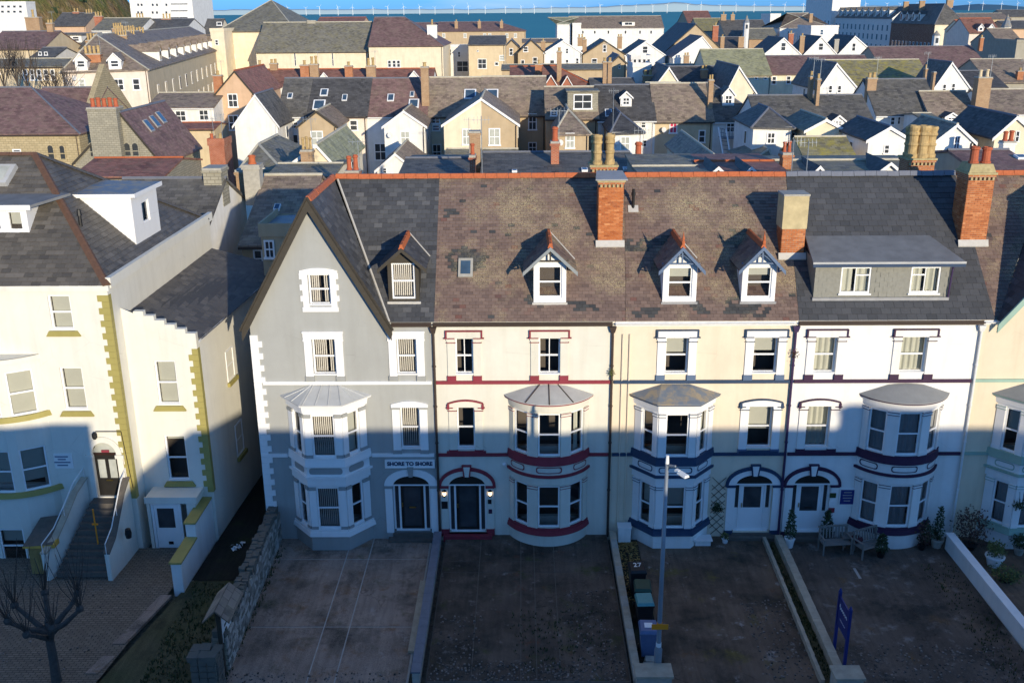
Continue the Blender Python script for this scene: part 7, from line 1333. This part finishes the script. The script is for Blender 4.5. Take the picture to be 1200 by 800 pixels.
house(E_, 'purple roofed house half hidden by bare trees at the left edge', -20, 50, 58, 38, 122, 14, wb, rp, ch=[(56, 62, 27, 34, 'brick_tan', 2)]); house(E_, 'small white hillside house with a slate roof between tan walls', 36, 63, 68, 57, 112, 9, wt, rs, [(47, 63, 3, 4), (54, 63, 3, 4)])
house(E_, 'long tan garden building with buttressed wall under bare trees', -15, 80, 79, 70, 106, 8, wb, rgr, [(u, 88, 3, 12) for u in (30, 38, 46, 54, 62)])
house(E_, 'grey roofed white house on the slope with yellow pots', 108, 163, 36, 22, 200, 16, wt, rgr, ch=[(112, 120, 19, 28, 'brick_red', 3), (133, 143, 33, 40, 'brick_tan', 4, D(dy=-2))]); house(E_, 'slate roofed house below the white tower block', 160, 216, 36, 23, 205, 16, wt, rs, ch=[(160, 169, 21, 28, 'brick_tan', 3), (191, 201, 22, 30, 'brick_red', 3)])
house(E_, 'peach house with slate roof under the scrub hill', 60, 100, 31, 16, 240, 16, wpe, rs, ch=[(87, 93, 14, 24, 'brick_red', 2), (102, 109, 16, 30, 'brick_red', 3)]); house(B_, 'large white hotel with rows of windows at the top left corner', -30, 30, 3, 3, 330, 7, wt, 'felt', [(u, v, 3, 3) for u in (3, 10, 17, 24) for v in (8, 14)])
house(B_, 'white tower block with balconies rising past the top of the view', 148, 222, -28, -28, 420, 30, wt, 'felt', [(u, v, 2.2, 3.2) for u in (162, 166, 179, 184, 195) for v in (-4, 6, 15)]+[(210, v, 18, 1.8) for v in (-3, 5, 13, 21)], cat='tower block', name='tower_block')
t = thing('dome_building', 'white domed building in front of the sea left of the town hall roof', 'dome', at(226, 38, 300)-Vector((0, 0, at(226, 38, 300).z))); k = (at(227, 38, 300)-at(226, 38, 300)).x; z0 = at(226, 38, 300).z; q = MB('wall_pale'); q.lathe([(12*k*math.cos(a_*math.pi/20), z0+14*k*math.sin(a_*math.pi/20)) for a_ in range(11)], n=24); q.build('dome', t, True); q = MB('wall_pale'); q.lathe([(12.5*k, -.4), (12.5*k, z0)], n=24); q.build('drum', t)
house(E_, 'slate roofed cream annexe beside the dome', 236, 256, 44, 23, 235, 14, wc, rs)
house(E_, 'cream town hall wing under a high grey pyramid roof', 255, 346, 37, 1, 168, 30, wc, rgr, [(271, 49, 4, 5), (273, 66, 4, 5), (312, 49, 2, 5), (316, 49, 2, 5), (320, 49, 2, 5)], hip=(.5, .52), cat='hall', name='town_hall'); house(B_, 'narrow cream stair block at the side of the town hall', 246, 262, 35, 35, 162, 12, wc, rgr, [(254, 50, 3, 6), (257, 28, 5, 4)])
house(E_, 'cream hall with a long mossy dark green roof and vent', 300, 431, 61, 27, 160, 16, wc, rgr, [(346, 70, .8, 14), (390, 70, .8, 14)], ch=[(361, 370, 24, 33, 'wall_grey', 0)], cat='hall', name='hall'); house(E_, 'cream hall with a purple hipped roof and three narrow windows', 432, 519, 54, 21, 158, 20, wc, rp, [(456.5, 75, 3.6, 8), (462, 75, 3.6, 8), (467, 75, 3.6, 8)], hip=(0, .8), cat='hall', name='hall', ch=[(501, 512, 29, 40, 'wall_white', 1, D(dy=4))])
RC = 'red-roofed row behind the back terrace'
house(E_, 'red-brown row with six chimneys just above the back terrace ridge', 290, 506, 101, 82, 106, 10, wt, rrb, dor=[(374, 386, 94, 92, 85, 'wall_white', rrb, 0), (478, 493, 94, 92, 83, 'wall_white', rrb, 0)], ch=[(301, 309.5, 76, 95, 'brick_orange', 1, D(dy=2)), (317, 325, 74, 82, 'brick_tan', 2), (353, 362, 76, 92, 'brick_orange', 1, D(dy=2)), (364, 373, 75, 90, 'brick_tan', 2, D(dy=2, ph=1)), (405, 413, 77, 92, 'brick_orange', 1, D(dy=2)), (430, 440, 77, 92, 'brick_tan', 2, D(dy=2, ph=1))], group=RC)
house(E_, 'red-brown roof left of the slim tall chimney', 598, 637, 93, 79, 106, 10, wtan, rrb, ch=[(627, 636, 75, 90, 'brick_orange', 1, D(dy=2))], group=RC); house(E_, 'red hipped roof with two small red gablets and a slim tall chimney', 637, 697, 103, 78, 98, 10, wtan, rrb, dor=[(638, 653, 102, 100, 88, 'brick_red', rrb, 0), (658, 671, 102, 100, 89, 'brick_red', rrb, 0)], ch=[(652.5, 658, 60, 98, 'brick_tan', 1, D(dy=1.5))], hip=(0, 1), group=RC)
house(E_, 'slate roof with twin tall tan chimneys', 693, 745, 104, 93, 96, 8, wtan, rs, ch=[(706, 711, 72, 98, 'brick_tan', 1, D(dy=2)), (711.7, 717, 72, 98, 'brick_tan', 1, D(dy=2))]); house(G_, 'small tan gable behind the twin chimneys', 716, 734, 74, 66, 112, 10, wtan, rp, [(726, 79, 2, 3)])
house(B_, 'white flat-roofed stair tower in front of the white gable', 742, 763, 76, 76, 104, 6, wt, 'felt'); house(B_, 'glazed flat-roofed sun room on top of the white stair tower', 740, 763, 67, 67, 118, 6, wpa, 'felt', [(u, 71.5, 4, 5) for u in (744, 749.5, 755, 760)])
house(E_, 'blue-black slate row with two cream front gablets', 758, 866, 101, 79, 100, 10, wc, rbl, ch=[(753, 765, 88, 101, 'brick_tan', 2, D(dy=-1)), (820.5, 829, 81, 98, 'brick_tan', 2, D(dy=2))], group=RC); house(G_, 'cream gablet on the left of the blue-black slate row', 768, 798, 101, 80, 92, 12, wc, rbl, uA=784); house(G_, 'cream gablet on the right of the blue-black slate row', 851, 885, 108, 79, 89, 14, wc, rbl, uA=866)
house(E_, 'low tan yard building between slate roof and red gablets', 760, 800, 101.5, 98, 88, 5, wtan, rgr)
RD = 'row of street gables towards the sea'
def gab(label, *a_, **k): return house(G_, label, *a_, group=RD, **k)
gab('narrow tan street gable at the start of the row', 591, 608, 56, 47.5, 190, 14, wtan, rs, [(599, 61, 4, 8)]); gab('tan street gable with two small windows', 607, 638, 62, 47.5, 188, 14, wtan, rs, [(616, 58, 5, 6), (627, 72, 5, 9), (612.5, 73, 4, 5)], ch=[(634, 639, 48, 60, 'brick_tan', 1, D(dy=3))])
gab('white street gable with four dark windows', 638, 681.5, 62, 48, 188, 14, wt, rs, [(664.5, 60, 3, 6), (647, 73, 5, 5), (664.5, 73.5, 3.5, 7), (676.5, 72, 3.5, 7)], ch=[(682.5, 687.5, 46, 63, 'brick_tan', 1, D(dy=2))]); gab('tan street gable with a white window high up', 683, 733, 64.5, 48, 188, 14, wtan, rs, [(708.5, 57, 4, 8), (696.5, 73, 6, 8)], ch=[(723.5, 729, 43, 53, 'brick_tan', 2, D(dy=7))]); gab('white street gable above the glazed sun room', 733, 779.5, 65, 49, 188, 14, wt, rs, [(756, 58.5, 6, 8)], ch=[(677, 684, 44, 50, 'brick_tan', 2, D(dy=7))])
gab('broad tan gable with a blue-black roof, tallest of the row', 779, 848, 61, 29, 205, 30, wtan, rbl, uA=815.5, ch=[(834.5, 842, 30, 45, 'brick_red', 1, D(dy=6)), (843.5, 849, 43, 58, 'brick_tan', 1, D(dy=1))]); gab('white gable with brown left slope in front of the broad tan gable', 789, 842, 67, 43.5, 182, 16, wt, rp, [(809, 74, 2, 4), (818, 75, 3, 5), (821.5, 75, 2, 5)], uA=823, ch=[(801, 807.5, 65, 78, 'brick_tan', 2, D(dy=-3))])
house(E_, 'cream building with a big grey-green slate roof', 829, 904, 88.5, 58.5, 138, 16, wc, rgn, [(886, 92, 4, 3), (897, 92, 4, 3)]); house(E_, 'purple slate roof and cream wall right of the grey-green roof', 895, 1026, 87, 66, 142, 14, wc, rp, [(907, 94.5, 5.5, 9), (924, 94, 5.5, 9)])
gab('white gable left of a tall brown chimney stack', 893, 940.5, 66, 45, 185, 14, wt, rbl, [(918, 55, 6, 9)], ch=[(936, 943, 42, 61, 'brick_tan', 1, D(dy=1)), (923.5, 930, 39, 48, 'brick_red', 1, D(dy=7))], uA=918.5); gab('white gable between two chimney stacks', 941, 981.5, 65, 43.5, 185, 14, wt, rbl, [(962, 55, 6, 8)], ch=[(976.5, 983, 46, 61, 'cement', 0, D(dy=1))], uA=962.5); gab('white gable at the end beside the red gablet', 982, 1026, 64, 43, 185, 14, wt, rbl, [(1000.5, 55.5, 5, 9)], uA=1002)
house(E_, 'broad mossy yellow-green roof between two white gables', 983, 1097, 104, 71, 113, 16, wt, rmo); gab('white gable with two arched windows left of the mossy roof', 961, 1004, 103, 75, 104, 14, wt, rs, [(973, 105.5, 5, 7, 'pane_dark', True), (983.5, 105.5, 5, 7, 'pane_dark', True)], uA=980.5); gab('white gable with two arched windows right of the mossy roof', 1094, 1137, 104, 74, 104, 8, wt, rs, [(1106.5, 104, 5, 7, 'pane_dark', True), (1117, 103, 5, 7, 'pane_dark', True)], uA=1115.5, ch=[(1081.5, 1086, 80, 100, 'brick_tan', 1, D(dy=-3)), (1090.5, 1096, 84, 108, 'brick_tan', 0, D(dy=-6))])
house(E_, 'white house with a plain dark slate roof and rust patch below the mossy roof', 1027, 1101, 135, 94, 80, 11, wt, rs, [(1046, 142, 6, 9), (1053.5, 141, 4, 9)], ch=[(1014, 1027, 91, 112, 'brick_tan', 2, D(dy=4))]); house(E_, 'brown slate house with a white gabled dormer and massive chimney', 1097, 1152, 152, 108, 77, 12, wt, rbr, dor=[(1107, 1123, 145, 136.5, 132, 'wall_white', rbl)], ch=[(1140, 1160.5, 90, 124, 'brick_tan', 2, 'pot_cream', D(dy=3, d=1.2))]); house(E_, 'mossy brown roof with a white wall at the right edge', 1160, 1222, 134, 106, 80, 11, wt, rbr)
house(E_, 'long dark slate roof with a tan chimney and a small white dormer', 890, 1027, 152, 113, 62, 11, wt, rs, dor=[(975, 990, 149, 140.5, 135, 'wall_white', rbl)], ch=[(946, 953, 89, 122, 'brick_tan', 1, D(dy=5)), (954, 961, 92, 129, 'brick_tan', 1, D(dy=4))]); low('white lean-to shed roof under the dark slate roof', E_, 1080, 1100, 140, 134, 74, 5, wt, rgr)
house(E_, 'broad purple roof beyond the mossy roof', 1034, 1158, 80, 55, 160, 18, wg, rp, ch=[(1147, 1152.5, 44, 55, 'brick_orange', 1, D(dy=6))]); house(E_, 'weathered brown roof with an orange chimney at the right edge', 1159, 1222, 97, 70, 130, 16, wg, rbr, ch=[(1190, 1199, 83, 97, 'brick_orange', 1, D(dy=1))]); house(E_, 'red gablet roof between white gable and purple roof', 1024, 1036, 70, 60, 170, 9, 'brick_red', rrb)
house(E_, 'dark blue slate house below the weathered brown roof', 1130, 1180, 103, 84, 110, 12, wg, rbl)
# towards the promenade
house(E_, 'long white promenade terrace with a brown roof at the sea edge', 668, 778, 33.5, 19.5, 340, 20, wt, rbr, [(u, 38, 2.4, 4) for u in (683, 697, 713, 733, 750, 763)], dor=[(729, 744, 30.5, 26, 26, 'wall_white', rgr)]); house(E_, 'square white corner pavilion with a pale green pyramid roof by the sea', 653, 669, 28.5, 21, 332, 16, wt, rgn, hip=(1, 1)); house(B_, 'narrow white block between pavilion and terrace', 671, 681, 28, 28, 330, 10, wt, 'felt')
house(E_, 'tan terrace with a red-brown roof and three chimneys before the sea', 512, 616, 37, 26, 330, 20, wtan, rp, [(u, 42, 3, 5, 'pane_pale') for u in (520, 545, 568, 574, 594, 604)], hip=(0, 1), ch=[(533, 536.5, 25, 33, 'brick_tan', 1, D(dy=3)), (560, 563.5, 25, 34, 'brick_tan', 1, D(dy=3)), (586, 589.5, 25, 33, 'brick_tan', 1, D(dy=3))])
house(B_, 'white flat-topped building left of the tan stone block', 521, 549, 54, 54, 180, 12, wt, 'felt', [(526.5, 61.5, 5, 7), (538, 64, 2.5, 6), (542, 78, 12, 12)]); house(E_, 'tan stone block with plant and pipes under a slate roof', 549, 592, 53, 43, 172, 14, wb, rs, [(565, 75, 9, 11), (588, 68, 5, 6, 'pane_pale'), (582, 75, 4, 4), (560, 60, 2, 2)])
for (l_, a_) in (('red-brown gabled roof on the skyline', (E_, 806, 836, 27, 13.5, 420, 30, wtan, rrb)), ('mossy roof on the skyline', (E_, 818, 853, 36, 22, 330, 22, wg, rmo)), ('cluster of dark slate roofs with white chimneys', (E_, 850, 902, 43, 24, 300, 24, wg, rs)), ('tan brick building with parapet near the turret', (E_, 878, 912, 46, 34, 262, 14, 'brick_tan', rgr)), ('blue-black roof beside a stout brown chimney', (E_, 842, 872, 58, 44, 232, 14, wpe, rbl))):
    house(*(a_[0], l_)+a_[1:], ch=[(864.5, 872, 43, 57, 'brick_tan', 0, D(dy=1)), (893.5, 897.5, 46, 63, 'brick_tan', 0, D(dy=-4))] if 'stout' in l_ else ([(844.5, 851, 17, 25, 'brick_tan', 1), (856, 861, 17, 25, 'brick_tan', 1)] if 'cluster' in l_ else ()))
house(E_, 'white villa with a brown hipped roof and one tan chimney', 914, 976, 33, 16, 268, 22, wt, rbr, [(943, 38, 3, 5), (924, 39, 2, 4)], hip=(1, 1), ch=[(948, 952.5, 16, 24, 'brick_tan', 0, D(dy=4))]); house(B_, 'white parapeted annexe of the villa', 951, 983, 31, 31, 250, 14, wt, 'felt', [(963, 38, 4, 6, 'pane_blue')]); house(B_, 'white flat block at the left of the villa', 903, 915, 17, 17, 330, 14, wt, 'felt')
house(G_, 'long white seafront hotel in shade with a row of dormers', 1046, 1076, 21.5, 8.5, 330, 66, wpa, rs, side=wpa, cat='hotel', name='hotel', sidew=(-1, tuple(range(4, 66, 5)), (2, 5.5, 9, 12.2), 1.5, 2.0), sdor=(-1, tuple(range(6, 66, 7)), .1, 2.2, 2.2)); house(B_, 'white hotel tower rising above the shaded hotel', 977, 1010, -12, -12, 398, 40, wt, 'felt', cat='hotel', name='hotel', sidew=(-1, tuple(range(3, 40, 5)), (5, 9, 13), 1.5, 2.2))
house(G_, 'dark brick hotel with a cream front and steep mansard roof', 1096, 1132.5, 28, 5, 270, 36, wc, rs, [(1112, 40, 6, 9)], side='brick_dark', cat='hotel', name='hotel', hipf=6, sidew=(-1, tuple(range(3, 36, 3)), (3, 7.5), 1.2, 2.4), sdor=(-1, (14, 19, 24, 29), .1, 2.0, 2.0), ch=[(1058.5, 1065, 2, 10, 'brick_tan', 0, D(dy=32)), (1077, 1084, 1, 9, 'brick_tan', 0, D(dy=18)), (1109, 1117, 0, 6, 'brick_tan', 0, D(dy=6))])
house(E_, 'pink cottage row with red roof and two white dormers near the spire', 1136, 1173, 39, 22, 232, 14, wp, rrb, [(1150, 44, 3, 4)], dor=[(1146, 1153, 37, 32, 28, 'wall_white', rrb), (1158, 1165, 37, 32, 28, 'wall_white', rrb)])
def spire(label, u, vb, vs, vt, Y, wpx):
    c_ = at(u, vb, Y); k = (at(u+1, vb, Y)-c_).x*wpx/2; z0, zs, zt = c_.z, at(u, vs, Y).z, at(u, vt, Y).z; t = thing('turret', label, 'turret', (c_.x, Y, 0)); q = MB('wall_pale'); q.lathe([(k, -.4), (k, zs)], n=8); q.build('drum', t); q = MB('bay_lead'); q.lathe([(k*1.15, zs+.002), (k*.45, zs+(zt-zs)*.6), (.05, zt)], n=8); q.build('spire_roof', t); q = MB('pane_dark'); q.box(-k*.3, k*.3, -k*1.02, -k*.9, zs-1.6, zs-.5); q.build('window', t)
spire('pale blue-grey turret at the corner of the cottage row', 1177, 48, 32, 17, 220, 11); spire('verdigris turret against the dark brick hotel', 1095, 60, 42, 36, 200, 9); spire('white pointed turret among the skyline roofs', 874, 40, 27, 18, 262, 7)
for (l_, a_) in (('slate roofs at the right end of the skyline', (E_, 1183, 1222, 34, 25, 262, 16, wpe, rs)), ('brown roof strip on the sea skyline', (E_, 1126, 1185, 23, 16, 420, 20, wtan, rbr)), ('dark trees and roof block on the right skyline', (E_, 1176, 1222, 20, 12, 440, 16, wg, rs)), ('flat grey roof behind the right edge chimney', (B_, 1192, 1222, 48, 48, 200, 20, wg, 'felt')), ('brown gabled roof right of the turret', (E_, 1172, 1200, 52, 34, 210, 16, wg, rbr)), ('cream gable block behind the cottage row', (E_, 1128, 1140, 36, 24, 250, 12, wc, rrb)), ('purple roof strip behind the cream halls', (E_, 470, 520, 37, 27, 335, 18, wtan, rp)), ('grey flat roof in front of the white street gables', (E_, 588, 735, 82, 76, 150, 10, wtan, rgr)), ('long brown roof ridge below the white street gables', (E_, 776, 835, 82, 76, 150, 10, wt, rgr)), ('white row with brown roof left of the sea pavilion', (E_, 612, 655, 50, 46, 250, 10, wtan, rbr)), ('pink and orange roofs on the skyline by the town hall', (E_, 370, 425, 28, 21, 300, 16, wpe, rrb)), ('brown roof and chimney by the town hall pyramid', (E_, 300, 350, 30, 22, 300, 16, wpe, rrb))):
    house(*(a_[0], l_)+a_[1:])
# hedge, fire escape, bare trees, aerials
t = thing('clipped_hedge', 'rusty clipped hedge on the yard wall left of the brown gable', 'hedge', at(776, 198, 42)-Vector((0, 0, at(776, 198, 42).z))); rn = random.Random(31); q = MB('leaf_litter'); z1 = at(776, 184, 42).z; z0 = at(776, 200, 42).z; leaves(q, 1500, lambda: Vector((rn.uniform(-.9, .9), rn.uniform(-.5, .5), rn.uniform(z0, z1+rn.uniform(-.1, .15)))), .13, rn); q.build('foliage', t, kind='stuff'); q = MB('wall_grey'); q.box(-1.2, 1.2, -.5, .5, -.4, z0); q.build('yard_wall', t)
t = thing('fire_escape', 'white steel fire escape stairs against the shaded white back wall', 'stairs', at(850, 190, 66)-Vector((0, 0, at(850, 190, 66).z)))
def rel(u, v, Y): p = at(u, v, Y); return (p.x-t.location.x, p.y-t.location.y, p.z)
for (ua, va, ub, vb) in ((842, 150, 849, 190), (851, 152, 857, 190)): q = MB('trim_white'); q.tube(rel(ua, va, 70), rel(ub, vb, 62), .09, n=5); q.build('stringer', t)
for k in range(8): q = MB('galv'); f = k/8; a_ = Vector(rel(842+7*f, 150+40*f, 70-8*f)); b_ = Vector(rel(851+6*f, 152+38*f, 70-8*f)); q.tube(a_, b_, .04, n=4); q.build('tread', t)
q = MB('galv'); a_, b_ = Vector(rel(845, 163, 70)), Vector(rel(864, 163, 70)); q.box(a_.x, b_.x, a_.y-.1, a_.y+1.5, a_.z, a_.z+.12); [q.tube((a_.x+(b_.x-a_.x)*k/6, a_.y, a_.z), (a_.x+(b_.x-a_.x)*k/6, a_.y, a_.z+1), .03, n=4) for k in range(7)]; q.tube((a_.x, a_.y, a_.z+1), (b_.x, a_.y, a_.z+1), .035, n=4); q.build('landing', t)
rn = random.Random(77)
for k, (u, Y, l_) in enumerate(((6, 84, 'leafless pale-stemmed tree at the left edge before the purple roof'), (22, 88, 'leafless tree second from the left edge'), (33, 92, 'leafless tree before the tan garden building'), (60, 90, 'leafless low tree against the buttressed wall'), (74, 88, 'brown twiggy tree left of the white hotel end'))):
    c_ = at(u, 108, Y); t = thing('bare_tree', l_, 'tree', (c_.x, Y, c_.z-3), 'leafless trees on the hillside'); q = MB('twig'); H_ = (at(u, 40 if k < 3 else 72, Y).z-c_.z)+3; tops = []
    q.tube((0, 0, -4), (0, 0, H_*.45), .16, .09, 6)
    for j in range(5):
        a_ = j*1.26+rn.random(); p1 = Vector((math.cos(a_)*1.1, math.sin(a_)*1.1, H_*.7)); q.tube((0, 0, H_*rn.uniform(.3, .45)), p1, .07, .04, 5); tops.append(p1)
    q.build('trunk', t); w = MB('twig')
    for p1 in tops:
        for _ in range(9): w.tube(p1-Vector((0, 0, rn.random()*H_*.25)), p1+Vector((rn.gauss(0, .8), rn.gauss(0, .8), H_*rn.uniform(.05, .3))), .03, .012, 4, cap=False)
    w.build('crown', t, kind='stuff')
for (u, v0, v1, Y, l_) in ((718, 157, 103, 60, 'tall thin aerial mast beside the black hipped wing'), (565, 205, 136, 21, 'aerial mast with two crossbars before the double wing'), (550, 172, 138, 58, 'short aerial on the cream half of the double wing'), (927, 205, 163, 17, 'white aerial pole near the brick chimney with two pots'), (945, 200, 165, 17, 'leaning aerial pole by the mossy lean-to')):
    a_, b_ = at(u, v0, Y), at(u, v1, Y); t = thing('aerial', l_, 'aerial', (a_.x, Y, a_.z)); q = MB('galv'); q.tube((0, 0, -.6), (0, 0, b_.z-a_.z), .025, n=5); q.build('mast', t); q = MB('galv'); h = b_.z-a_.z; q.tube((-.5, 0, h*.93), (.5, .2, h*.93), .015, n=4); [q.tube((x, .0, h*.93-.2), (x, .1, h*.93+.2), .01, n=4) for x in (-.4, -.2, 0, .2, .4)]; q.build('crossbar', t)
